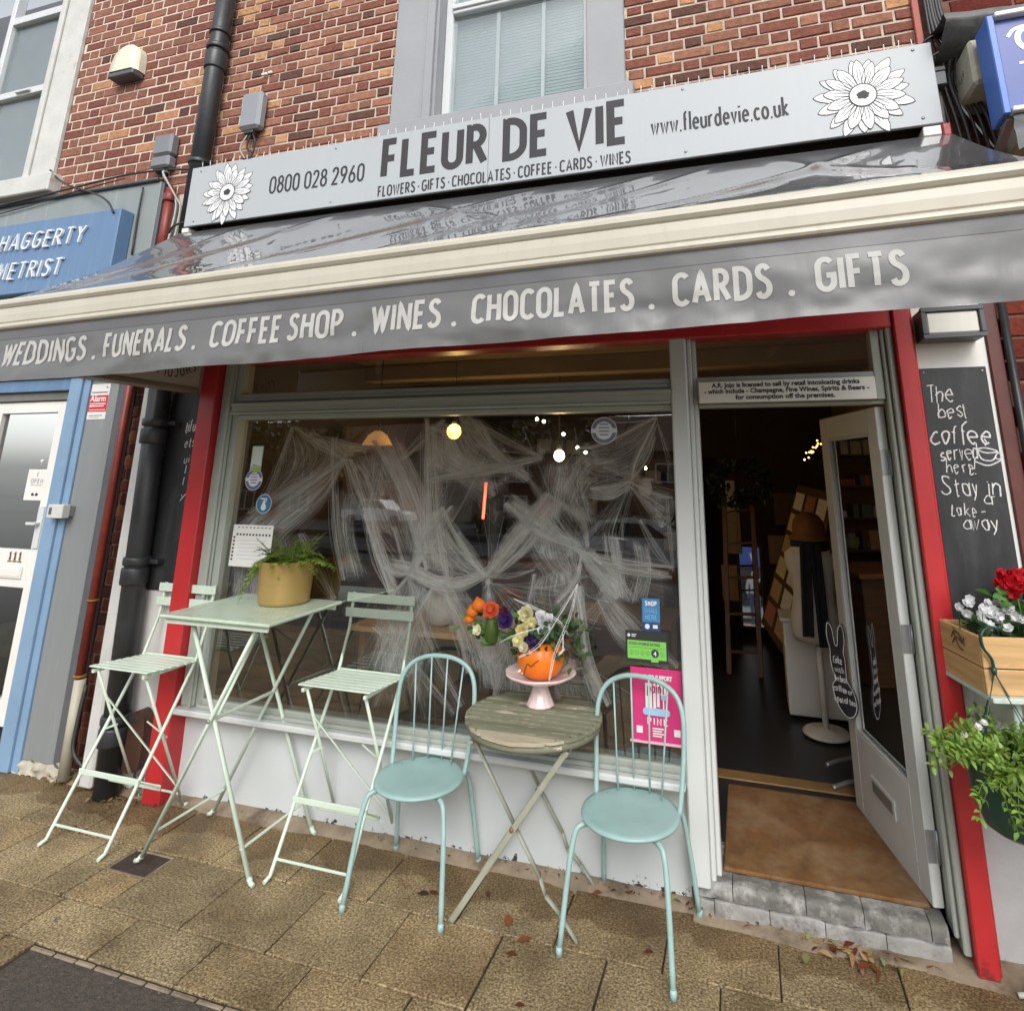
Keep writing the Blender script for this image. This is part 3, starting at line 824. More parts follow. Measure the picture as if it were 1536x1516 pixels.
structure(st.build("step_riser", W['step_front'], fix=False))
structure(MB().box(-40, 40, -17, -4.6, -.35, -.12).build("road", W['road']))
kr = MB()
for i in range(48):
    kr.box(-24 + i + .004, -23 + i - .004, -4.6, PY_END, -.3, -.005, .012)
structure(kr.build("kerb", W['step']))
structure(MB().box(-60, 40, -24, -17, -.3, .0).build("far_pavement", W['road']))
structure(MB().box(-70, 40, -62, -24.01, -.3, .25).build("far_drive", W['road']))
c = thing("drain_cover", "small dark rusty iron cover let into the paving near a mint table foot", "drain cover", (-2.965, -.49, 0))
MB().box(COVER[0] + .012, COVER[1] - .012, COVER[2] + .012, COVER[3] - .012, -.03, -.008, .003).build("lid", mat('rusty_iron', (.045, .03, .024), .6, var=.35, scale=20, bump=.5), c)
fr = MB()
for a in ((COVER[0], COVER[1], COVER[2], COVER[2] + .009), (COVER[0], COVER[1], COVER[3] - .009, COVER[3]), (COVER[0], COVER[0] + .009, COVER[2] + .009, COVER[3] - .009), (COVER[1] - .009, COVER[1], COVER[2] + .009, COVER[3] - .009)):
    fr.box(*a, -.03, -.003, .002)
fr.build("frame", W['edge'], c)

# ------------------------------------------------------------------ brickwork
def brick_cols(base, v):
    k = rnd.random() / (v / .16)
    s = rnd.uniform(1 - v, 1 + v)
    b = Vector(base) * s
    if k < .05: b = Vector((base[0] * .42, base[1] * .45, base[2] * .5))
    elif k < .12: b = Vector((base[0] * 1.7, base[1] * 2.0, base[2] * 1.5))
    elif k < .40: b = Vector((base[0] * .75, base[1] * .62, base[2] * .65))
    return tuple(b)
def brickwork(name, x0, x1, z0, z1, y, parent, base, holes=(), course=.0865, sl=.235, hl=.112, joint=.011, mortar=None, flemish=True, v=.22, rough_edge=.004, depth=.006):
    mb = MB()
    nz = int((z1 - z0) / course)
    for r in range(nz + 1):
        za = z0 + r * course; zb = min(za + course, z1)
        if zb - za < .02: continue
        x = x0 - rnd.uniform(0, .02) - ((sl + hl) / 2 if (r % 2 and flemish) else (sl / 2 if r % 2 else 0)) - .1
        j = 0
        while x < x1:
            L_ = (sl if j % 2 == 0 else hl) if flemish else sl
            L_ *= rnd.uniform(.97, 1.03)
            a, b = max(x0, x) + joint / 2, min(x1, x + L_) - joint / 2
            x += L_; j += 1
            segs = [(a, b)]
            for (hx0, hx1, hz0, hz1) in holes:
                if zb > hz0 + .01 and za < hz1 - .01:
                    ns = []
                    for (p, q) in segs:
                        if q <= hx0 or p >= hx1: ns.append((p, q))
                        else:
                            if p < hx0: ns.append((p, hx0))
                            if q > hx1: ns.append((hx1, q))
                    segs = ns
            for (a, b) in segs:
                if b - a < .02: continue
                mb.cc = brick_cols(base, v)
                f = y - depth - rnd.uniform(0, .004)
                c0, c1 = za + joint / 2 + rnd.uniform(-.002, .002), zb - joint / 2 + rnd.uniform(-.002, .002)
                e = rough_edge + rnd.uniform(0, .003)
                j4 = [rnd.uniform(-.0042, .0042) for _ in range(8)]
                vs = [(a, y, c0), (b, y, c0), (b, y, c1), (a, y, c1),
                      (a + e + j4[0], f, c0 + e + j4[1]), (b - e + j4[2], f, c0 + e + j4[3]), (b - e + j4[4], f, c1 - e + j4[5]), (a + e + j4[6], f, c1 - e + j4[7])]
                mb.add(vs, [(4, 5, 6, 7), (0, 1, 5, 4), (1, 2, 6, 5), (2, 3, 7, 6), (3, 0, 4, 7)])
    o = mb.build(name, W['brick'], parent)
    return o
def slabwall(mb, x0, x1, z0, z1, ya, yb, holes=()):
    """a wall body from ya (front) back to yb, cut round rectangular openings"""
    xs = sorted({x0, x1, *[h[0] for h in holes], *[h[1] for h in holes]})
    xs = [x for x in xs if x0 <= x <= x1]
    for a, b in zip(xs[:-1], xs[1:]):
        zz = [(z0, z1)]
        for h in holes:
            if h[0] < b - 1e-6 and h[1] > a + 1e-6:
                nz = []
                for p, q in zz:
                    if q <= h[2] or p >= h[3]: nz.append((p, q)); continue
                    if p < h[2]: nz.append((p, h[2]))
                    if q > h[3]: nz.append((h[3], q))
                zz = nz
        for p, q in zz: mb.box(a, b, ya, yb, p, q)
    return mb
WIN = (-1.90, -.80, 4.225, 6.2)
SUR = (-2.215, -.555, 4.19, 6.2)
bld = thing("shop_building", "red brick upper storey with grey surrounded sash window over the flower shop", "building", (-1.35, .1, 0))
brickwork("brick_face", -3.80, 1.075, 3.40, 6.6, 0.0, bld, (.33, .15, .10), [(SUR[0], SUR[1], SUR[2], 7)], course=.0775, joint=.0125, sl=.225, hl=.107)
slabwall(MB(), -3.80, 1.075, 3.40, 6.6, 0.0, .30, [(WIN[0], WIN[1], WIN[2], 7)]).build("wall", W['mortar'], bld)
sr = MB()
sr.box(SUR[0], WIN[0], -.035, 0, SUR[2], 6.6, .006)
sr.box(WIN[1], SUR[1], -.035, 0, SUR[2], 6.6, .006)
sr.box(WIN[0] - .001, WIN[0] + .02, -.02, .14, WIN[2], 6.6, .003)
sr.box(WIN[0] - .06, WIN[0] + .002, -.05, -.034, SUR[2], 6.6, .004)
sr.build("window_surround", W['render'], bld)
MB().box(SUR[0] - .07, SUR[1] + .055, -.07, .20, 4.10, 4.215, .008).build("window_sill", W['render'], bld)
def sash(parent, x0, x1, z0, zt, ymid, top, blind, bars, glass='glass_up', fw=.055):
    w = MB()
    w.box(x0, x0 + fw, ymid - .03, ymid + .05, z0, top, .004); w.box(x1 - fw * .8, x1, ymid - .03, ymid + .05, z0, top, .004)
    w.box(x0 + fw, x1 - fw * .8, ymid - .03, ymid + .05, z0, z0 + .05, .004)
    w.box(x0 + fw, x1 - fw * .8, ymid - .04, ymid + .05, zt, zt + .085, .006)
    w.box(x0 + fw, x1 - fw * .8, ymid - .055, ymid - .041, zt + .03, zt + .07, .004)
    o = w.build("window_frame", W['upvc'], parent)
    for (za, zb) in ((z0 + .05, zt), (zt + .085, top)):
        MB().box(x0 + fw, x1 - fw * .8, ymid - .004, ymid + .004, za, zb).build("pane", W[glass], o)
    if bars:
        g = MB()
        for bx in bars: g.box(bx - .013, bx + .013, ymid + .012, ymid + .028, z0 + .05, top, .003)
        g.build("glazing_bar", W['upvc'], o)
    return o
fo = sash(bld, WIN[0] + .022, WIN[1] - .002, WIN[2], 5.12, .11, 6.2, None, (-1.485, -1.145))
bl = MB()
for i in range(75):
    z = 4.26 + i * .026
    bl.box(-1.88, -.82, .175, .182, z, z + .0235, .001)
bl.build("blind", W['blind'], fo)
MB().box(-1.9, -.8, .29, .30, 4.2, 6.2).build("back_panel", W['net'], bld)

# left neighbour: the optician's
opt = thing("optician_building", "neighbouring brick house with white framed window above a grey fascia panel", "building", (-6, .1, 0))
LW = (-8.2, -5.47, 4.33, 6.6)
brickwork("brick_face", -9.5, -3.80, 3.95, 6.6, -.012, opt, (.30, .13, .092), [(LW[0], LW[1], 4.13, 7)], course=.0875, v=.14, rough_edge=.002, depth=.003, joint=.014)
slabwall(MB(), -9.5, -3.801, 2.6, 6.6, -.012, .30, [LW]).build("wall", mat('cream_mortar', (.60, .52, .42), .95, var=.15, scale=20, bump=.3, bscale=90), opt)
sv = MB()
sv.box(-5.83, LW[1], -.05, -.013, 4.30, 6.6, .006)
sv.box(-5.80, -5.74, -.075, -.051, 4.30, 6.6, .006)
sv.build("window_surround", W['white_old'], opt)
MB().box(-8.3, -5.38, -.12, .2, 4.13, 4.30, .01).build("window_sill", W['white_old'], opt)
w2 = MB()
w2.box(-5.90, -5.831, .02, .10, 4.33, 6.6, .004); w2.box(-6.62, -5.9, .02, .10, 4.33, 4.40, .004); w2.box(-6.62, -5.9, .02, .10, 5.27, 5.34, .004)
w2.box(-6.68, -6.62, .02, .10, 4.33, 6.6, .004); w2.box(-8.2, -6.68, .03, .10, 4.33, 4.40); w2.box(-6.62, -5.9, .02, .10, 6.12, 6.2, .004)
w2.box(-6.3, -6.12, -.005, .02, 5.29, 5.315, .003)
wf = w2.build("window_frame", W['upvc'], opt)
for za, zb in ((4.40, 5.27), (5.34, 6.12)):
    MB().box(-6.62, -5.90, .055, .062, za, zb).build("pane", W['glass_up'], wf)
MB().box(-6.62, -5.96, .085, .09, 4.35, 6.2).build("net_curtain", W['net'], wf)
MB().box(-8.2, -5.6, .285, .295, 4.3, 6.6).build("back_panel", W['dark'], opt)
fa = MB()
fa.box(-9.5, -4.15, -.10, -.013, 2.56, 4.04, .004)
fa.build("fascia_panel", W['grey_fascia'], opt)
MB().box(-9.5, -4.16, -.13, -.013, 4.041, 4.065, .006).build("lead_capping", W['lead'], opt)
MB().box(-4.149, -4.115, -.10, -.013, 3.3, 4.03, .004).build("fascia_end", W['dark'], opt)

# right neighbour
ngh = thing("brick_neighbour", "dark red painted brick house with lead topped cornice right of the shop", "building", (3, .1, 0))
brickwork("brick_face", 1.20, 4.5, 0.0, 6.6, .02, ngh, (.175, .035, .022), [], course=.105, sl=.30, hl=.15, joint=.012, v=.2, flemish=False)
slabwall(MB(), 1.076, 4.5, 0, 6.6, .02, .30).build("wall", W['dkmortar'], ngh)
cn = MB()
def corn(u, v):
    x = 1.08 + 2.4 * u
    pr = [(-.01, 4.16), (-.14, 4.13), (-.27, 4.09), (-.33, 4.07), (-.335, 4.03), (-.30, 4.0), (-.20, 3.98), (-.10, 3.95)]
    k = min(6, int(v * 7)); t = v * 7 - k
    y, z = pr[k][0] + (pr[k + 1][0] - pr[k][0]) * t, pr[k][1] + (pr[k + 1][1] - pr[k][1]) * t
    return (x + noise.noise((y * 9, z * 9, 2)) * .02, y + noise.noise((x * 6, z * 7, 1)) * .02, z + noise.noise((x * 5, y * 7, 3)) * .022)
cn.grid(corn, 60, 21)
cn.build("lead_cornice", W['lead'], ngh, fix=False)
MB().box(1.165, 2.2, -.30, .019, 3.70, 3.94, .015).build("corbel_block", W['corbel'], ngh)
MB().box(1.33, 2.2, -.26, .019, 3.40, 3.699, .015).build("corbel_block", W['corbel'], ngh)
MB().box(1.04, 1.075, -.03, .0, 3.2, 6.6, .004).build("corner_trim", mat('pale_red_trim', (.33, .075, .055), .6, var=.12), bld)
# ------------------------------------------------------------------ shopfront
sf = thing("shopfront", "grey painted shopfront with red posts, big display window and open doorway", "shopfront", (-1.35, 0, 0))
rb = MB()
rb.grid(lambda u, v: (-3.37 + 3.018 * u, .03 + noise.noise((u * 14, v * 3, 2)) * .004, .0 + .50 * v), 60, 10)
rb.box(-3.37, -.353, .04, .12, 0, .499)
rb.build("stall_riser", W['riser'], sf)
MB().box(-3.375, -.352, -.085, .06, .475, .508, .008).build("window_sill", W['sage_lit'], sf)
wfm = MB()
wfm.box(-3.22, -.352, -.02, .07, .508, .555, .006); wfm.box(-3.22, -.352, -.045, -.021, .509, .53, .005)
wfm.box(-3.255, -3.205, -.02, .08, .508, 2.62, .006); wfm.box(-3.355, -3.256, -.035, .08, .508, 2.62, .01); wfm.box(-3.285, -3.262, -.052, -.036, .508, 2.62, .005)
wfm.box(-3.22, -.352, -.02, .08, 2.215, 2.245, .005); wfm.box(-3.25, -.351, -.045, .08, 2.246, 2.325, .006); wfm.box(-3.25, -.351, -.058, -.046, 2.30, 2.322, .004); wfm.box(-3.25, -.351, -.055, -.046, 2.248, 2.262, .004)
wfm.box(-3.22, -.352, -.02, .08, 2.327, 2.385, .006); wfm.box(-3.21, -.353, -.03, -.021, 2.335, 2.355, .003)
wfm.build("window_frame", W['sage'], sf)
ml = MB()
ml.box(-.35, -.262, -.05, .10, .105, 2.62, .008); ml.box(-.2615, -.238, -.015, .10, .10, 2.62, .006); ml.box(-.2375, -.216, .02, .10, .128, 2.62, .004)
ml.build("mullion", W['sage_lit'], sf)
dj = MB()
dj.box(.705, .735, -.045, .10, .05, 2.62, .006); dj.box(.684, .7045, -.02, .10, .09, 2.62, .006); dj.box(.640, .6835, .0, .10, 2.245, 2.62, .004)
dj.box(-.215, .6395, .0, .10, 2.335, 2.385, .005); dj.box(-.215, .6395, -.03, .10, 2.245, 2.334, .006); dj.box(-.215, .683, .02, .09, 2.225, 2.2445, .004)
dj.build("door_frame", W['sage'], sf)
# display glass leans back a little at the top, as old shop glass does
def pane(x0, x1, z0, z1, y0, y1, nm="shop_window"):
    t = .006
    MB().add([(x0, y0, z0), (x1, y0, z0), (x1, y1, z1), (x0, y1, z1), (x0, y0 + t, z0), (x1, y0 + t, z0), (x1, y1 + t, z1), (x0, y1 + t, z1)],
             [(0, 1, 2, 3), (7, 6, 5, 4), (0, 4, 5, 1), (1, 5, 6, 2), (2, 6, 7, 3), (3, 7, 4, 0)])
    m = MB(); m.add([(x0, y0, z0), (x1, y0, z0), (x1, y1, z1), (x0, y1, z1)], [(0, 1, 2, 3)])
    return m.build(nm, W['glass'], sf, fix=False)
pane(-3.205, -.352, .555, 2.215, .004, .05)
pane(-3.205, -.352, 2.385, 2.62, .03, .033, "transom_pane")
pane(-.215, .634, 2.385, 2.62, .05, .053, "transom_pane")
MB().box(-3.49, -3.358, -.085, .05, .0, 3.50, .006).build("red_post", W['red'], sf)
rp = MB(); rp.box(.737, .812, -.085, .05, .012, 3.50, .005); rp.box(.8125, .824, -.06, .05, .012, 3.5, .003)
rp.build("red_post", W['red'], sf)
MB().box(-3.357, .736, -.06, .08, 2.59, 2.72, .006).build("red_lintel", W['red'], sf)
MB().box(-3.357, .736, -.01, .12, 2.7205, 3.40).build("head_board", W['sage'], sf)
MB().box(-3.75, 1.04, -.055, -.013, 3.38, 3.62).build("awning_housing", W['cable'], sf)  # dark board added over the bricks as painted shadow below the sign
# side panels
wp = thing("side_panel", "white panel strip behind the chalkboard right of the red post", "wall panel", (.98, 0, 0))
MB().box(.8245, 1.135, .0, .06, 1.275, 3.4, .003).build("board", W['white_paint'], wp)
MB().box(.8245, 1.20, .02, .10, .0, 1.2745, .003).build("render", W['wallgrey'], wp)
MB().box(1.1355, 1.195, -.015, .08, 1.275, 3.4, .004).build("trim", W['timber_red'], wp)
lp = thing("side_panel", "flaking white board low beside the left red post under the chalkboard", "wall panel", (-3.62, 0, 0))
MB().box(-3.80, -3.491, -.004, .06, .0, 1.13, .003).build("board", mat('flaking_white_board', (.62, .60, .58), .6, var=.05, scale=4, stain=(.10, .085, .075), stain_scale=5, stain_cut=(.62, .66), low=(0, .6)), lp)
lb = thing("brick_pier", "narrow strip of flaking white brick between black pipe and left chalkboard", "brick pier", (-3.85, 0, 0))
mb = MB()
z = 0.0
while z < 3.45:
    mb.cc = rnd.choice([(.55, .5, .45), (.5, .46, .4), (.6, .56, .5), (.22, .09, .05), (.4, .33, .27)])
    x0_, x1_ = -3.885 + rnd.uniform(-.006, .006), -3.805 + rnd.uniform(-.012, .008)
    mb.box(x0_, x1_, -.02 + rnd.uniform(-.006, .006), .05, z, z + .073 + rnd.uniform(-.004, .003), .008)
    z += .084
mb.build("painted_bricks", W['brick'], lb)
brickwork("brickwork", -4.30, -3.89, 0, 3.4, .07, lb, (.14, .045, .03), [], v=.3)
MB().box(-4.30, -3.80, .071, .15, 0, 3.4).build("wall", W['dkmortar'], lb)
MB().box(-3.804, -3.489, .0, .06, 1.1305, 3.4).build("backing", W['dkmortar'], lb)

# ------------------------------------------------------------------ the open door
HX, HY = .655, .052
dr = thing("shop_door", "grey glazed shop door standing open into the shop with letterbox low down", "door", (HX, HY, .145), 0)
DW, DH, DT = .80, 2.07, .045
ang = math.atan2(.82 - .052, .487 - .655)
def dbox(mb, u0, u1, z0, z1, t0=-DT / 2, t1=DT / 2, b=.004):
    return mb.box(u0, u1, t0, t1, z0, z1, b)
m = MB()
dbox(m, 0, .105, 0, DH); dbox(m, DW - .105, DW, 0, DH); dbox(m, .1055, DW - .1055, DH - .125, DH); dbox(m, .1055, DW - .1055, 0, .40)
for s_ in (-1, 1):
    m.box(.106, .118, s_ * .012, s_ * .0215, .401, DH - .126, .002); m.box(DW - .118, DW - .106, s_ * .012, s_ * .0215, .401, DH - .126, .002)
    m.box(.118, DW - .118, s_ * .012, s_ * .0215, .401, .413, .002); m.box(.118, DW - .118, s_ * .012, s_ * .0215, DH - .138, DH - .126, .002)
lf = m.build("door_leaf", W['sage_lit'], dr, local=True)
pm = MB(); pm.add([(.106, 0, .401), (DW - .106, 0, .401), (DW - .106, 0, DH - .126), (.106, 0, DH - .126)], [(0, 1, 2, 3)])
pm.build("pane", W['glass'], dr, local=True, fix=False)
for s_ in (-1, 1):
    m = MB(); m.box(.27, .53, s_ * .0228, s_ * .031, .175, .262, .004); o = m.build("letterbox", W['sage_lit'], dr, local=True)
    m = MB(); m.box(.29, .51, s_ * .0312, s_ * .034, .192, .245, .001); m.build("slot", W['steel'], o, local=True)
for z in (.22, 1.02, 1.80):
    m = MB(); m.box(-.0035, -.0003, -.012, .022, z - .06, z + .06, .001); m.tube([(-.006, -.0215, z - .062), (-.006, -.0215, z + .062)], .0065, 8)
    m.build("hinge", W['steel'], dr, local=True)
dr.rotation_euler = (0, 0, ang)

# ------------------------------------------------------------------ interior
rm = thing("shop_room", "dim brown interior of the flower shop seen through window and doorway", "room", (-1.2, 3, .14))
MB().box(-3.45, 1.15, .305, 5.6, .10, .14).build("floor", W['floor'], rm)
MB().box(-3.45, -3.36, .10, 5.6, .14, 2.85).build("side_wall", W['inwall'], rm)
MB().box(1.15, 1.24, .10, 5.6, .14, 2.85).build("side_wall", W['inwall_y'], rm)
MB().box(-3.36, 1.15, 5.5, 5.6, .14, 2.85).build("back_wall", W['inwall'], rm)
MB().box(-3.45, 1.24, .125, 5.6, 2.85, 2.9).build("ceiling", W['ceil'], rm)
MB().box(-3.36, -.36, .125, .70, .14, .56, .01).build("window_bed", W['wood_dk'], rm)
for yy in (1.6, 3.2):
    MB().box(-3.36, 1.15, yy, yy + .16, 2.70, 2.849, .005).build("beam", W['inwall_y'], rm)
MB().box(1.135, 1.149, .5, 5.5, 1.72, 1.82, .004).build("dado_rail", W['wood_dk'], rm)
t = thing("coir_mat", "brown coir mat filling the floor of the doorway", "mat", (.2, .4, .14))
MB().box(-.21, .625, .06, .86, .129, .148, .006).build("pile", W['coir'], t)
t = thing("threshold_strip", "worn wooden strip across the shop floor behind the mat", "floor strip", (.2, .97, .14))
MB().box(-.5, 1.15, .92, 1.03, .141, .152, .004).build("strip", W['thresh'], t)
def shelf_unit(x0, x1, y0, y1, zs, top, label):
    t = thing("shelf_unit", label, "shelves", ((x0 + x1) / 2, y0, .14), group="shelves inside the shop")
    m = MB(); m.box(x0, x0 + .03, y0, y1, .14, top); m.box(x1 - .03, x1, y0, y1, .14, top)
    m.box(x0 + .03, x1 - .03, y1 - .02, y1, .14, top); m.build("carcass", W['wood_dk'], t)
    for z in zs:
        MB().box(x0 + .031, x1 - .031, y0 + .01, y1 - .021, z, z + .025, .002).build("shelf", W['wood_dk'], t)
    for z in zs:
        x = x0 + .06
        while x < x1 - .2:
            w_, h_ = rnd.uniform(.08, .24), rnd.uniform(.08, .24)
            d_ = min(rnd.uniform(.1, .22), y1 - y0 - .06)
            if rnd.random() < .8:
                c_ = rnd.choice([(.30, .20, .10), (.4, .35, .28), (.10, .10, .12), (.28, .06, .04), (.08, .11, .17), (.42, .28, .10), (.2, .2, .18), (.45, .42, .38)])
                mbx = MB(); mbx.cc = c_
                k_ = rnd.random()
                if k_ < .55: mbx.box(x, x + w_, y0 + .03, y0 + .03 + d_, z + .0255, z + .0255 + h_, .006)
                elif k_ < .8: mbx.lathe([(.6 * w_ / 2, 0), (w_ / 2, h_ * .3), (w_ / 2 * .9, h_ * .7), (w_ * .25, h_ * .85), (w_ * .28, h_)], (x + w_ / 2, y0 + .04 + w_ / 2, z + .0255), 14)
                else:
                    mbx.box(x, x + w_, y0 + .03, y0 + .03 + d_, z + .0255, z + .0255 + h_ * .7, .004); mbx.cc = (.5, .08, .06); mbx.box(x + w_ * .4, x + w_ * .6, y0 + .027, y0 + .0302 + d_, z + .0255, z + .031 + h_ * .7, .001)
                ob = mbx.build("shelf_goods", W['goods'])
                tag(ob, "dim gift or jar on a dark shelf inside the shop", "gift", "gifts on the shop shelves")
            x += w_ + rnd.uniform(.02, .1)
shelf_unit(-3.2, -1.75, 4.9, 5.4, (.5, .9, 1.3, 1.7, 2.1), 2.3, "dark wooden shelves of gifts at the back left of the shop")
shelf_unit(-1.6, -.55, 4.9, 5.4, (.5, .9, 1.3, 1.7), 2.05, "dark wooden shelves of gifts at the back behind the cobwebs")
shelf_unit(-3.33, -2.95, 1.3, 1.75, (.7, 1.1, 1.5), 1.8, "narrow dark shelf stack by the left wall inside the window")
# counter across the room
t = thing("counter", "dark wooden shop counter in the middle of the dim interior", "counter", (-1.6, 2.7, .14))
MB().box(-2.5, -.75, 2.5, 3.1, .14, 1.0, .01).build("body", W['wood_dk'], t); MB().box(-2.56, -.69, 2.44, 3.16, 1.001, 1.045, .006).build("top", W['wood_md'], t)
t = thing("display_table", "pale wooden trestle display table just inside the shop window", "table", (-1.75, .42, .56))
MB().box(-2.35, -1.35, .16, .62, .955, .985, .004).build("tabletop", W['crate'], t)
for sx in (-2.3, -1.42):
    for sy in (.2, .56): MB().box(sx, sx + .04, sy, sy + .04, .561, .954, .003).build("leg", W['wood_md'], t)
t = thing("display_table", "low dark stool table behind the cobwebs at the right of the window", "table", (-.75, .45, .56))
MB().box(-1.0, -.42, .22, .66, 1.08, 1.105, .004).build("tabletop", W['wood_md'], t)
for sx in (-.97, -.48):
    for sy in (.25, .6): MB().box(sx, sx + .035, sy, sy + .035, .561, 1.079, .003).build("leg", W['wood_dk'], t)
o = MB().lathe([(.045, 0), (.075, .02), (.10, .09), (.10, .16), (.06, .22), (.055, .25), (.065, .27), (.058, .262), (.05, .22)], (-1.83, .33, .986), 24).build("vase", W['linen'])
tag(o, "round cream vase on the display table behind the web", "vase")
o = MB().lathe([(.03, 0), (.036, .03), (.022, .06), (.05, .10), (.045, .2), (.018, .26), (.016, .32)], (-1.50, .3, .986), 20).build("candlestick", W['steel'])
tag(o, "slim silver candlestick beside the orange flowers in the window", "candlestick")
# ladder
t = thing("ladder", "narrow reddish wooden ladder leaning inside the dark doorway", "ladder", (-.05, 3.1, .14))
la, lbv = [(-.25, 2.9, .14), (-.22, 3.3, 1.62)], [(.02, 2.9, .14), (.05, 3.3, 1.66)]
for a, b in (la, lbv): MB().bar(a, b, .045, .03, bev=.004).build("rail", W['wood_md'], t)
for k in range(5):
    f_ = .12 + k * .2
    a = Vector(la[0]).lerp(Vector(la[1]), f_); b = Vector(lbv[0]).lerp(Vector(lbv[1]), f_)
    MB().bar(a, b, .03, .022, bev=.003).build("rung", W['wood_md'], t)
# mirror standing at the back
t = thing("mirror", "bright mirror behind the ladder reflecting the street", "mirror", (0, 4.4, .2))
MT = Matrix.Translation((0, 4.40, .22)) @ Matrix.Rotation(R(-5.5), 4, 'X') @ Matrix.Translation((0, -4.40, -.22))
MB().box(-.125, .095, 4.40, 4.405, .22, 1.05, M=MT).build("glass", W['mirror'], t)
mf = MB()
for q_ in ((-.15, -.126, .195, 1.075), (.096, .12, .195, 1.075), (-.126, .096, .195, .219), (-.126, .096, 1.051, 1.075)): mf.box(q_[0], q_[1], 4.385, 4.42, q_[2], q_[3], .003, M=MT)
# -.126, 4.385, 4.42, .195, 1.075, .003); mf.box(.096, .12, 4.385, 4.42, .195, 1.075, .003); mf.box(-.126, .096, 4.385, 4.42, .195, .219, .003); mf.box(-.126, .096, 4.385, 4.42, 1.051, 1.075, .003)
mf.build("frame", W['wood_dk'], t)
# dressmaker's stand with hat and scarf
MX, MY = .42, 1.75
t = thing("mannequin", "cream dressmaker's bust on a white pole stand inside the door", "mannequin", (MX, MY, .152))
def bust(a, r, z):
    return r * (.80 + .20 * math.cos(a) ** 2)
MB().lathe([(.150, .74), (.172, .78), (.170, .90), (.140, 1.04), (.155, 1.16), (.185, 1.26), (.182, 1.32), (.10, 1.385), (.05, 1.41), (.045, 1.46), (.0, 1.465)], (MX, MY, .0), 28, bust).build("bust", W['linen'], t)
MB().lathe([(.15, .153), (.155, .16), (.14, .175), (.03, .185), (.022, .19)], (MX, MY, 0), 28).build("base", W['white_paint'], t)
MB().tube([(MX, MY, .186), (MX, MY, .705)], .021, 12).build("pole", W['white_paint'], t)
o = MB().lathe([(.120, 1.425), (.142, 1.415), (.140, 1.425), (.112, 1.455), (.112, 1.50), (.102, 1.55), (.075, 1.588), (.036, 1.605), (0.0, 1.61)], (MX, MY, 0), 26, lambda a, r, z: r * (1 + .05 * math.sin(3 * a))).build("hat", W['tan_cloth'])
tag(o, "tan felt cloche hat on top of the shop mannequin", "hat")
sc = MB()
for sx, zb in ((-.045, .80), (.02, .74)):
    sc.grid(lambda u, v, sx=sx, zb=zb: (MX + sx + (u - .5) * .075 - .03 * (1 - v) * (1 if sx < 0 else -.2), MY - .158 - .012 * math.sin(u * 9) - .03 * (1 - v), zb + (1.40 - zb) * v), 8, 14)
sc.tube([(MX + .10 * math.cos(a), MY + .10 * math.sin(a), 1.385 + .02 * math.sin(2 * a)) for a in [k * math.pi / 8 for k in range(16)]], .038, 10, closed=True)
o = sc.build("scarf", W['black_cloth']); tag(o, "long black scarf hung round the mannequin's neck", "scarf")
sg = MB(); sg.grid(lambda u, v: (MX + .15 + .06 * u - .03 * v, MY - .10 + .12 * u, .95 + .42 * v), 6, 8)
o = sg.build("scarf", W['tan_cloth']); tag(o, "tan shawl end hanging behind the black scarf on the mannequin", "scarf")
# greeting card rack (leaning display boards of cards)
t = thing("card_rack", "tall leaning wooden rack of greeting cards behind the mannequin", "card rack", (.35, 2.6, .14))
ca, cb, cc_, cd = Vector((.05, 2.75, .62)), Vector((.28, 2.35, .35)), Vector((.72, 2.55, 1.72)), Vector((.46, 2.95, 1.78))
MB().add([ca, cb, cc_, cd, ca + Vector((.05, .06, 0)), cb + Vector((.05, .06, 0)), cc_ + Vector((.05, .06, 0)), cd + Vector((.05, .06, 0))], [(0, 1, 2, 3), (7, 6, 5, 4), (0, 4, 5, 1), (1, 5, 6, 2), (2, 6, 7, 3), (3, 7, 4, 0)]).build("back_board", W['crate'], t) if False else None
bb = MB(); bb.add([ca, cb, cc_, cd, ca + Vector((.05, .06, 0)), cb + Vector((.05, .06, 0)), cc_ + Vector((.05, .06, 0)), cd + Vector((.05, .06, 0))], [(0, 1, 2, 3), (7, 6, 5, 4), (0, 4, 5, 1), (1, 5, 6, 2), (2, 6, 7, 3), (3, 7, 4, 0)])
bb.build("back_board", W['wood_dk'], t)
nrm = (cb - ca).cross(cd - ca).normalized()
if nrm.y > 0: nrm = -nrm
for j in range(6):
    for i in range(3):
        u, v = .06 + i * .31, .05 + j * .155
        p = lambda a, b: ca.lerp(cb, a).lerp(cd.lerp(cc_, a), b) + nrm * .012
        mbx = MB(); mbx.cc = rnd.choice([(.62, .50, .30), (.72, .68, .58), (.5, .32, .16), (.66, .56, .28), (.75, .72, .66), (.4, .15, .1)])
        mbx.add([p(u, v), p(u + .24, v), p(u + .24, v + .12), p(u, v + .12)], [(0, 1, 2, 3)])
        mbx.build("greeting_card", W['goods'], t)
t = thing("cabinet", "low white cabinet side standing behind the mannequin pole", "cabinet", (.45, 2.0, .14))
MB().box(.20, .62, 1.98, 2.3, .17, .80, .008).build("body", W['white_paint'], t); MB().box(.18, .64, 1.965, 2.3, .801, .825, .004).build("top", W['white_paint'], t)
MB().box(.36, .43, 1.972, 1.979, .74, .755, .001).build("handle", W['dark'], t)
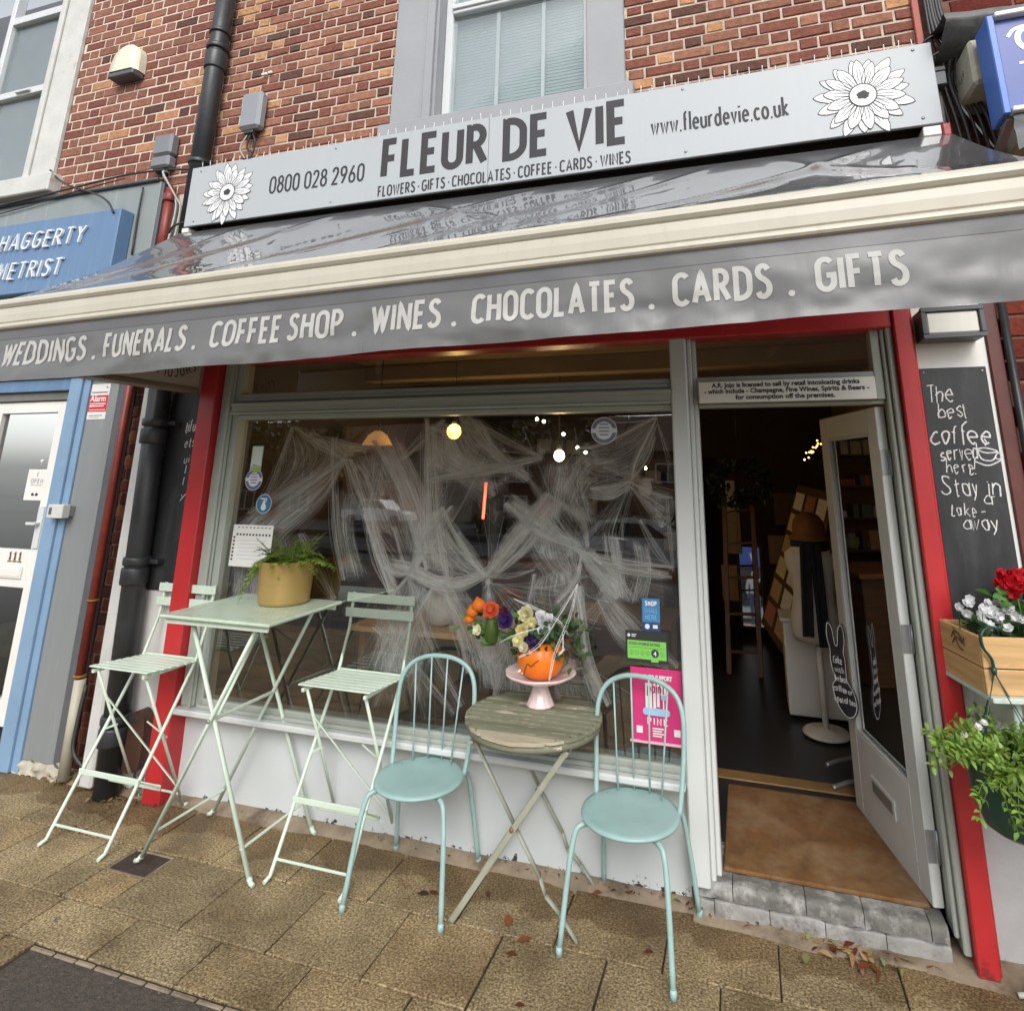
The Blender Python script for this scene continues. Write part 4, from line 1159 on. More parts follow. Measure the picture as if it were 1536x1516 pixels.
# bunny chalkboard on a stand with two curved feet
_R, _L = Vector((.498, .62, 0)), Vector((.388, .715, 0))
_dn = Vector(((_L - _R).y, -(_L - _R).x, 0)).normalized()
if _dn.y > 0: _dn = -_dn
def BP(x, z, t):                 # hung from the free edge of the open leaf, turned towards the street
    return _R.lerp(_L, (.665 - x) / .21) + Vector((0, 0, .62 + (z - .42) * .68)) + _dn * t
t = thing("bunny_chalkboard", "black rabbit shaped chalkboard with white edging hanging on the free edge of the open door", "chalkboard", tuple(BP(.56, .42, .03)))
body = [(q.x, q.y) for q in catmull([(.46, .62, 0), (.49, .50, 0), (.56, .42, 0), (.63, .44, 0), (.665, .52, 0), (.645, .62, 0), (.60, .68, 0), (.595, .76, 0), (.598, .84, 0), (.588, .90, 0), (.608, 1.0, 0), (.595, 1.10, 0), (.557, 1.07, 0), (.54, .95, 0), (.515, .95, 0), (.497, 1.07, 0), (.46, 1.10, 0), (.445, 1.0, 0), (.465, .90, 0), (.462, .84, 0), (.47, .76, 0), (.495, .68, 0)], 4, True)]
nb = len(body)
bo = MB(); bo.add([BP(x, z, k) for k in (.0, .010) for x, z in body], [tuple(range(nb)), tuple(reversed(range(nb, 2 * nb)))] + [(i, (i + 1) % nb, nb + (i + 1) % nb, nb + i) for i in range(nb)]); bo.build("board", W['chalkboard'], t)
em = MB(); Lf, Rt = ribbon([(x + (.56 - x) * .06, z + (.72 - z) * .03) for x, z in body] + [(body[0][0] + (.56 - body[0][0]) * .06, body[0][1] + (.72 - body[0][1]) * .03)], .0055); ne = len(Lf); em.add([BP(p.x, p.y, .0108) for p in Lf] + [BP(p.x, p.y, .0108) for p in Rt], [(i, ne + i, ne + i + 1, i + 1) for i in range(ne - 1)]); em.build("white_edge", W['chalk'], t)
tx = MB()
for s_, x_, z_, w_, h_ in (("Cake", .492, .80, .075, .055), ("with", .497, .735, .08, .05), ("the best", .490, .67, .105, .05), ("coffee or", .475, .595, .16, .052), ("a pot of tea", .475, .52, .175, .048)):
    strokes(tx, s_, (lambda x, y, z, x_=x_, z_=z_: BP(x_ + x, z_ + y, .0115 + z)), h_, .12, .08, .2, width=w_, jitter=.05, wob=.08)
tx.build("chalk_writing", W['chalk'], t)
t = thing("display_stand", "grey metal display stand with two curved feet behind the open door", "stand", (.6, 1.2, .152))
for yy in (1.05, 1.34):
    MB().tube([(.62, yy + .02, .42), (.60, yy + .02, .24), (.55, yy, .19), (.44, yy - .05, .175), (.36, yy - .1, .162)], .013, 8, 5).build("foot", W['steel'], t)
MB().box(.60, .625, 1.06, 1.37, .40, .43, .003).build("crossbar", W['steel'], t)
MB().tube([(.615, 1.2, .431), (.615, 1.2, 1.72)], .012, 8).build("post", W['steel'], t)
for k in range(7):
    z = .62 + k * .16
    mbx = MB(); mbx.cc = rnd.choice([(.62, .52, .34), (.7, .66, .58), (.5, .3, .16), (.35, .36, .4)])
    mbx.box(.50, .60, 1.15, 1.158, z, z + .13, .001, M=Matrix.Translation((0, 0, 0)))
    mbx.build("hanging_card", W['goods'], t)
# more stock in the dark depth of the doorway
for k, (x, y, z, w_, h_, c_) in enumerate(((-.27, 4.2, 1.0, .18, .5, (.35, .25, .12)), (-.22, 3.9, 1.45, .10, .35, (.45, .40, .30)), (.20, 4.3, .9, .25, .3, (.3, .2, .1)), (.30, 4.5, 1.3, .3, .35, (.16, .09, .05)), (.62, 4.2, 1.1, .3, .6, (.22, .15, .08)), (-.30, 3.6, .62, .16, .34, (.3, .17, .06)))):
    m = MB(); m.cc = c_; m.box(x, x + w_, y, y + .04, z, z + h_, .004); m.box(x + w_ * .2, x + w_ * .8, y - .01, y - .0005, z + h_ * .2, z + h_ * .7, .002)
    o = m.build("hanging_goods", W['goods']); tag(o, "dim framed picture hanging in the dark depth of the doorway", "picture", "pictures hanging inside the doorway")
# lamps (lit in the photograph)
def pendant(x, y, z, r, m, label, cat="pendant lamp", top=2.849, sub=(1, 1, 1.05)):
    t = thing("pendant_lamp", label, cat, (x, y, z), group="lit lamps hanging in the shop")
    MB().ball((x, y, z), r, 18, 12, sub).build("bulb", W[m], t)
    pl = bpy.data.lights.new("bulb_light", 'POINT'); pl.energy = 4.0 if m == 'glow_warm' else 3.0; pl.color = (1.0, .62, .25); pl.shadow_soft_size = r * 1.1
    po_ = bpy.data.objects.new("bulb_light", pl); COL.objects.link(po_); po_.parent = t; po_.location = (0, 0, -r * 2.3)
    MB().tube([(x, y, z + r * .95), (x, y, top)], .004, 6).build("flex", W['cable'], t)
    MB().lathe([(.018, 0), (.024, .02), (.02, .05), (.0, .055)], (x, y, z + r * .95), 12).build("holder", W['dark'], t)
    return t
pendant(-2.42, 1.6, 2.225, .062, 'glow_yellow', "yellow lit globe lamp hanging above the orange web drape")
pendant(-1.50, 1.75, 2.02, .045, 'glow_warm', "small bright warm globe lamp hanging over the grey web clump")
def amber(x, y, z, label):
    t = thing("pendant_lamp", label, "pendant lamp", (x, y, z), group="lit lamps hanging in the shop")
    MB().lathe([(.03, .12), (.08, .085), (.13, .0), (.127, .0), (.075, .08), (.03, .11)], (x, y, z), 24).build("shade", W['glow_amber'], t)
    MB().tube([(x, y, z + .14), (x, y, 2.849)], .004, 6).build("flex", W['cable'], t)
amber(-3.02, 1.35, 2.1, "orange glowing shade lamp hanging left behind the pale web")
for i, (x, y, z) in enumerate([(-1.62, 1.5, 2.31), (-1.42, 1.6, 2.19), (-1.30, 1.6, 2.08), (-1.22, 1.55, 2.04), (-1.56, 1.5, 2.29), (-1.17, 1.65, 2.17), (-.45, 1.5, 2.34), (-.78, 1.8, 1.92)]):
    o = MB().ball((x, y, z), .014, 8, 6).build("fairy_light", W['glow_warm']); tag(o, "tiny lit bulb of the string lights near the shop ceiling", "fairy light", "string light bulbs in the shop")
for i in range(14):
    o = MB().ball((.50 + .011 * i + rnd.uniform(-.01, .01), 2.5 + rnd.uniform(-.05, .05), 2.02 + .010 * i + rnd.uniform(-.035, .035)), .008, 6, 5).build("fairy_light", W['glow_gold']); tag(o, "tiny gold bulb in the string of lights above the rack inside the doorway", "fairy light", "gold string lights inside the doorway")
o = MB().tube([(-1.80, .9, 1.81), (-1.815, .9, 1.56)], .009, 10).build("neon_tube", W['glow_red']); tag(o, "short glowing red tube hanging behind the window cobwebs", "neon tube")
t = thing("table_lamp", "small lamp with cream shade on a shelf beside the inside of the door", "table lamp", (.95, 2.4, 1.5))
MB().lathe([(.10, 1.66), (.055, 1.80), (.05, 1.80), (.095, 1.66)], (.95, 2.4, 0), 18).build("lamp_shade", mat('cream_shade', (.55, .36, .16), .8), t)
MB().lathe([(.05, 1.5), (.05, 1.51), (.015, 1.53), (.012, 1.69)], (.95, 2.4, 0), 14).build("stem", W['wood_md'], t)
t = thing("wall_shelf", "dark wooden wall shelf carrying the small lamp by the door", "shelf", (1.0, 2.4, 1.48))
MB().box(.80, 1.149, 1.6, 3.2, 1.475, 1.499, .003).build("board", W['wood_dk'], t)
for yy in (1.8, 3.0): MB().box(1.10, 1.149, yy, yy + .02, 1.34, 1.4745, .003).build("bracket", W['wood_dk'], t)
wr = thing("hanging_wreath", "dark wreath of dried flowers hung above the ladder in the doorway", "wreath", (-.1, 3.0, 1.75))
wm = MB()
for k in range(260):
    a = rnd.uniform(0, 2 * math.pi); q = .21 + rnd.gauss(0, .045)
    wm.cc = rnd.choice([(.3, .3, .2), (.2, .2, .18), (.8, .7, .5), (.5, .2, .1), (.15, .2, .12), (.3, .3, .5)])
    p = Vector((-.06 + q * math.cos(a) * 1.05, 3.0 + rnd.uniform(-.06, .06), 1.78 + q * math.sin(a) * .8))
    d = Vector((rnd.uniform(-1, 1), rnd.uniform(-1, .2), rnd.uniform(-1, 1)))
    wm.leaf(p, d, (rnd.uniform(-1, 1), -1, rnd.uniform(-1, 1)), rnd.uniform(.05, .11), rnd.uniform(.02, .04))
wm.build("dried_flowers", W['dkgreen'], wr, fix=False)
MB().tube([(-.06, 3.0, 1.99), (-.06, 3.0, 2.85)], .004, 6).build("string", W['cable'], wr)
br = MB()
br.tube([(-1.58, .5, 1.62), (-1.50, .5, 1.64), (-1.38, .48, 1.66), (-1.27, .48, 1.74)], [.010, .005], 8, 4); br.tube([(-1.54, .5, 1.635), (-1.56, .5, 1.58)], [.007, .003], 6); br.tube([(-1.60, .5, 1.60), (-1.58, .5, 1.62)], .007, 6)
o = br.build("twig", W['bark']); tag(o, "crooked dark twig caught in the window cobweb", "twig")
o = MB().tube([(-.615, .6, 2.2), (-.60, .6, 1.84)], .006, 6).build("hanging_rod", W['cable']); tag(o, "thin black rod hanging in the window beside the right web", "rod")
lam = thing("hanging_lamp", "unlit pale lamp holder hanging on the thin black rod in the window", "lamp", (-.62, .6, 1.78))
MB().lathe([(.01, .06), (.035, .05), (.045, .0), (.03, -.035), (.0, -.045)], (-.60, .6, 1.79), 14).build("shade", W['linen'], lam)
# ------------------------------------------------------------------ shop sign
SY = -.20
sg = thing("shop_sign", "long pale grey shop sign with a white daisy at each end", "sign", (-1.35, SY, 3.8))
bo = MB()
bo.box(-3.735, -1.385, SY, -.178, 3.575, 4.035, .003); bo.box(-1.383, 1.045, SY, -.178, 3.572, 4.03, .003)
board = bo.build("board", W['sign'], sg)
MB().box(-3.70, 1.01, -.1775, -.0005, 3.625, 4.02).build("backing_box", W['cable'], sg)  # dark box added so the sign's underside looks black like a shadow gap
mb = MB()
for x in (-3.65, -2.5, -1.5, -1.27, -.2, .96):
    for z in (3.61, 4.0): mb.lathe([(.009, .0), (.007, .003), (0, .004)], (0, 0, 0), 10, M=Matrix.Translation((x, SY, z)) @ Matrix.Rotation(math.pi / 2, 4, 'X'))
mb.build("screw", W['steel'], sg)
P = plane((-2.135, SY, 3.712))
t_ = MB(); strokes(t_, "FLEUR DE VIE", P, .292, .165, .085, .30, width=1.62); t_.build("lettering", W['sign_dark'], sg)
t_ = MB(); strokes(t_, "FLOWERS \u00b7 GIFTS \u00b7 CHOCOLATES \u00b7 COFFEE \u00b7 CARDS \u00b7 WINES", plane((-2.145, SY, 3.594), (1, 0, -.004)), .078, .135, .12, .20, width=1.64); t_.build("lettering", W['sign_dark'], sg)
t_ = MB(); strokes(t_, "0800 028 2960", plane((-3.015, SY, 3.732), (1, 0, -.01)), .132, .115, .10, .26, width=.755); t_.build("lettering", W['sign_dark'], sg)
t_ = MB(); strokes(t_, "www.fleurdevie.co.uk", plane((-.385, SY, 3.737), (1, 0, -.008)), .125, .105, .105, .2, width=.73); t_.build("lettering", W['sign_dark'], sg)
def daisy(cx, cz, r):
    Mx = plane((cx, SY, cz))
    pet, ln, core = MB(), MB(), MB()
    q = 0
    for ring, (n, rr, ww, ph) in enumerate(((15, 1.0, .125, .1), (14, .86, .12, .31))):
        for k in range(n):
            a = 2 * math.pi * (k + rnd.uniform(-.14, .14)) / n + ph
            L_ = r * rr * rnd.uniform(.88, 1.06); w_ = r * ww * rnd.uniform(.9, 1.15)
            d = Vector((math.cos(a), math.sin(a))); nrm = Vector((-d.y, d.x))
            out = []
            for (u, v) in ((.22, .35), (.45, .9), (.68, 1.0), (.85, .72), (.95, .35), (1.0, .0), (.95, -.35), (.85, -.72), (.68, -1.0), (.45, -.9), (.22, -.35)):
                p = d * (L_ * u) + nrm * (w_ * v); out.append((p.x, p.y))
            q += 1
            z = .0008 + q * .00016
            pet.add([Mx(x, y, z) for x, y in out], [tuple(range(len(out)))])
            Lf, Rt = ribbon(out, r * .015)
            m = len(Lf)
            ln.add([Mx(p.x, p.y, z + .0004) for p in Lf] + [Mx(p.x, p.y, z + .0004) for p in Rt], [(i, m + i, m + i + 1, i + 1) for i in range(m - 1)])
            for s_ in (-.3, .28):
                pp = [tuple(d * (L_ * .3) + nrm * (w_ * s_ * .6)), tuple(d * (L_ * .55) + nrm * (w_ * s_)), tuple(d * (L_ * .72) + nrm * (w_ * s_ * .8))]
                Lf, Rt = ribbon(pp, r * .013); m = 3
                ln.add([Mx(p.x, p.y, z + .0003) for p in Lf] + [Mx(p.x, p.y, z + .0003) for p in Rt], [(i, m + i, m + i + 1, i + 1) for i in range(m - 1)])
    e = pet.build("daisy_emblem", W['white_vinyl'], sg, fix=False)
    ln.build("outline", W['sign_dark'], e, fix=False)
    disc(core, Mx, 0, 0, r * .27, .0075)
    core.build("centre", W['white_vinyl'], e, fix=False)
    ey = MB(); disc(ey, Mx, 0, 0, r * .285, .0081, 36, r * .262); 
    vs = [Mx(r * .125 * (1 + .12 * math.sin(7 * a)) * math.cos(a), r * .10 * (1 + .12 * math.sin(5 * a + 1)) * math.sin(a), .0081) for a in [2 * math.pi * k / 30 for k in range(30)]]
    ey.add(vs, [tuple(range(30))]); ey.build("eye", W['sign_dark'], e, fix=False)
daisy(-3.375, 3.795, .235)
daisy(.705, 3.785, .235)
bk = thing("sign_bracket", "white and red bracket end under the right end of the shop sign", "bracket", (1.0, -.18, 3.53))
MB().box(.955, 1.035, -.19, -.06, 3.515, 3.568, .004).build("end_block", W['white_paint'], bk); MB().box(1.036, 1.075, -.20, -.06, 3.50, 3.57, .006).build("end_cap", W['red'], bk)
bk = thing("sign_bracket", "small white bracket end under the left end of the shop sign", "bracket", (-3.72, -.18, 3.53))
MB().box(-3.76, -3.70, -.19, -.06, 3.535, 3.572, .004).build("end_block", W['white_paint'], bk)
sp = MB()
x = -3.71
while x < 1.03:
    sp.tube([(x, -.14, 4.03), (x + rnd.uniform(-.006, .006), -.14 + rnd.uniform(-.01, .01), 4.105 + rnd.uniform(-.01, .01))], .0021, 5); x += .068
sp.box(-3.72, 1.03, -.152, -.128, 4.036, 4.042)
o = sp.build("bird_spikes", W['white_vinyl']); tag(o, "row of thin wire bird spikes along the top of the shop sign", "bird spikes")

# ------------------------------------------------------------------ awning
AX0, AX1 = -3.79, 1.075
FYL, FYR, FZL, FZR = -1.16, -1.17, 2.765, 2.868
def front(u): return Vector((AX0 + (AX1 - AX0) * u, FYL + (FYR - FYL) * u, FZL + (FZR - FZL) * u))
aw = thing("shop_awning", "wet dark grey pull out awning with a lettered valance over the shopfront", "awning", (-1.35, -.6, 3.0))
def fab(u, v):
    f = front(u); bx = AX0 + (AX1 - AX0) * u
    b = Vector((bx, -.186, 3.535 - .02 * u))
    p = b.lerp(f, v)
    x = p.x
    e = math.sin(math.pi * min(1, max(0, v)))
    sag = .05 * e * (.75 + .25 * math.sin(x * 1.3 + .6))
    # tension folds run out diagonally from the roller
    d = 0
    for k, (x0, sl, wd, am) in enumerate(((-3.0, 1.25, .055, .022), (-2.45, -.9, .05, .014), (-1.75, 1.6, .06, .018), (-.9, 1.2, .05, .022), (-.55, 1.1, .04, .018), (.15, 1.35, .06, .024), (.55, -.7, .06, .018), (-3.45, .6, .05, .014), (-1.2, -1.4, .05, .012), (.75, .3, .05, .015))):
        q = (x - x0) + (v - .5) * sl
        d += am * math.exp(-(q / wd) ** 2) * e * (1 - .3 * v)
    d += noise.noise((x * 1.7 + v * 2.0, v * 2.2, .3)) * .010 * e + noise.noise((x * 7 + v * 6, v * 5, 4.3)) * .0016 * e + noise.noise((x * 22 + v * 12, v * 9, 2.3)) * .0005 * e
    return (p.x, p.y, p.z - sag + d)
MB().grid(fab, 260, 60).build("fabric", W['fabric'], aw, fix=False)
# front rail: rounded head, flat body, rolled lip
prof = []
for a in range(-60, 191, 25): prof.append((-.012 - .030 * math.cos(R(a)) * (1 if True else 1), -.030 + .030 * math.sin(R(a))))
prof = [(.03, -.005), (.015, .004), (-.008, .006), (-.026, -.002), (-.037, -.018), (-.038, -.034), (-.028, -.047), (-.020, -.052), (-.024, -.056), (-.026, -.09), (-.024, -.128), (-.018, -.134), (-.026, -.139), (-.034, -.147), (-.035, -.157), (-.029, -.166), (-.016, -.171), (.0, -.172), (.03, -.17)]
fr_ = MB()
n = len(prof)
vs = []
for u in (0.0, 1.0):
    f = front(u)
    for (y, z) in prof: vs.append((f.x, f.y + y, f.z + z))
fr_.add(vs, [tuple(range(n)), tuple(reversed(range(n, 2 * n)))])
fr_.add(vs, [(i, i + 1, n + i + 1, n + i) for i in range(n - 1)] + [(n - 1, 0, n, 2 * n - 1)], False)
fr_.build("front_rail", W['cream'], aw)
for u in (0, 1):
    f = front(u); s_ = -1 if u == 0 else 1
    MB().box(f.x + s_ * .001, f.x + s_ * .014, f.y - .045, f.y + .04, f.z - .18, f.z + .012, .004).build("end_cap", W['cream'], aw)
VH = .288
def val(u, v):           # u along, v down 0..1
    f = front(u); x = f.x
    w = noise.noise((x * 2.6, v * 1.6, 5.5)) * .026 * v + noise.noise((x * 6.5, v * 3.5, 8.8)) * .012 * v + noise.noise((x * 15, v * 7, 1.8)) * .004 * v
    return Vector((x, f.y - .012 + w - .012 * v, f.z - .165 - v * (VH + .012 * noise.noise((x * 1.3, 3, 2)))))
vl = MB().grid(lambda u, v: val(u, v), 320, 18).build("valance", W['valance'], aw, fix=False)
hm = MB().grid(lambda u, v: val(u, .02 + .19 * v) + Vector((0, -.0016, 0)), 320, 4).build("valance_hem", mat('valance_hem_cloth', (.105, .105, .11), .4, var=.1, scale=4, bump=.15, bscale=12), aw, fix=False)
def MV(x0, z0):
    def M(x, y, z):
        X = x0 + x
        u = (X - AX0) / (AX1 - AX0); f = front(u)
        Z = z0 + (X + 3.62) * .0204 + y
        v = (f.z - .165 - Z) / VH
        p = val(u, v)
        return (X, p.y - z - .0012, Z)
    return M
tx = MB()
segs = [("WEDDINGS", -3.625, -3.055), (".", -3.01, None), ("FUNERALS", -2.938, -2.423), (".", -2.375, None), ("COFFEE SHOP", -2.279, -1.585), (".", -1.54, None), ("WINES", -1.449, -1.123), (".", -1.075, None), ("CHOCOLATES", -.990, -.346), (".", -.295, None), ("CARDS", -.207, .130), (".", .180, None), ("GIFTS", .268, .546)]
for s_, xa, xb in segs:
    strokes(tx, s_, MV(xa, 2.397), .126, .155, .10, .26, width=(xb - xa) if xb else None, dense=.06, lift=.0008)
tx.build("lettering", W['valance_text'], aw, fix=False)
for ax_ in (-2.9, .25):
    MB().bar((ax_, -.12, 3.2), (ax_ + .25, -.62, 2.98), .05, .035, bev=.006).build("folding_arm", W['cream'], aw); MB().bar((ax_ + .25, -.66, 2.97), (ax_ - .05, -1.1, 2.72), .045, .03, bev=.006).build("folding_arm", W['cream'], aw)

# ------------------------------------------------------------------ projecting box sign under the awning
SX = -3.50
ps = thing("projecting_sign", "cream box sign sticking out from the wall under the left of the awning", "sign", (SX, -.4, 2.6))
MB().box(SX - .11, SX, -.80, -.09, 2.425, 3.02, .006).build("box", mat('sign_cream_face', (.50, .43, .37), .5, var=.04), ps)
MB().box(SX - .12, SX + .008, -.82, -.088, 2.395, 2.424, .004).build("bottom_edge", mat('brown_edge_trim', (.24, .19, .14), .5, var=.1), ps)
MB().box(SX - .125, SX + .01, -.90, -.821, 2.405, 2.44, .004).build("end_bracket", W['white_paint'], ps)
tx = MB()
s_ = "\u00b7 CHOCOLATES \u00b7"
rc = .27; cy_, cz_ = -.34, 2.80
tot = text_width(s_, .13, .14, .12)
xx = 0; hgt = .062
for ch in s_:
    if ch == ' ': xx += .12; continue
    gw = G[ch][0]
    mid = (xx + (gw + .13) / 2 - tot / 2) * hgt * .95
    a = mid / rc
    # letters hang with their heads outwards round the foot of a circle
    py, pz = cy_ - math.sin(a) * rc, cz_ - math.cos(a) * rc
    xd = Vector((0, -math.cos(a), math.sin(a))); yd = Vector((0, -math.sin(a), -math.cos(a)))
    o_ = Vector((SX, py, pz)) - xd * ((gw + .13) / 2 * hgt * .95)
    strokes(tx, ch, (lambda x, y, z, o_=o_, xd=xd, yd=yd: o_ + xd * x + yd * y + Vector((z + .0005, 0, 0))), hgt, .13, xs=.95)
    xx += gw + .13 + .14
tx.build("lettering", mat('brown_lettering', (.07, .03, .02), .6), ps, fix=False)

# ------------------------------------------------------------------ chalkboards, lamp, licence plate
cb = thing("chalkboard", "tall chalkboard with handwritten coffee message right of the red post", "chalkboard", (.98, -.03, 1.9))
MB().box(.832, 1.112, -.022, -.002, 1.20, 2.385, .003).build("board", W['chalkboard'], cb)
mb = MB()
for x in (.85, 1.095): mb.lathe([(.006, 0), (.004, .003), (0, .004)], (0, 0, 0), 8, M=Matrix.Translation((x, -.022, 2.365)) @ Matrix.Rotation(math.pi / 2, 4, 'X'))
mb.build("screw", W['alu'], cb)
tx = MB()
CY = -.022
for s_, x_, z_, w_, h_, sl in (("The", .846, 2.222, .105, .082, .1), ("best", .885, 2.150, .125, .075, .08), ("coffee", .848, 2.028, .225, .098, .12), ("served", .870, 1.955, .155, .078, .1), ("here!", .890, 1.895, .115, .070, .1), ("Stay in", .865, 1.80, .215, .085, .06), ("or", 1.02, 1.765, .05, .062, 0), ("take-", .880, 1.71, .13, .062, .1), ("away", .925, 1.655, .13, .068, .05)):
    strokes(tx, s_, plane((x_, CY, z_), (1, 0, -.02)), h_, .07, .12, .28, width=w_, jitter=.07, slant=sl, wob=.13)
Mc = plane((1.058, CY, 2.0))
for q, pts in enumerate((CR((-.035, .0), (-.02, -.04), (.02, -.045), (.045, -.01)), CR((-.04, .004), (0, -.012), (.045, -.006), (.0, .01), (-.04, .004)), CR((.045, -.012), (.062, -.02), (.05, -.04), (.03, -.035)), CR((-.05, -.05), (0, -.068), (.055, -.045)), CR((0, .02), (.008, .035), (0, .05)))):
    Lf, Rt = ribbon(pts, .006); n = len(Lf)
    tx.add([Mc(p.x, p.y, .0013 + q * .0001) for p in Lf] + [Mc(p.x, p.y, .0013 + q * .0001) for p in Rt], [(i, n + i, n + i + 1, i + 1) for i in range(n - 1)])
tx.build("chalk_writing", W['chalk'], cb, fix=False)
cb = thing("chalkboard", "tall faded chalkboard squeezed between brick strip and left red post", "chalkboard", (-3.63, -.02, 1.8))
MB().box(-3.79, -3.492, -.026, -.005, 1.14, 2.40, .003).build("board", W['chalkboard'], cb)
tx = MB()
for s_, x_, z_, w_, h_ in (("tiful", -3.635, 2.13, .10, .085), ("ets", -3.625, 2.03, .09, .07), ("uit", -3.605, 1.93, .075, .06), ("l", -3.585, 1.86, None, .06), ("l", -3.590, 1.79, None, .055), ("y", -3.60, 1.70, .05, .05)):
    strokes(tx, s_, plane((x_, -.026, z_), (1, 0, .12)), h_, .10, .12, .3, width=w_, jitter=.04, slant=.1)
tx.build("chalk_writing", W['chalk'], cb, fix=False)
ll = thing("wall_lamp", "square black framed bulkhead lamp with ribbed frosted glass under the awning", "wall lamp", (.97, -.05, 2.58))
fb = MB(); x0, x1, z0, z1 = .84, 1.10, 2.505, 2.655
fb.box(x0, x1, -.15, -.128, z0, z0 + .022, .003); fb.box(x0, x1, -.15, -.128, z1 - .022, z1, .003); fb.box(x0, x0 + .022, -.15, -.128, z0 + .0225, z1 - .0225, .003); fb.box(x1 - .022, x1, -.15, -.128, z0 + .0225, z1 - .0225, .003)
fb.box(x0 + .004, x1 - .004, -.1275, -.001, z0 + .004, z0 + .014, .002); fb.box(x0 + .004, x1 - .004, -.1275, -.001, z1 - .014, z1 - .004, .002); fb.box(x0 + .004, x0 + .014, -.1275, -.001, z0 + .0145, z1 - .0145, .002); fb.box(x1 - .014, x1 - .004, -.1275, -.001, z0 + .0145, z1 - .0145, .002)
fb.build("frame", W['dark'], ll); MB().box(x0 + .024, x1 - .024, -.139, -.02, z0 + .024, z1 - .024, .006).build("glass", W['lampglass'], ll)
lic = thing("licence_plate", "white licence notice with black lettering above the open doorway", "notice", (.21, -.05, 2.29))
MB().box(-.205, .632, -.052, -.0305, 2.243, 2.352, .002).build("plate", W['white_paint'], lic)
tx = MB()
for s_, z_, w_ in (("A.R. Jojo is licensed to sell by retail intoxicating drinks", 2.321, .70), ("- which include - Champagne, Fine Wines, Spirits & Beers -", 2.290, .78), ("for consumption off the premises.", 2.258, .47)):
    m0 = MB(); print_text(m0, s_, lambda x, y, z: (x, y, z), 1.0, 'LEFT', bold=.035)
    wd = max(v.x for v in m0.v)
    sz = .0325
    print_text(tx, s_, plane((.213 - w_ / 2, -.052, z_)), sz, 'LEFT', xs=w_ / (wd * sz), bold=.035)
tx.build("lettering", W['ink'], lic, fix=False)
# ------------------------------------------------------------------ optician's front
ob = thing("optician_shopfront", "grey pilaster, blue frame and white glazed door of the neighbouring shop", "shopfront", (-5, 0, 0))
MB().box(-4.568, -4.30, -.035, .06, .075, 3.2, .005).build("pilaster", W['pilaster'], ob)
MB().box(-4.299, -4.245, -.03, .06, .06, 3.2, .004).build("pilaster_edge", W['dark'], ob)
m = MB(); m.box(-4.745, -4.63, -.07, .06, .0, 2.545, .006); m.box(-4.629, -4.569, -.05, .06, .0, 2.545, .005); m.build("blue_post", W['blue_pale'], ob)
MB().box(-7.5, -4.746, -.06, .06, 2.455, 2.545, .005).build("blue_head", W['blue'], ob)
MB().box(-7.5, -4.746, -.03, .06, 2.39, 2.4545, .004).build("head_rail", mat('grey_brown_rail', (.15, .145, .13), .5), ob)
for a in range(9):
    pass
rub = MB()
rub.grid(lambda u, v: (-4.62 + .40 * u, -.03 - .02 * v + .03 * noise.noise((u * 7, v * 3, 2)), .09 * (1 - v) + .025 * noise.noise((u * 9, v * 5, 6))), 24, 6)
rub.build("crumbling_base", W['corbel'], ob, fix=False)
od = MB()
od.box(-4.90, -4.805, -.01, .05, .22, 2.385, .004); od.box(-5.62, -5.50, -.01, .05, .22, 2.385, .004); od.box(-5.499, -4.9005, -.01, .05, 2.30, 2.385, .004)
od.box(-5.499, -4.9005, -.01, .05, 1.075, 1.325, .004); od.box(-5.499, -4.9005, -.01, .05, .22, .37, .004)
dd = thing("optician_door", "white glazed door of the neighbouring shop, number 111 on its middle rail", "door", (-5.2, 0, .2))
od.build("door_leaf", W['white_paint'], dd)
for z0, z1 in ((1.326, 2.299), (.371, 1.074)):
    m = MB(); m.add([(-5.499, .02, z0), (-4.901, .02, z0), (-4.901, .02, z1), (-5.499, .02, z1)], [(0, 1, 2, 3)]); m.build("pane", W['glass_door'], dd, fix=False)
m = MB(); m.box(-5.22, -4.935, -.022, -.0105, 1.135, 1.215, .003); lbx = m.build("letterbox", W['white_paint'], dd)
MB().box(-5.21, -4.945, -.026, -.0222, 1.148, 1.203, .002).build("flap", W['white_paint'], lbx)
n_ = MB()
for x in (-5.105, -5.055, -5.005): strokes(n_, "1", plane((x, -.0105, 1.245)), .065, .3, lift=.002); n_.box(x + .0, x + .04, -.0135, -.0107, 1.243, 1.25)
n_.build("number", mat('brass_numerals', (.20, .11, .04), .4, metal=.5), dd)
h = MB(); h.box(-4.885, -4.83, -.022, -.0105, 1.34, 1.63, .003); h.box(-4.87, -4.84, -.05, -.0225, 1.50, 1.52, .004); h.box(-4.93, -4.84, -.062, -.0505, 1.50, 1.52, .004)
h.build("handle", W['upvc'], dd)
MB().box(-5.62, -4.76, .06, 2.0, .0, .19).build("floor", W['floor'], ob)
MB().box(-7.5, -4.6, 2.0, 2.05, .0, 2.6).build("inner_wall", W['inwall'], ob)
MB().box(-4.60, -4.57, .061, 2.0, .0, 2.6).build("inner_wall", W['inwall'], ob)
MB().box(-7.5, -4.6, .061, 2.05, 2.56, 2.6).build("ceiling", W['inwall'], ob)
MB().box(-7.5, -5.63, -.01, .06, .0, 2.39).build("front_wall", W['pilaster'], ob)
ms = thing("moustache_sign", "white OPEN card hanging inside the white door's glass", "open sign", (-5, .0, 1.8))
o = MB().box(-5.10, -4.885, .004, .007, 1.665, 1.885, .001).build("card", W['paper'], ms)
P = plane((-4.992, .004, 1.80))
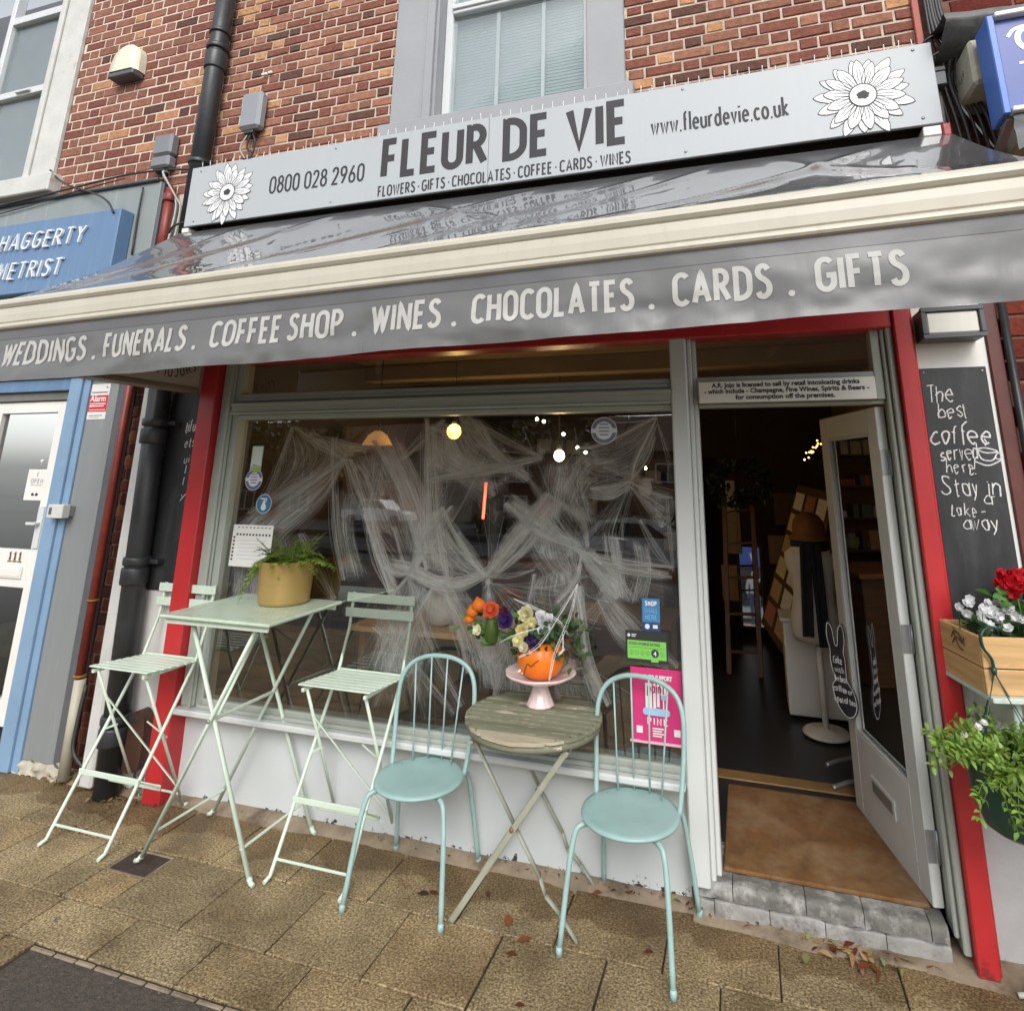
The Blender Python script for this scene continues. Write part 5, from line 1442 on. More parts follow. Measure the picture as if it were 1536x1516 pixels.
tx = MB(); strokes(tx, "OPEN", plane((-5.055, .004, 1.785)), .032, .10, .25, width=.125); strokes(tx, "E", plane((-5.0, .004, 1.835)), .03, .1); plate(tx, P, -.06, .06, -.03, -.027)
for s_ in (-1, 1):
    vs = [P(s_ * x, y - .10, .0012) for x, y in ((.002, .0), (.012, .016), (.026, .018), (.036, .006), (.032, -.002), (.015, -.004))]
    tx.add(vs, [tuple(range(6))])
tx.build("print", W['ink'], ms, fix=False)
MB().tube([(-4.99, .005, 1.885), (-4.985, .004, 1.935)], .002, 5).build("string", W['cable_w'], ms); MB().ball((-4.985, .006, 1.945), .013, 10, 6, (1, .5, 1)).build("sucker", W['white_paint'], ms)
ms.name = "open_card"
os_ = thing("optician_sign", "blue box sign with raised white letters on the grey fascia", "sign", (-5.2, -.2, 3.6))
MB().box(-8.2, -4.365, -.21, -.101, 3.20, 3.80, .006).build("box", W['blue'], os_)
tx = MB()
def raised(s, x, z, h, w):
    m0 = MB(); strokes(m0, s, plane((x, -.21, z), (1, 0, -.012)), h, .10, .20, .3, width=w, slant=.14, lift=.0)
    for k, dz in enumerate((.0, .018)):
        o_ = len(tx.v)
        tx.v += [p + Vector((0, -dz - .002, 0)) for p in m0.v]; tx.f += [tuple(i + o_ for i in f) for f in m0.f]; tx.sm += m0.sm; tx.col += m0.col
    n = len(m0.v)
    edges = {}
    for f in m0.f:
        for a, b in zip(f, f[1:] + f[:1]): edges.setdefault((min(a, b), max(a, b)), []).append((a, b))
    base = len(tx.v) - 2 * n
    for k, l in edges.items():
        if len(l) == 1:
            a, b = l[0]; tx.f.append((base + a, base + b, base + n + b, base + n + a)); tx.sm.append(False); tx.col.append((1, 1, 1))
raised("HAGGERTY", -5.60, 3.562, .14, .92)
raised("METRIST", -5.56, 3.318, .14, .70)
tx.build("raised_lettering", W['steel_letter'], os_)
al = thing("alarm_notice", "red and white alarm notice stuck on the grey pilaster", "notice", (-4.46, -.035, 2.37))
MB().box(-4.558, -4.378, -.038, -.0355, 2.238, 2.495, .001).build("plate", W['paper'], al)
P = plane((-4.558, -.038, 2.238))
pr = MB(); pr.cc = (.55, .02, .03); plate(pr, P, .001, .179, .055, .175); pr.build("red_panel", W['print'], al, fix=False)
tx = MB(); print_text(tx, "Alarm", plane((-4.548, -.0395, 2.368)), .062, bold=.03); plate(tx, P, .012, .165, .108, .116, .0016); plate(tx, P, .012, .15, .092, .10, .0016); plate(tx, P, .012, .168, .066, .071, .0016)
tx.add([P(.012, .085, .0017), P(.012, .108, .0017), P(.03, .096, .0017)], [(0, 1, 2)])
tx.build("lettering", W['white_vinyl'], al, fix=False)
tx = MB(); plate(tx, P, .012, .165, .19, .20); plate(tx, P, .02, .15, .025, .031); plate(tx, P, .02, .12, .012, .016); plate(tx, P, .14, .155, .232, .238); plate(tx, P, .148, .165, .225, .231)
tx.build("print", mat('grey_print', (.2, .2, .22), .6), al, fix=False)
lk = thing("lock_box", "small white metal lock box on the edge of the grey pilaster", "lock box", (-4.57, -.06, 1.61))
MB().box(-4.645, -4.50, -.125, -.072, 1.56, 1.65, .004).build("box", W['white_old'], lk); MB().box(-4.625, -4.60, -.129, -.1255, 1.585, 1.63, .002).build("keyhole", W['dark'], lk)
MB().box(-4.54, -4.505, -.0715, -.036, 1.57, 1.64, .003).build("bracket", W['steel'], lk)

# ------------------------------------------------------------------ pipes
def clip_ring(mb, x, y, z, r, h=.05):
    mb.lathe([(r, -h / 2), (r + .009, -h / 2), (r + .012, -h / 2 + .01), (r + .012, h / 2 - .01), (r + .009, h / 2), (r, h / 2)], (x, y, z), 20); return mb
dp = thing("black_downpipe", "thick black iron downpipe running up the brick wall beside the shop sign", "pipe", (-3.79, -.08, 3))
m = MB(); m.tube([(-3.80, -.09, .03), (-3.80, -.09, 3.4)], .0, 4) if False else None
m.tube([(-3.80, -.095, 3.35), (-3.80, -.095, 6.6)], .068, 24); m.build("pipe", W['black_metal'], dp)
m = MB(); clip_ring(m, -3.80, -.095, 5.02, .068, .15); clip_ring(m, -3.80, -.095, 5.14, .072, .04); clip_ring(m, -3.80, -.095, 5.28, .068, .03); m.build("collar", W['black_metal'], dp)
m = MB(); clip_ring(m, -3.80, -.095, 4.14, .068, .035); m.box(-3.84, -3.76, -.09, -.015, 4.13, 4.15); m.build("collar", W['black_metal'], dp)
dp = thing("black_downpipe", "thick scuffed black downpipe standing left of the faded chalkboard", "pipe", (-3.89, -.1, .0))
MB().tube([(-3.745, -.10, .02), (-3.855, -.10, 3.349)], .068, 24).build("pipe", W['black_metal'], dp)
for z in (2.20, 1.32, .42):
    m = MB(); px_ = -3.745 - .033 * z; clip_ring(m, px_, -.10, z, .068, .05); clip_ring(m, px_, -.10, z - .09, .068, .10); m.box(px_ + .06, px_ + .14, -.08, -.02, z - .02, z + .01, .004); m.build("collar", W['black_metal'], dp)
wp_ = thing("white_pipe", "chipped white square pipe beside the thick black downpipe", "pipe", (-4.06, -.06, 0))
MB().box(-3.985, -3.885, -.095, -.03, .02, 3.3, .012).build("pipe", W['whitepipe'], wp_)
rpp = thing("red_pipe", "slim oxide red pipe with a beige lower end by the grey pilaster", "pipe", (-4.16, -.05, 0))
MB().tube([(-4.175, -.05, .585), (-4.175, -.05, 3.25)], .026, 16).build("pipe", W['redpipe'], rpp)
MB().tube([(-4.165, -.05, .02), (-4.165, -.05, .584)], .033, 16).build("lower_pipe", W['beigepipe'], rpp)
for z in (.60, 1.05): m = MB(); clip_ring(m, -4.175, -.05, z, .027, .014); m.build("clip", mat('brass_clip', (.35, .22, .07), .4, metal=.5), rpp)
rp2 = thing("red_pipe", "short oxide red pipe among the cables at the fascia end", "pipe", (-4.08, -.07, 3.3))
MB().tube([(-4.07, -.07, 3.3), (-4.07, -.07, 3.98)], .035, 14).build("pipe", W['redpipe'], rp2); m = MB(); clip_ring(m, -4.07, -.07, 3.9, .035, .06); m.build("collar", W['redpipe'], rp2)
bp_ = thing("black_conduit", "thin black conduit with paint spots running down the right brick wall", "pipe", (1.2, -.03, 0))
MB().tube([(1.215, -.03, .03), (1.215, -.03, 2.9)], .018, 10).build("conduit", W['black_metal'], bp_)
hz = MB(); hz.tube([(-4.12, -.04, .55), (-4.115, -.06, .35), (-4.10, -.07, .2), (-4.02, -.06, .12), (-3.97, -.05, .10)], .012, 8, 5)
o = hz.build("black_hose", W['cable']); tag(o, "black cable curving down behind the beige pipe end", "cable")
mp = thing("meter_box", "rounded brown plastic meter cover behind the left mint bar chair", "meter cover", (-3.62, -.04, .35))
MB().prism([(q.x, q.y) for q in catmull([(-3.71, .20, 0), (-3.69, .38, 0), (-3.65, .455, 0), (-3.60, .46, 0), (-3.56, .40, 0), (-3.555, .25, 0), (-3.57, .16, 0), (-3.63, .13, 0), (-3.69, .15, 0)], 5, True)], 'y', -.075, -.006).build("cover", mat('brown_plastic', (.07, .032, .022), .4, var=.15), mp)
# things on the brick wall
bb_ = thing("alarm_box", "cream domed burglar alarm box on the brick wall", "alarm box", (-4.79, -.05, 5.2))
def dome(w, d, z0, z1, x, y):
    m = MB(); pr = [(0, 1.0), (.35, .98), (.65, .90), (.85, .72), (.95, .5), (1.0, .2)]
    n = len(pr)
    vs = []
    for t, q in pr:
        z = z0 + (z1 - z0) * t
        dd = d * (1 - .3 * t ** 2)
        for a in (-1, -.86, -.4, .4, .86, 1):
            vs.append((x + a * w * q, y - dd * (1 if abs(a) < .9 else .55), z))
    fs = []
    for i in range(n - 1):
        for k in range(5): fs.append((i * 6 + k, i * 6 + k + 1, (i + 1) * 6 + k + 1, (i + 1) * 6 + k))
    m.add(vs, fs, True)
    b0 = len(m.v); 
    m.add([(x - w, y, z0), (x + w, y, z0), (x + w * .2, y, z1), (x - w * .2, y, z1)], [(0, 1, 2, 3)])
    m.f += [(b0, 0, 5, b0 + 1)] ; m.sm += [False]; m.col += [(1, 1, 1)]
    for i in range(n - 1):
        pass
    m.add([vs[i * 6] for i in range(n)] + [(x - w * pr[i][1], y, z0 + (z1 - z0) * pr[i][0]) for i in range(n)], [(i, i + 1, n + i + 1, n + i) for i in range(n - 1)])
    m.add([vs[i * 6 + 5] for i in range(n)] + [(x + w * pr[i][1], y, z0 + (z1 - z0) * pr[i][0]) for i in range(n)], [(i, i + 1, n + i + 1, n + i) for i in range(n - 1)])
    return m
dome(.145, .11, 5.135, 5.40, -4.795, -.02).build("cover", mat('cream_plastic', (.68, .65, .50), .35, var=.03), bb_, fix=False)
MB().box(-4.935, -4.655, -.125, -.021, 5.085, 5.134, .008).build("base", W['dark'], bb_)
def jbox(x0, x1, z0, z1, label, seam):
    t = thing("junction_box", label, "junction box", ((x0 + x1) / 2, -.05, z0), group="grey cable boxes on the brick wall")
    m = MB()
    if seam: m.box(x0, x1, -.10, -.015, z0, z0 + (z1 - z0) * .36, .018); m.box(x0, x1, -.10, -.015, z0 + (z1 - z0) * .375, z1, .018)
    else: m.box(x0, x1, -.10, -.015, z0, z1, .022)
    m.build("case", mat('grey_box_plastic', (.26, .275, .30) if not seam else (.19, .20, .215), .45, var=.05), t)
    m = MB(); m.box(x0 + .05, x1 - .06, -.08, -.03, z0 - .035, z0 - .0005, .006); m.build("gland", W['cable'], t)
    return t
jbox(-3.49, -3.30, 4.37, 4.68, "plain grey cable box above the shop sign, right of the downpipe", False)
jbox(-4.31, -4.125, 4.17, 4.46, "grey cable box with a seam, left of the downpipe above the fascia end", True)
bk = MB(); bk.box(-3.40, -3.35, -.03, -.014, 4.865, 4.885, .003); bk.box(-3.34, -3.305, -.03, -.014, 4.87, 4.89, .003)
o = bk.build("cable_bracket", W['white_paint']); tag(o, "tiny white bracket screwed to the bricks above the grey box", "bracket")
def cable(pts, r, label, m='cable', k=5):
    o = MB().tube(pts, r, 6, k).build("cable", W[m]); tag(o, label, "cable")
cable([(-3.39, -.06, 4.34), (-3.42, -.05, 4.24), (-3.37, -.05, 4.18), (-3.40, -.06, 4.12), (-3.55, -.07, 4.10), (-3.7, -.06, 4.10), (-3.9, -.06, 4.08)], .008, "black cable looping from the grey box down behind the sign")
cable([(-3.42, -.06, 4.34), (-3.46, -.07, 4.22), (-3.40, -.05, 4.12), (-3.36, -.06, 4.06)], .005, "pale thin wire tangled under the grey box above the sign", 'cable_w')
cable([(-3.37, -.06, 4.34), (-3.33, -.07, 4.26), (-3.36, -.05, 4.17), (-3.43, -.06, 4.13)], .006, "short dark wire loop hanging under the grey box above the sign")
for i in range(4):
    a = i * .022
    cable([(-4.22 + a, -.05, 4.14), (-4.18 + a, -.06 - a, 4.09), (-4.06 + a * .8, -.07, 3.96 - a), (-4.03 + a, -.06, 3.8), (-4.05 + a * 1.3, -.07, 3.5), (-4.03 + a, -.06, 3.32)], .006 + .0015 * (i % 2), ("leftmost dark", "left pale", "right dark", "rightmost pale")[i] + " cable dropping from the seamed box past the short red pipe", ('cable', 'cable_w', 'cable', 'cable_w')[i])
cable([(-6.3, -.14, 4.02), (-5.5, -.14, 4.06), (-5.01, -.14, 4.09), (-4.5, -.14, 4.12), (-4.2, -.08, 4.15), (-3.9, -.07, 4.12)], .008, "long black cable running along the top of the grey fascia")
cable([(-5.5, -.05, 4.36), (-5.3, -.09, 4.22), (-5.05, -.14, 4.10), (-4.75, -.16, 3.99), (-4.5, -.22, 3.86), (-4.42, -.22, 3.76)], .008, "black cable crossing the fascia down to the blue sign")
cable([(-6.2, -.12, 3.95), (-5.6, -.12, 4.00), (-5.1, -.13, 4.05), (-4.5, -.13, 4.10)], .005, "thin dark wire sagging across the grey fascia")
cable([(-4.30, -.12, 4.0), (-4.31, -.115, 3.75), (-4.30, -.115, 3.45)], .007, "thin dark cable hanging down beside the blue sign")
cable([(-3.9, -.17, 3.56), (-3.86, -.18, 3.60), (-3.78, -.18, 3.62), (-3.70, -.17, 3.61)], .008, "black cable wound around the downpipe at the sign corner")
for i in range(6):
    a = i * .017
    cable([(1.10 + a * .6, -.03, 6.5), (1.10 + a * .7, -.04, 4.6), (1.095 + a, -.06, 4.2), (1.09 + a * 1.6, -.10 - a, 4.02), (1.085 + a * 1.5, -.09, 3.85), (1.11 + a * 1.8, -.08 - a * .5, 3.6), (1.13 + a * 2.2, -.08, 3.2)], .007 + .002 * (i % 3), ("leftmost", "second", "third", "fourth", "fifth", "rightmost")[i] + " black cable of the bundle right of the shop sign")
cable([(1.02, -.10, 4.06), (1.06, -.13, 4.10), (1.13, -.12, 4.11), (1.19, -.1, 4.06)], .008, "black cable loop tied over the corner of the sign")
cable([(1.05, -.12, 3.99), (1.12, -.18, 4.0), (1.22, -.25, 4.05)], .005, "pale wire stretched from sign corner up to the corbel", 'cable_w')
cable([(1.15, -.09, 3.75), (1.20, -.1, 3.62), (1.27, -.11, 3.45)], .005, "thin white wire slanting down right of the cable bundle", 'white_vinyl')
cl = thing("cable_clamp", "dark metal clamp block on the strut right of the sign", "clamp", (1.07, -.12, 3.86))
MB().box(1.05, 1.10, -.17, -.06, 3.80, 3.875, .004).build("block", W['dark'], cl); MB().box(1.055, 1.105, -.16, -.05, 3.885, 3.91, .003).build("block", W['dark'], cl)
MB().box(1.05, 1.085, -.12, -.04, 3.45, 3.799, .004).build("strut", W['lead'], cl)
rs = thing("navy_sign", "royal blue framed sign with white letters cut off at the right edge", "sign", (1.6, -.45, 3.7))
MB().box(1.215, 2.6, -.455, -.34, 3.45, 3.905, .003).build("panel", W['navy'], rs)
m = MB(); m.box(1.185, 1.2145, -.475, -.33, 3.425, 3.925, .004); m.build("side_frame", W['blue_frame'], rs)
m = MB(); m.box(1.215, 2.6, -.49, -.33, 3.906, 3.93, .004); m.box(1.215, 2.6, -.49, -.33, 3.425, 3.449, .004); m.build("frame", W['white_paint'], rs)
tx = MB(); P = plane((1.30, -.455, 3.76))
for q, (pts, w_) in enumerate(((CR((-.04, .05), (-.01, .085), (.05, .095), (.12, .085)), .016), (CR((.03, .09), (.0, .055), (.0, .01), (.03, -.025), (.09, -.03)), .024))):
    Lf, Rt = ribbon(pts, w_); n = len(Lf); tx.add([P(p.x, p.y, .0013 + q * .0002) for p in Lf] + [P(p.x, p.y, .0013 + q * .0002) for p in Rt], [(i, n + i, n + i + 1, i + 1) for i in range(n - 1)])
strokes(tx, "T", plane((1.29, -.455, 3.54)), .075, .2, xs=1.2); plate(tx, plane((1.285, -.455, 3.665)), 0, .06, 0, .013, .0013)
tx.build("lettering", W['white_vinyl'], rs, fix=False)
MB().bar((1.22, -.44, 3.42), (1.24, -.06, 3.30), .03, .03).build("bracket", W['steel'], rs)
bg_ = MB(); bg_.grid(lambda u, v: (1.22 + .5 * u, -.46 + .02 * noise.noise((u * 5, v * 4, 2)), 3.424 - .17 * v + .02 * noise.noise((u * 6, 1, 4))), 16, 6)
o = bg_.build("plastic_sheet", W['dark'], rs, fix=False)

# ------------------------------------------------------------------ stickers and notices on the glass
def on_glass(x, z, y=None):
    yy = .004 + (.05 - .004) * (z - .555) / 1.66 - .002
    return plane((x, yy, z), (1, 0, 0), (0, .0277, 1))
def sticker(name, label, cat, cx, cz, fn, group=None):
    t = thing(name, label, cat, (cx, 0, cz), group=group)
    fn(on_glass(cx, cz), t)
    return t
def disc_award(M, t, r, ry=None, dark=(.13, .14, .30)):
    m = MB(); disc(m, M, 0, 0, r, .0004, 36); m.build("ring", W['white_vinyl'], t, fix=False)
    m = MB(); m.cc = dark; disc(m, M, 0, 0, r * .95, .0008, 36, r * .66); m.build("band", W['print'], t, fix=False)
    m = MB(); m.cc = (.7, .7, .72); plate(m, M, -r * .96, r * .96, -r * .16, r * .16, .0012); m.build("label", W['print'], t, fix=False)
    m = MB(); m.cc = (.25, .26, .4)
    for k in range(4): plate(m, M, -r * (.45 - .08 * abs(k - 1.5)), r * (.45 - .08 * abs(k - 1.5)), r * (.42 - .26 * k), r * (.53 - .26 * k), .0016)
    m.build("print", W['print'], t, fix=False)
sticker("window_sticker", "round grey and purple award sticker at the left of the big window", "sticker", -3.07, 1.83, lambda M, t: disc_award(M, t, .068))
sticker("window_sticker", "round grey award sticker near the top right of the big window", "sticker", -.735, 2.115, lambda M, t: disc_award(M, t, .074, dark=(.16, .17, .26)))
def refill(M, t):
    m = MB(); m.cc = (.6, .66, .7); disc(m, M, 0, 0, .06, .0004, 32); m.build("rim", W['print'], t, fix=False)
    m = MB(); m.cc = (.045, .14, .26); disc(m, M, 0, 0, .056, .0008, 32); m.build("face", W['print'], t, fix=False)
    m = MB(); m.cc = (.62, .72, .8)
    pts = [(q.x, q.y) for q in catmull([(0, .03, 0), (.012, .0, 0), (.02, -.02, 0), (.01, -.038, 0), (-.01, -.038, 0), (-.02, -.02, 0), (-.012, 0, 0)], 4, True)]
    m.add([M(x, y, .0012) for x, y in pts], [tuple(range(len(pts)))]); plate(m, M, -.03, .02, .028, .036, .0016); plate(m, M, .012, .02, .012, .036, .002)
    m.build("drop", W['print'], t, fix=False)
sticker("window_sticker", "round blue sticker with a pale water drop below the purple one", "sticker", -2.965, 1.68, refill)
def leaflet(M, t):
    m = MB(); m.cc = (.34, .40, .34); plate(m, M, -.045, .045, -.085, .085, .0004); m.build("paper", W['print'], t, fix=False)
    m = MB(); m.cc = (.62, .68, .62)
    vs = [M(x, y, .0009) for x, y in ((-.04, .08), (.04, .08), (.04, -.045), (-.02, -.03), (-.04, -.06))]
    m.add(vs, [(0, 1, 2, 3, 4)]); m.cc = (.3, .45, .05); plate(m, M, -.02, .042, -.082, -.055, .0009); m.build("print", W['print'], t, fix=False)
sticker("window_leaflet", "faded pale green leaflet above the purple sticker in the window", "leaflet", -3.07, 1.96, leaflet)
def notice(M, t):
    m = MB(); plate(m, M, -.155, .155, -.125, .125, .0004, .0008); m.build("paper", W['paper'], t)
    m = MB()
    for i in range(11): plate(m, M, -.125 + i * .025, -.111 + i * .025, .060, .072, .0016)
    for i in range(7): plate(m, M, -.145, -.131, -.09 + i * .022, -.078 + i * .022, .0016)
    for i in range(9): plate(m, M, -.12 + i * .03, -.105 + i * .03, .106, .112, .0016)
    m.build("dots", W['ink'], t, fix=False)
    m = MB(); m.cc = (.4, .4, .42)
    for i in range(6): plate(m, M, -.10 + .01 * (i % 2), .11 - .02 * (i % 3), .03 - i * .022, .0325 - i * .022, .0016)
    m.build("lines", W['print'], t, fix=False)
sticker("window_notice", "white printed notice sheet in the window behind the gold plant pot", "notice", -3.02, 1.425, notice)
def shopsmall(M, t):
    m = MB(); m.cc = (.05, .20, .42); plate(m, M, -.045, .045, -.035, .075, .0004); m.cc = (.02, .06, .16); plate(m, M, -.045, .045, -.075, -.0352, .0004); m.build("card", W['print'], t, fix=False)
    tx = MB(); strokes(tx, "SHOP", plane(M(-.030, .040, 0), (1, 0, 0), (0, .0277, 1)), .024, .22, .12, width=.06, lift=.0012); disc(tx, M, -.02, -.055, .012, .0012); plate(tx, M, .008, .032, -.062, -.046, .0012)
    tx.build("lettering", W['white_vinyl'], t, fix=False)
    tx = MB(); tx.cc = (.2, .42, .62); strokes(tx, "SMALL", plane(M(-.034, .008, 0), (1, 0, 0), (0, .0277, 1)), .024, .13, .12, width=.068, lift=.0012); strokes(tx, "HERE", plane(M(-.030, -.024, 0), (1, 0, 0), (0, .0277, 1)), .024, .13, .12, width=.06, lift=.0012)
    tx.build("lettering", W['print'], t, fix=False)
sticker("window_card", "small blue shop small card near the right edge of the window", "card", -.50, 1.195, shopsmall)
def hygiene(M, t):
    m = MB(); m.cc = (.025, .03, .028); plate(m, M, -.105, .105, -.07, .072, .0004); m.build("back", W['print'], t, fix=False)
    m = MB(); m.cc = (.20, .55, .10); plate(m, M, -.095, .098, -.055, .028, .0008); plate(m, M, .022, .058, -.065, -.0552, .0008); m.build("green_panel", W['print'], t, fix=False)
    tx = MB(); print_text(tx, "FOOD HYGIENE RATING", plane(M(-.088, .007, 0), (1, 0, 0), (0, .0277, 1)), .0175, xs=.80, bold=.03, lift=.0012); plate(tx, M, -.088, .09, -.0045, -.003, .0012)
    for i, n in enumerate("0123"): disc(tx, M, -.075 + i * .027, -.028, .010, .0012, 18, .0088); print_text(tx, n, plane(M(-.0785 + i * .027, -.0335, 0), (1, 0, 0), (0, .0277, 1)), .0135, lift=.0012)
    disc(tx, M, .042, -.026, .019, .0012); disc(tx, M, .078, -.028, .010, .0012, 18, .0088); print_text(tx, "5", plane(M(.0745, -.0335, 0), (1, 0, 0), (0, .0277, 1)), .0135, lift=.0012)
    tx.build("lettering", W['ink'], t, fix=False)
    tx = MB(); print_text(tx, "4", plane(M(.0345, -.0365, 0), (1, 0, 0), (0, .0277, 1)), .029, bold=.03, lift=.0017); disc(tx, M, -.088, .05, .0075, .0012); plate(tx, M, -.074, -.05, .052, .056, .0012); plate(tx, M, -.074, -.055, .044, .048, .0012); tx.build("numeral", W['white_vinyl'], t, fix=False)
sticker("hygiene_rating", "black and green hygiene rating sticker with a 4, above the pink poster", "sticker", -.527, 1.045, hygiene)
def poster(M, t):
    m = MB(); m.cc = (.60, .035, .17)
    n = 12
    m.grid(lambda u, v: M(-.125 + .25 * u, -.162 + .315 * v, .001 + .004 * (1 - v) ** 4 * (1 + .5 * math.sin(6 * u))), 10, 14); m.build("sheet", W['print'], t, fix=False)
    m = MB(); m.cc = (.85, .45, .55); m.grid(lambda u, v: M(-.130 + .262 * u, -.172 + .012 * v, .0065), 4, 1); m.build("lower_edge", W['print'], t, fix=False)
    D_ = lambda x, y: plane(M(x, y, 0), (1, 0, 0), (0, .0277, 1))
    tx = MB(); print_text(tx, "PROUD TO SUPPORT", D_(-.105, .105), .0275, xs=.70, bold=.05, lift=.0075)
    strokes(tx, "PINK", D_(-.045, -.092), .034, .17, .22, width=.10, lift=.0075)
    for i, (x, h) in enumerate(((-.052, .12), (-.033, .135), (-.014, .115), (.004, .10))): plate(tx, M, x, x + .0135, .088 - h, .088, .0075 + i * .0001)
    plate(tx, M, .022, .05, .04, .088, .0075); plate(tx, M, .032, .039, -.02, .0395, .0075)
    for k in range(4): plate(tx, M, -.02, .034 - .01 * (k % 2), -.108 - k * .0105, -.102 - k * .0105, .0075)
    for x in (-.098, .082): plate(tx, M, x, x + .03, -.13, -.10, .0075)
    tx.build("lettering", W['white_vinyl'], t, fix=False)
    m = MB(); m.cc = (.35, .55, .75); plate(m, M, .024, .048, .02, .0398, .0077)
    pts = [(x * 1.0, y) for x, y in [(-.05 + .016 * math.cos(R(a)), -.035 + .016 * math.sin(R(a))) for a in range(90, 271, 20)] + [(.05 + .016 * math.cos(R(a)), -.035 + .016 * math.sin(R(a))) for a in range(-90, 91, 20)]]
    m.add([M(x, y, .0077) for x, y in pts], [tuple(range(len(pts)))]); m.build("blue_badge", W['print'], t, fix=False)
    m = MB(); m.cc = (.35, .02, .10)
    strokes(m, "paint", D_(-.043, .045), .052, .11, .12, width=.085, lift=.0082, slant=.1)
    m.build("script", W['print'], t, fix=False)
sticker("pink_poster", "bright pink charity poster low in the window behind the right chair", "poster", -.485, .80, poster)
# ------------------------------------------------------------------ mint bar table and folding bar chairs
def bar_table(loc, label):
    t = thing("bar_table", label, "table", (0, 0, 0), group="mint folding bar tables")
    m = MB(); m.box(-.355, .355, -.30, .30, 1.128, 1.146, .006); m.build("tabletop", W['mint_top'], t, local=True)
    for ya in (-.275, .262):
        m = MB(); m.box(-.33, .33, ya, ya + .013, 1.10, 1.1275, .002); m.build("apron", W['mint'], t, local=True)
    for sy, kx in ((-.215, 1), (.225, 1)):
        for s_ in (-1, 1):
            yy = sy + (.012 if s_ > 0 else -.012)
            a, b = Vector((s_ * .22 * -1, yy, 1.10)), Vector((s_ * .32, yy, .018))
            m = MB()
            mid = a.lerp(b, .13)
            m.tube([a, b], .0125, 8, flat=.75)
            m.tube([b + Vector((-s_ * .004, 0, .012)), b + Vector((s_ * .012, -.004, -.005)), b + Vector((s_ * .03, -.006, -.010))], [.013, .010], 8)
            m.build("leg", W['mint'], t, local=True)
    for z, x in ((.66, -.0), (.14, -.259), (.14, .259)):
        m = MB(); m.bar((x, -.215, z), (x, .225, z), .016, .012 if z > .3 else .008, bev=.002); m.build("crossbar", W['mint'], t, local=True)
    m = MB(); m.bar((-.03, -.20, .645), (-.03, .21, .645), .03, .006); m.bar((-.15, .21, .95), (.0, -.20, .64), .014, .008); m.build("brace", W['mint'], t, local=True)
    m = MB(); m.lathe([(.010, 0), (.008, .006), (0, .008)], (0, 0, 0), 10, M=Matrix.Translation((0, -.238, .66)) @ Matrix.Rotation(math.pi / 2, 4, 'X')); m.build("bolt", W['steel'], t, local=True)
    t.location = loc
    return t
bar_table((-2.67, -.27, 0), "square mint folding bar table carrying the gold plant pot")
def bar_chair():
    t = thing("bar_chair", "x", "bar chair", (0, 0, 0), group="mint folding bar chairs")
    # faces -y; front feet at y -.27, backrest at y +.21
    w = .205
    for s_ in (-1, 1):
        m = MB()
        m.tube([(s_ * .195, .245, 1.19), (s_ * .197, .225, 1.0), (s_ * .203, .165, .80), (s_ * .205, -.235, .045), (s_ * .205, -.25, .018), (s_ * .207, -.285, .010)], .0095, 8)
        m.build("front_leg", W['mint'], t, local=True)
        m = MB(); m.tube([(s_ * .175, -.14, .785), (s_ * .175, .235, .012)], .0095, 8, flat=.7); m.tube([(s_ * .175, .235, .014), (s_ * .177, .265, .008)], .010, 8); m.build("rear_leg", W['mint'], t, local=True)
    for k in range(7):
        y = -.15 + k * .05
        m = MB(); m.box(-.215, .215, y - .0185, y + .0185, .795 - .004 * k + .012, .803 - .004 * k + .012, .003); m.build("seat_slat", W['mint'], t, local=True)
    m = MB()
    for s_ in (-1, 1): m.box(s_ * .185 - .009, s_ * .185 + .009, -.165, .165, .778, .7955, .002)
    m.box(-.21, .21, .168, .18, .79, .80, .002); m.build("seat_frame", W['mint'], t, local=True)
    for z, y in ((1.165, .236), (1.085, .229)):
        m = MB(); m.box(-.225, .225, y - .018, y - .010, z - .025, z + .025, .003)
        m.build("back_slat", W['mint'], t, local=True)
        for sx in (-.195, .195):
            b = MB(); b.lathe([(.006, 0), (.004, .002), (0, .003)], (0, 0, 0), 8, M=Matrix.Translation((sx, y - .018, z)) @ Matrix.Rotation(math.pi / 2, 4, 'X')); b.build("rivet", W['mint'], t, local=True)
    m = MB(); m.bar((-.205, -.222, .075), (.205, -.222, .075), .01, .010, bev=.002); m.build("lower_rail", W['mint'], t, local=True)
    m = MB(); m.bar((-.175, .20, .085), (.175, .20, .085), .01, .010, bev=.002); m.build("rear_rail", W['mint'], t, local=True)
    m = MB(); m.box(-.215, .215, -.125, -.117, .265, .292, .002); m.bar((-.19, -.12, .278), (-.185, .045, .18), .018, .006); m.bar((.19, -.12, .278), (.185, .045, .18), .018, .006); m.box(-.19, .19, .042, .05, .165, .193, .002)
    m.build("footrest", W['mint'], t, local=True)
    m = MB(); m.bar((-.175, -.07, .64), (.175, .21, .09), .014, .006); m.bar((.10, -.02, .52), (.175, .06, .42), .010, .006); m.bar((-.20, -.02, .45), (-.17, .03, .46), .018, .006); m.build("brace", W['mint'], t, local=True)
    return t
c1 = bar_chair(); c1.location = (-3.40, -.275, 0); c1["label"] = "mint slatted folding bar chair left of the square table, in front of the black pipe"
c2 = copy_tree(c1); c2.location = (-2.08, -.165, 0); c2["label"] = "mint slatted folding bar chair right of the square table, before the window"

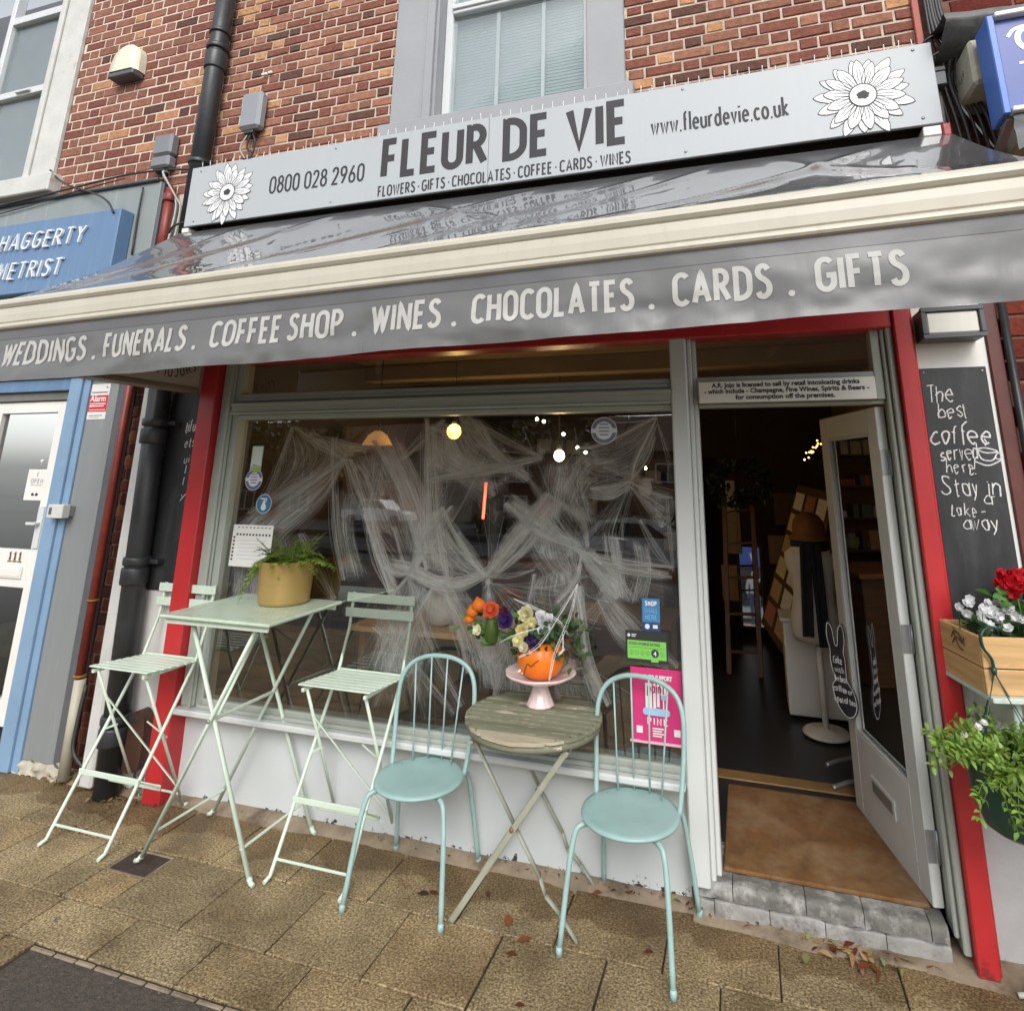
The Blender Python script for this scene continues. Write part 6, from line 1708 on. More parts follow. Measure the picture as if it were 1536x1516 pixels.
# ------------------------------------------------------------------ aqua bistro chairs
def bistro():
    t = thing("bistro_chair", "x", "chair", (0, 0, 0), group="aqua metal bistro chairs")
    m = MB(); m.lathe([(.0, .438), (.19, .438), (.212, .442), (.216, .449), (.212, .456), (.195, .459), (.10, .4565), (.0, .4555)], (0, 0, 0), 48); m.build("seat", W['aqua_seat'], t, local=True)
    m = MB(); m.tube([(.15 * math.cos(k * math.pi / 12), .15 * math.sin(k * math.pi / 12), .431) for k in range(24)], .007, 6, closed=True); m.build("seat_ring", W['aqua'], t, local=True)
    for s_ in (-1, 1):
        m = MB(); m.tube([(s_ * .13, -.10, .428), (s_ * .175, -.135, .425), (s_ * .196, -.155, .395), (s_ * .213, -.18, .28), (s_ * .235, -.225, .012)], .0115, 10, 4); m.lathe([(.0135, 0), (.014, .02), (.012, .03)], (s_ * .235, -.225, 0), 10); m.build("front_leg", W['aqua'], t, local=True)
        m = MB(); m.tube([(s_ * .13, .12, .430), (s_ * .185, .155, .42), (s_ * .205, .20, .25), (s_ * .225, .245, .012)], .0115, 10, 4); m.lathe([(.0135, 0), (.014, .02), (.012, .03)], (s_ * .225, .245, 0), 10); m.build("rear_leg", W['aqua'], t, local=True)
    hoop = [(-.195, .085, .44), (-.205, .115, .55), (-.213, .14, .70), (-.205, .16, .82), (-.165, .178, .888), (-.09, .186, .926), (0, .188, .936), (.09, .186, .926), (.165, .178, .888), (.205, .16, .82), (.213, .14, .70), (.205, .115, .55), (.195, .085, .44)]
    m = MB(); m.tube(hoop, .0115, 10, 5); m.build("back_hoop", W['aqua'], t, local=True)
    for x, xt, zt in ((-.105, -.138, .900), (-.04, -.048, .930), (.035, .042, .930), (.10, .133, .902)):
        m = MB(); m.tube([(x, .185 - .05 * (x / .11) ** 2 - .005, .45), (xt, .182, zt)], .0045, 8); m.build("back_rod", W['aqua'], t, local=True)
    return t
b1 = bistro(); b1.location = (-1.605, -.255, 0); b1.rotation_euler = (0, 0, R(3)); b1["label"] = "aqua round seated bistro chair left of the slatted table"
b2 = copy_tree(b1); b2.location = (-.575, -.255, 0); b2.rotation_euler = (0, 0, R(-9)); b2["label"] = "aqua round seated bistro chair right of the slatted table, by the pink poster"

# ------------------------------------------------------------------ round slatted table
rt = thing("round_table", "round slatted table with worn grey green paint and crossed metal legs", "table", (-1.055, -.165, 0))
RC, RR = (-1.055, -.165), .335
sm_ = MB()
n = 13
for k in range(n):
    y0 = -RR + 2 * RR * k / n; y1 = -RR + 2 * RR * (k + 1) / n - .012
    outl = []
    ys = [y0 + (y1 - y0) * i / 4 for i in range(5)]
    rt_ = [(math.sqrt(max(.0001, (RR - .004) ** 2 - yy * yy)), yy) for yy in ys]
    poly = [(RC[0] + x, RC[1] + yy) for x, yy in rt_] + [(RC[0] - x, RC[1] + yy) for x, yy in reversed(rt_)]
    m = MB(); c_ = (.42, .37, .27) if k in (0, 1) else (.20, .205, .135); v_ = rnd.uniform(.85, 1.2); m.cc = tuple(q * v_ for q in c_)
    zt = .752 + rnd.uniform(-.002, .003)
    m.prism(poly, 'z', .738 + rnd.uniform(0, .003), zt)
    x = -rt_[0][0] + .01
    while x < rt_[0][0] - .03:                     # paint worn off along the front arris
        L_ = rnd.uniform(.02, .11); x2 = min(x + L_, rt_[0][0] - .012)
        if rnd.random() < .72:
            m.cc = (.52, .47, .36); w_ = rnd.uniform(.003, .008)
            m.add([(RC[0] + x, RC[1] + y0 + .001, zt + .0005), (RC[0] + x2, RC[1] + y0 + .001, zt + .0005), (RC[0] + x2 - .01, RC[1] + y0 + w_, zt + .0005), (RC[0] + x + .01, RC[1] + y0 + w_ * rnd.uniform(.5, 1), zt + .0005)], [(0, 1, 2, 3)])
        x = x2 + rnd.uniform(.0, .05)
    m.build("slat", W['slat'], rt)
m = MB(); m.cc = (.20, .205, .14); m.lathe([(RR - .026, .706), (RR - .014, .707), (RR - .013, .72), (RR - .014, .7365), (RR - .026, .737), (RR - .026, .706)], (RC[0], RC[1], 0), 64); m.build("rim", W['slat'], rt)
m = MB()
for k in range(n):
    y = -RR + 2 * RR * (k + .45) / n
    if abs(y) < RR - .03:
        for s_ in (-1, 1): m.lathe([(.005, 0), (.004, .0015), (0, .002)], (RC[0] + s_ * (math.sqrt(RR * RR - y * y) - .022), RC[1] + y, .7545), 8)
m.build("screw", W['dark'], rt)
for sy in (-.20, .15):
    Y_ = RC[1] + sy
    m = MB(); m.bar((RC[0] + .225, Y_ - .012, .70), (RC[0] - .29, Y_ - .012 - .02, .0), .011, .026, up=(1, 0, 0), bev=.003); m.build("leg", W['slat_leg'], rt)
    pts = [(RC[0] - .235, Y_ + .012, .70), (RC[0] - .02, Y_ + .012, .375), (RC[0] + .10, Y_ + .012, .20), (RC[0] + .125, Y_ + .012, .14), (RC[0] + .19, Y_ + .012, .085), (RC[0] + .265, Y_ + .012, .0)]
    m = MB()
    for a, b in zip(pts[:-1], pts[1:]): m.tube([a, b], .0125, 8, flat=.55)
    m.build("leg", W['slat_leg'], rt)
    m = MB(); m.lathe([(.011, 0), (.009, .008), (0, .01)], (0, 0, 0), 10, M=Matrix.Translation((RC[0] - .02, Y_ - .024, .375)) @ Matrix.Rotation(math.pi / 2, 4, 'X')); m.build("rivet", mat('rusty_rivet', (.20, .10, .04), .6), rt)
m = MB(); m.bar((RC[0] - .12, RC[1] - .2, .69), (RC[0] - .02, RC[1] + .15, .62), .02, .012); m.bar((RC[0] + .22, RC[1] - .22, .685), (RC[0] + .22, RC[1] + .17, .685), .02, .012); m.bar((RC[0] - .23, RC[1] - .22, .685), (RC[0] - .23, RC[1] + .17, .685), .02, .012); m.build("brace", W['slat_leg'], rt)

# ------------------------------------------------------------------ cake stand, pumpkin, flowers
CS = Vector((-1.06, -.05, .7545))
cs = thing("cake_stand", "pale pink china cake stand with a scalloped plate on the slatted table", "cake stand", tuple(CS))
m = MB(); m.lathe([(.068, 0), (.072, .004), (.066, .012), (.05, .05), (.038, .085), (.04, .105), (.05, .112)], tuple(CS), 40, lambda a, r, z: r * (1 + .025 * math.cos(12 * a))); m.build("foot", W['pink'], cs)
m = MB(); m.lathe([(.0, .112), (.06, .112), (.125, .120), (.165, .138), (.178, .152), (.172, .156), (.12, .131), (.05, .123), (.0, .122)], tuple(CS), 72, lambda a, r, z: r * (1 + (.035 * abs(math.cos(4 * a)) if r > .15 else .01 * abs(math.cos(4 * a))))); m.build("plate", W['pink'], cs)
pk = thing("pumpkin", "small carved orange pumpkin on the pink cake stand used as a vase", "pumpkin", (CS.x, CS.y, CS.z + .13))
def pw(a, r, z): return r * (1 + .045 * abs(math.cos(5 * a + .4)) ** .6 - .02)
m = MB(); m.cc = (1, 1, 1)
m.lathe([(.03, .0), (.065, .002), (.098, .03), (.118, .075), (.118, .11), (.105, .145), (.085, .165), (.06, .17), (.055, .16), (.045, .12)], (CS.x, CS.y, CS.z + .126), 60, pw); m.build("shell", W['pumpkin'], pk)
def pumpkin_pt(x, z):
    r = .122; 
    return Vector((CS.x + x, CS.y - math.sqrt(max(0, r * r - x * x)) * .985 - .002, CS.z + .126 + z))
cr = MB(); cr.tube([pumpkin_pt(x, z) for x, z in ((-.05, .035), (-.045, .06), (-.035, .085), (-.025, .088), (-.015, .08), (-.005, .083), (.01, .098), (.025, .106), (.03, .11))], .0022, 6); cr.build("carved_line", mat('carved_dark_line', (.16, .03, .006), .7), pk)
sp_ = MB(); sp_.ball(pumpkin_pt(-.035, .135) + Vector((0, .004, 0)), .011, 8, 6, (1, .5, 1)); sp_.build("hole", W['soil'], pk)
def flower(mb, c, r, layers, col, n=7, face=(0, -1, .4)):
    f = Vector(face).normalized()
    x = f.orthogonal().normalized(); y = f.cross(x)
    for L_ in range(layers):
        k = 1 - L_ / (layers + .5)
        for i in range(n):
            a = 2 * math.pi * (i + .5 * L_) / n + rnd.uniform(-.2, .2)
            d = (x * math.cos(a) + y * math.sin(a)) * (.9 * k + .1) + f * (.25 + .55 * (1 - k))
            v = rnd.uniform(.85, 1.08); mb.cc = tuple(q * v for q in col)
            mb.leaf(Vector(c) + f * .004 * L_, d, f, r * rnd.uniform(.85, 1.1) * (.55 + .45 * k), r * .95 * (.6 + .4 * k), -.35)
bq = thing("bouquet", "bunch of cream, white and purple flowers with greenery in the pumpkin", "flowers", (CS.x, CS.y, CS.z + .3))
B0 = Vector((CS.x, CS.y, CS.z + .28))
fl = MB()
for (dx, dy, dz, r, col, ly) in ((-.07, -.09, .075, .042, (.78, .72, .36), 4), (-.055, -.07, .150, .046, (.80, .76, .48), 4), (-.02, -.09, .115, .032, (.80, .74, .40), 3), (-.09, -.1, .025, .036, (.80, .76, .42), 3), (-.05, -.115, .005, .03, (.78, .76, .55), 3)):
    flower(fl, B0 + Vector((dx, dy, dz)), r, ly, col, 7, (rnd.uniform(-.3, .3), -1, rnd.uniform(.1, .6)))
fl.build("cream_flowers", W['petal'], bq, fix=False)
fl = MB()
for (dx, dy, dz) in ((.03, -.08, .125), (.055, -.08, .10), (.035, -.09, .085), (.06, -.06, .135), (.02, -.08, .15)):
    flower(fl, B0 + Vector((dx, dy, dz)), .03, 3, (.78, .78, .80), 6, (rnd.uniform(-.4, .4), -1, rnd.uniform(0, .7)))
fl.build("white_flowers", W['petal'], bq, fix=False)
fl = MB()
for (dx, dy, dz) in ((-.02, -.10, .035), (.005, -.11, .05), (-.005, -.1, .015)):
    flower(fl, B0 + Vector((dx, dy, dz)), .03, 2, (.045, .02, .10), 6, (rnd.uniform(-.3, .3), -1, rnd.uniform(-.1, .4)))
fl.build("purple_flowers", W['petal'], bq, fix=False)
gr = MB()
for k in range(300):
    a = rnd.uniform(0, 2 * math.pi); q = rnd.uniform(.02, .17); h = rnd.uniform(.03 if q < .13 else -.06, .16)
    c = B0 + Vector((q * math.cos(a) * 1.2 + .035, q * math.sin(a) * .6, h - q * .2))
    g = rnd.uniform(.5, 1.5); gr.cc = (g * rnd.uniform(.8, 1.5), g, g * rnd.uniform(.6, 1.1))
    gr.leaf(c, (rnd.uniform(-1, 1), rnd.uniform(-1, .5), rnd.uniform(-.5, 1)), (rnd.uniform(-.5, .5), -1, .6), rnd.uniform(.03, .055), rnd.uniform(.015, .03))
for k in range(16):
    a = rnd.uniform(-1.2, 1.5)
    d = Vector((math.sin(a), rnd.uniform(-.3, .2), abs(math.cos(a)) * .7 + .1))
    gr.tube([B0 + Vector((0, -.03, -.06)), B0 + d * .09, B0 + d * .17 + Vector((0, 0, -.01))], .002, 5, 3)
gr.build("greenery", W['dkgreen'], bq, fix=False)
eu = MB()
for (dx, dz) in ((.01, .055), (.03, .045), (.045, .07), (.06, .05), (.075, .085), (-.005, .065), (.09, .06), (.065, .11)):
    eu.cc = (1.8, 1.7, 2.2); eu.leaf(B0 + Vector((dx, -.115, dz)), (rnd.uniform(-.3, .5), -.4, rnd.uniform(.3, 1)), (0, -1, .2), .042, .03, .15)
eu.build("eucalyptus_leaves", W['dkgreen'], bq, fix=False)
oq = bq
OB = Vector((-1.315, -.10, 1.085))
fl = MB()
for (dx, dz, r) in ((-.085, .10, .032), (-.05, .135, .036), (-.10, .065, .026)):
    fl.cc = (.78, .20, .02); fl.lathe([(0, -1), (.55, -.75), (.95, -.2), (.85, .3), (.45, .75), (0, 1.15)], (0, 0, 0), 15, lambda a, q, z: q * (1 + .12 * abs(math.cos(2.5 * a))), M=Matrix.Translation(OB + Vector((dx, -.06, dz))) @ Matrix.Rotation(rnd.uniform(-.6, .6), 4, 'Y') @ Matrix.Scale(r, 4))
fl.build("lantern_flowers", W['petal'], oq, fix=False)
fl = MB(); flower(fl, OB + Vector((.02, -.06, .115)), .05, 3, (.70, .13, .05), 7, (.2, -1, .5)); flower(fl, OB + Vector((-.045, -.08, .02)), .03, 2, (.7, .68, .45), 5); fl.build("orange_flower", W['petal'], oq, fix=False)
fl = MB(); flower(fl, OB + Vector((.10, -.06, .07)), .05, 3, (.06, .025, .14), 7); flower(fl, OB + Vector((.085, -.05, .11)), .03, 2, (.10, .01, .03), 6); fl.build("purple_flower", W['petal'], oq, fix=False)
m = MB(); m.cc = (.35, .42, .4); m.lathe([(.02, -.07), (.035, -.05), (.036, .0), (.026, .05), (.012, .075), (0, .08)], tuple(OB + Vector((.02, -.05, .02))), 16); m.build("gourd", W['fern'], oq, fix=False)
m = MB()
for k in range(46):
    g = rnd.uniform(.6, 1.8); m.cc = (g * 1.3, g * 1.3, g * .7)
    m.leaf(OB + Vector((rnd.uniform(-.16, .14), rnd.uniform(-.07, .04), rnd.uniform(-.05, .08))), (rnd.uniform(-1, 1), rnd.uniform(-1, .2), rnd.uniform(-.4, .8)), (0, -1, .5), rnd.uniform(.035, .06), rnd.uniform(.018, .032))
m.build("greenery", W['dkgreen'], oq, fix=False)
m = MB(); m.tube([OB + Vector((-.05, -.02, .03)), OB + Vector((.08, -.01, .0)), CS + Vector((-.04, -.03, .28))], .003, 6, 4); m.tube([OB + Vector((.02, -.03, .06)), OB + Vector((.12, -.01, .02)), CS + Vector((-.02, -.03, .28))], .003, 6, 4); m.build("stems", W['dkgreen'], oq, fix=False)

# ------------------------------------------------------------------ gold pot with fern
gp = thing("potted_fern", "bushy green fern in a dull gold pot on the mint bar table", "potted plant", (-2.61, -.12, 1.147))
GX, GY, GZ_ = -2.61, -.12, 1.1465
m = MB(); m.lathe([(.0, .0), (.128, .0), (.138, .006), (.141, .02), (.153, .228), (.1535, .234), (.146, .234), (.137, .19), (.0, .19)], (GX, GY, GZ_), 56); m.build("pot", W['gold'], gp)
m = MB(); m.lathe([(.0, .197), (.06, .20), (.136, .194)], (GX, GY, GZ_), 24); m.build("soil", W['soil'], gp, fix=False)
fm = MB()
def frond(base, a, L_, rise, droop):
    d = Vector((math.cos(a), math.sin(a), 0))
    pts = []
    for i in range(15):
        t = i / 14
        pts.append(Vector(base) + d * (L_ * t) + Vector((0, 0, rise * t - droop * t * t)) + Vector((rnd.uniform(-.002, .002), rnd.uniform(-.002, .002), 0)))
    fm.cc = (.8, 1.0, .8)
    fm.tube(pts, [.0022, .0008], 4)
    side = Vector((-d.y, d.x, 0))
    for i in range(1, 15):
        t = i / 14
        tan = (pts[i] - pts[i - 1]).normalized()
        ll = L_ * .19 * math.sin(math.pi * min(1, .16 + t * .86)) + .008
        for s_ in (-1, 1):
            v = rnd.uniform(.7, 1.45); fm.cc = (v * rnd.uniform(.9, 1.25), v, v * rnd.uniform(.7, 1.0))
            dd = side * s_ + tan * .35 + Vector((0, 0, rnd.uniform(-.25, .15)))
            fm.leaf(pts[i] + tan * rnd.uniform(-.004, .004), dd, Vector((0, 0, 1)) + side * s_ * .1, ll, .016 + .011 * (1 - t), .15)
for k in range(48):
    a = 2 * math.pi * k / 48 + rnd.uniform(-.15, .15)
    frond((GX + .05 * math.cos(a), GY + .05 * math.sin(a), GZ_ + .195), a, rnd.uniform(.10, .19), rnd.uniform(.10, .26), rnd.uniform(.05, .20))
for a, L_, ri, dr_ in ((math.pi * 1.02, .25, .17, .38), (math.pi * .95, .20, .16, .24), (-.06, .27, .18, .19), (.12, .24, .15, .16), (-.30, .22, .2, .24), (math.pi * 1.15, .18, .10, .30), (-1.5, .14, .22, .16), (-1.2, .13, .24, .16), (-2.0, .13, .25, .15)):
    frond((GX + .07 * math.cos(a), GY + .07 * math.sin(a), GZ_ + .20), a, L_, ri, dr_)
fm.build("fronds", W['fern'], gp, fix=False)

# ------------------------------------------------------------------ right hand shelf: planter box, cyclamen, red flower, hanging pot
ROT = math.atan2(.208, .978)
def LP(u, v, z):            # u along the front of the box, v out from the wall
    o = Vector((.755, -.055, 0)); ux = Vector((.978, .208, 0)); vx = Vector((.208, -.978, 0))
    return o + ux * u + vx * v + Vector((0, 0, z))
def lbox(mb, u0, u1, v0, v1, z0, z1, b=.003):
    vs0 = len(mb.v)
    mb.box(u0, u1, v0, v1, z0, z1, b)
    for i in range(vs0, len(mb.v)):
        p = mb.v[i]; mb.v[i] = LP(p.x, p.y, p.z)
    return mb
ws = thing("plant_shelf", "pale green wall shelf carrying the wooden planter at the right edge", "shelf", (1.0, -.2, 1.08))
m = MB(); lbox(m, .0, .62, .02, .36, 1.065, 1.083); m.build("board", W['shelf'], ws)
m = MB(); lbox(m, .10, .13, .03, .30, .95, 1.0645); lbox(m, .5, .53, .03, .30, .95, 1.0645); m.build("bracket", W['shelf'], ws)
pb = thing("planter_box", "slatted pine crate planter on the pale green shelf", "planter", (1.0, -.2, 1.1))
def plank(name, *a):
    m = MB(); lbox(m, *a); m.build(name, W['crate'], pb)
zs = ((1.0835, 1.172), (1.176, 1.285))
for z0, z1 in zs:
    plank("side_board", .0, .014, .03, .315, z0, z1); plank("front_board", .0, .60, .3155, .33, z0, z1); plank("back_board", .0145, .60, .03, .043, z0, z1)
m = MB(); lbox(m, .0145, .60, .0435, .315, 1.0835, 1.24, .001); m.build("soil", W['soil'], pb)
tx = MB()
q0, uu, zz = LP(-.0015, .17, 1.235), Vector((-.208, .978, 0)), Vector((0, 0, 1))
for q, pts in enumerate((CR((-.05, .0), (-.02, .03), (.02, .02), (.045, -.01)), CR((-.045, -.02), (-.01, .01), (.03, -.005)), CR((-.03, .03), (.0, -.02), (.03, -.03)), CR((.01, .03), (.03, .0), (.05, .02)))):
    Lf, Rt = ribbon(pts, .008); n = len(Lf)
    M_ = lambda p: q0 - uu * p.x + zz * p.y + Vector((-.978, -.208, 0)) * (.0008 + q * .0002)
    tx.add([M_(p) for p in Lf] + [M_(p) for p in Rt], [(i, n + i, n + i + 1, i + 1) for i in range(n - 1)])
tx.build("stamp_mark", mat('faded_stamp_ink', (.14, .06, .03), .8), pb, fix=False)
cy = thing("cyclamen", "white cyclamen flowers with dark leaves in the pine planter", "flowers", (.95, -.25, 1.25))
fl, lv = MB(), MB()
for k in range(46):
    c = LP(rnd.uniform(.03, .20), rnd.uniform(.13, .30), rnd.uniform(1.30, 1.39))
    flower(fl, c, .022, 2, (.78, .79, .80), 5, (rnd.uniform(-.5, .3), -.7, rnd.uniform(-.2, 1)))
    lv.cc = (1.2, .9, .7); lv.tube([c, c + Vector((rnd.uniform(-.01, .01), .0, -.07))], .0018, 4)
for k in range(80):
    g = rnd.uniform(.7, 1.9); lv.cc = (g, g * 1.1, g * .9)
    lv.leaf(LP(rnd.uniform(.02, .30), rnd.uniform(.08, .30), rnd.uniform(1.25, 1.31)), (rnd.uniform(-1, 1), rnd.uniform(-1, .3), rnd.uniform(0, .8)), (0, -.4, 1), rnd.uniform(.035, .06), rnd.uniform(.03, .05))
fl.build("petals", W['petal'], cy, fix=False); lv.build("leaves", W['dkgreen'], cy, fix=False)
rf = thing("red_flower", "deep red flower above pale green leaves at the right edge, behind the cyclamen", "flowers", (1.1, -.2, 1.3))
fl, lv = MB(), MB()
RC_ = LP(.235, .20, 1.455)
for k in range(26):
    flower(fl, RC_ + Vector((rnd.uniform(-.05, .06), rnd.uniform(-.04, .04), rnd.uniform(-.045, .04))), .03, 2, (.50, .004, .012), 5, (rnd.uniform(-.7, .7), -.8, rnd.uniform(-.2, .9)))
for k in range(60):
    g = rnd.uniform(.8, 2.4); lv.cc = (g * 1.2, g * 1.3, g * .7)
    lv.leaf(LP(rnd.uniform(.15, .36), rnd.uniform(.1, .28), rnd.uniform(1.28, 1.42)), (rnd.uniform(-1, 1), rnd.uniform(-1, .3), rnd.uniform(-.2, .9)), (0, -.5, 1), rnd.uniform(.04, .07), rnd.uniform(.035, .055))
lv.tube([RC_, RC_ + Vector((.01, .0, -.2))], .004, 5)
fl.build("petals", W['petal'], rf, fix=False); lv.build("leaves", W['dkgreen'], rf, fix=False)
HPX, HPY = .865, -.40
hp = thing("hanging_pot", "dark green hanging pot of pale trailing plants below the pine planter", "hanging basket", (HPX, HPY, .7))
m = MB(); m.lathe([(.0, .655), (.085, .655), (.115, .675), (.142, .76), (.150, .865), (.154, .87), (.154, .885), (.146, .885), (.140, .83), (.0, .825)], (HPX, HPY, 0), 36); m.build("pot", W['plantpot'], hp)
hk = LP(.03, .335, 1.285)
m = MB(); m.tube([hk + Vector((.045, .05, .004)), hk + Vector((.035, .02, .03)), hk + Vector((.0, .0, .036)), hk + Vector((-.03, -.02, .015)), hk + Vector((-.03, -.02, -.03)), hk + Vector((-.005, -.012, -.07)), hk + Vector((-.002, -.012, -.11))], .0085, 8, 5, flat=.6)
m.tube([hk + Vector((-.002, -.012, -.10)), hk + Vector((-.002, -.012, -.125))], [.012, .008], 8); m.build("hook", W['plantpot'], hp)
m = MB()
for k in range(4):
    a = k * math.pi / 2 + .5
    m.tube([hk + Vector((-.002, -.012, -.115)), (HPX + .148 * math.cos(a), HPY + .148 * math.sin(a), .875)], .0022, 5)
m.build("hanger_wire", W['plantpot'], hp)
tr = MB(); st_ = MB()
def sprig(p, n, d, L0=.033):
    d = Vector(d).normalized(); p = Vector(p)
    st_.cc = (.9, 1, .8)
    q = [p]
    for i in range(n):
        d = (d + Vector((rnd.uniform(-.22, .22), rnd.uniform(-.22, .22), -.17 + rnd.uniform(-.1, .1)))).normalized()
        q.append(q[-1] + d * .02)
        x = d.orthogonal().normalized(); y = d.cross(x)
        for j in range(2 if i < n - 1 else 5):
            a = rnd.uniform(0, 6.28)
            g = rnd.uniform(.65, 1.5); tr.cc = (g * rnd.uniform(.95, 1.25), g, g * rnd.uniform(.6, 1.0))
            tr.leaf(q[-1], x * math.cos(a) + y * math.sin(a) + d * .5, Vector((0, -.3, 1)), L0 * rnd.uniform(.7, 1.25), L0 * .46, .25)
    st_.tube(q, .0014, 4)
for k in range(125):
    a = rnd.uniform(0, 2 * math.pi); q = .135 * math.sqrt(rnd.random())
    sprig((HPX + q * math.cos(a), HPY + q * math.sin(a), .86 + rnd.uniform(0, .05)), rnd.randint(4, 7), (math.cos(a) * (q * 7 + .1), math.sin(a) * (q * 7 + .1), rnd.uniform(.35, 1.3)))
for k in range(26):
    a = rnd.uniform(math.pi * 1.05, math.pi * 2.1)
    sprig((HPX + .15 * math.cos(a), HPY + .15 * math.sin(a), .89), rnd.randint(5, 10), (math.cos(a), math.sin(a), rnd.uniform(-.1, .6)), .030)
sprig((HPX - .0, HPY - .155, .88), 9, (.15, -.5, -.6), .034); sprig((HPX + .02, HPY - .155, .88), 10, (.2, -.5, -.5), .036); sprig((HPX - .12, HPY - .05, .90), 6, (-1, -.3, .25))
tr.build("leaves", W['green'], hp, fix=False); st_.build("stems", W['green'], hp, fix=False)
fl = MB()
for dx, dz in ((-.09, .115), (-.11, .10), (-.16, .07)): flower(fl, (HPX + dx, HPY - .06, .90 + dz), .014, 2, (.8, .8, .78), 6, (0, -.7, .7))
fl.build("white_flowers", W['petal'], hp, fix=False)
# the foot of one more mint folding piece just inside the right edge of the picture
c3 = copy_tree(c1); c3.location = (1.135, -.332, 0); c3.rotation_euler = (0, 0, R(-90)); c3["label"] = "mint folding bar chair of which only one foot shows at the bottom right corner"
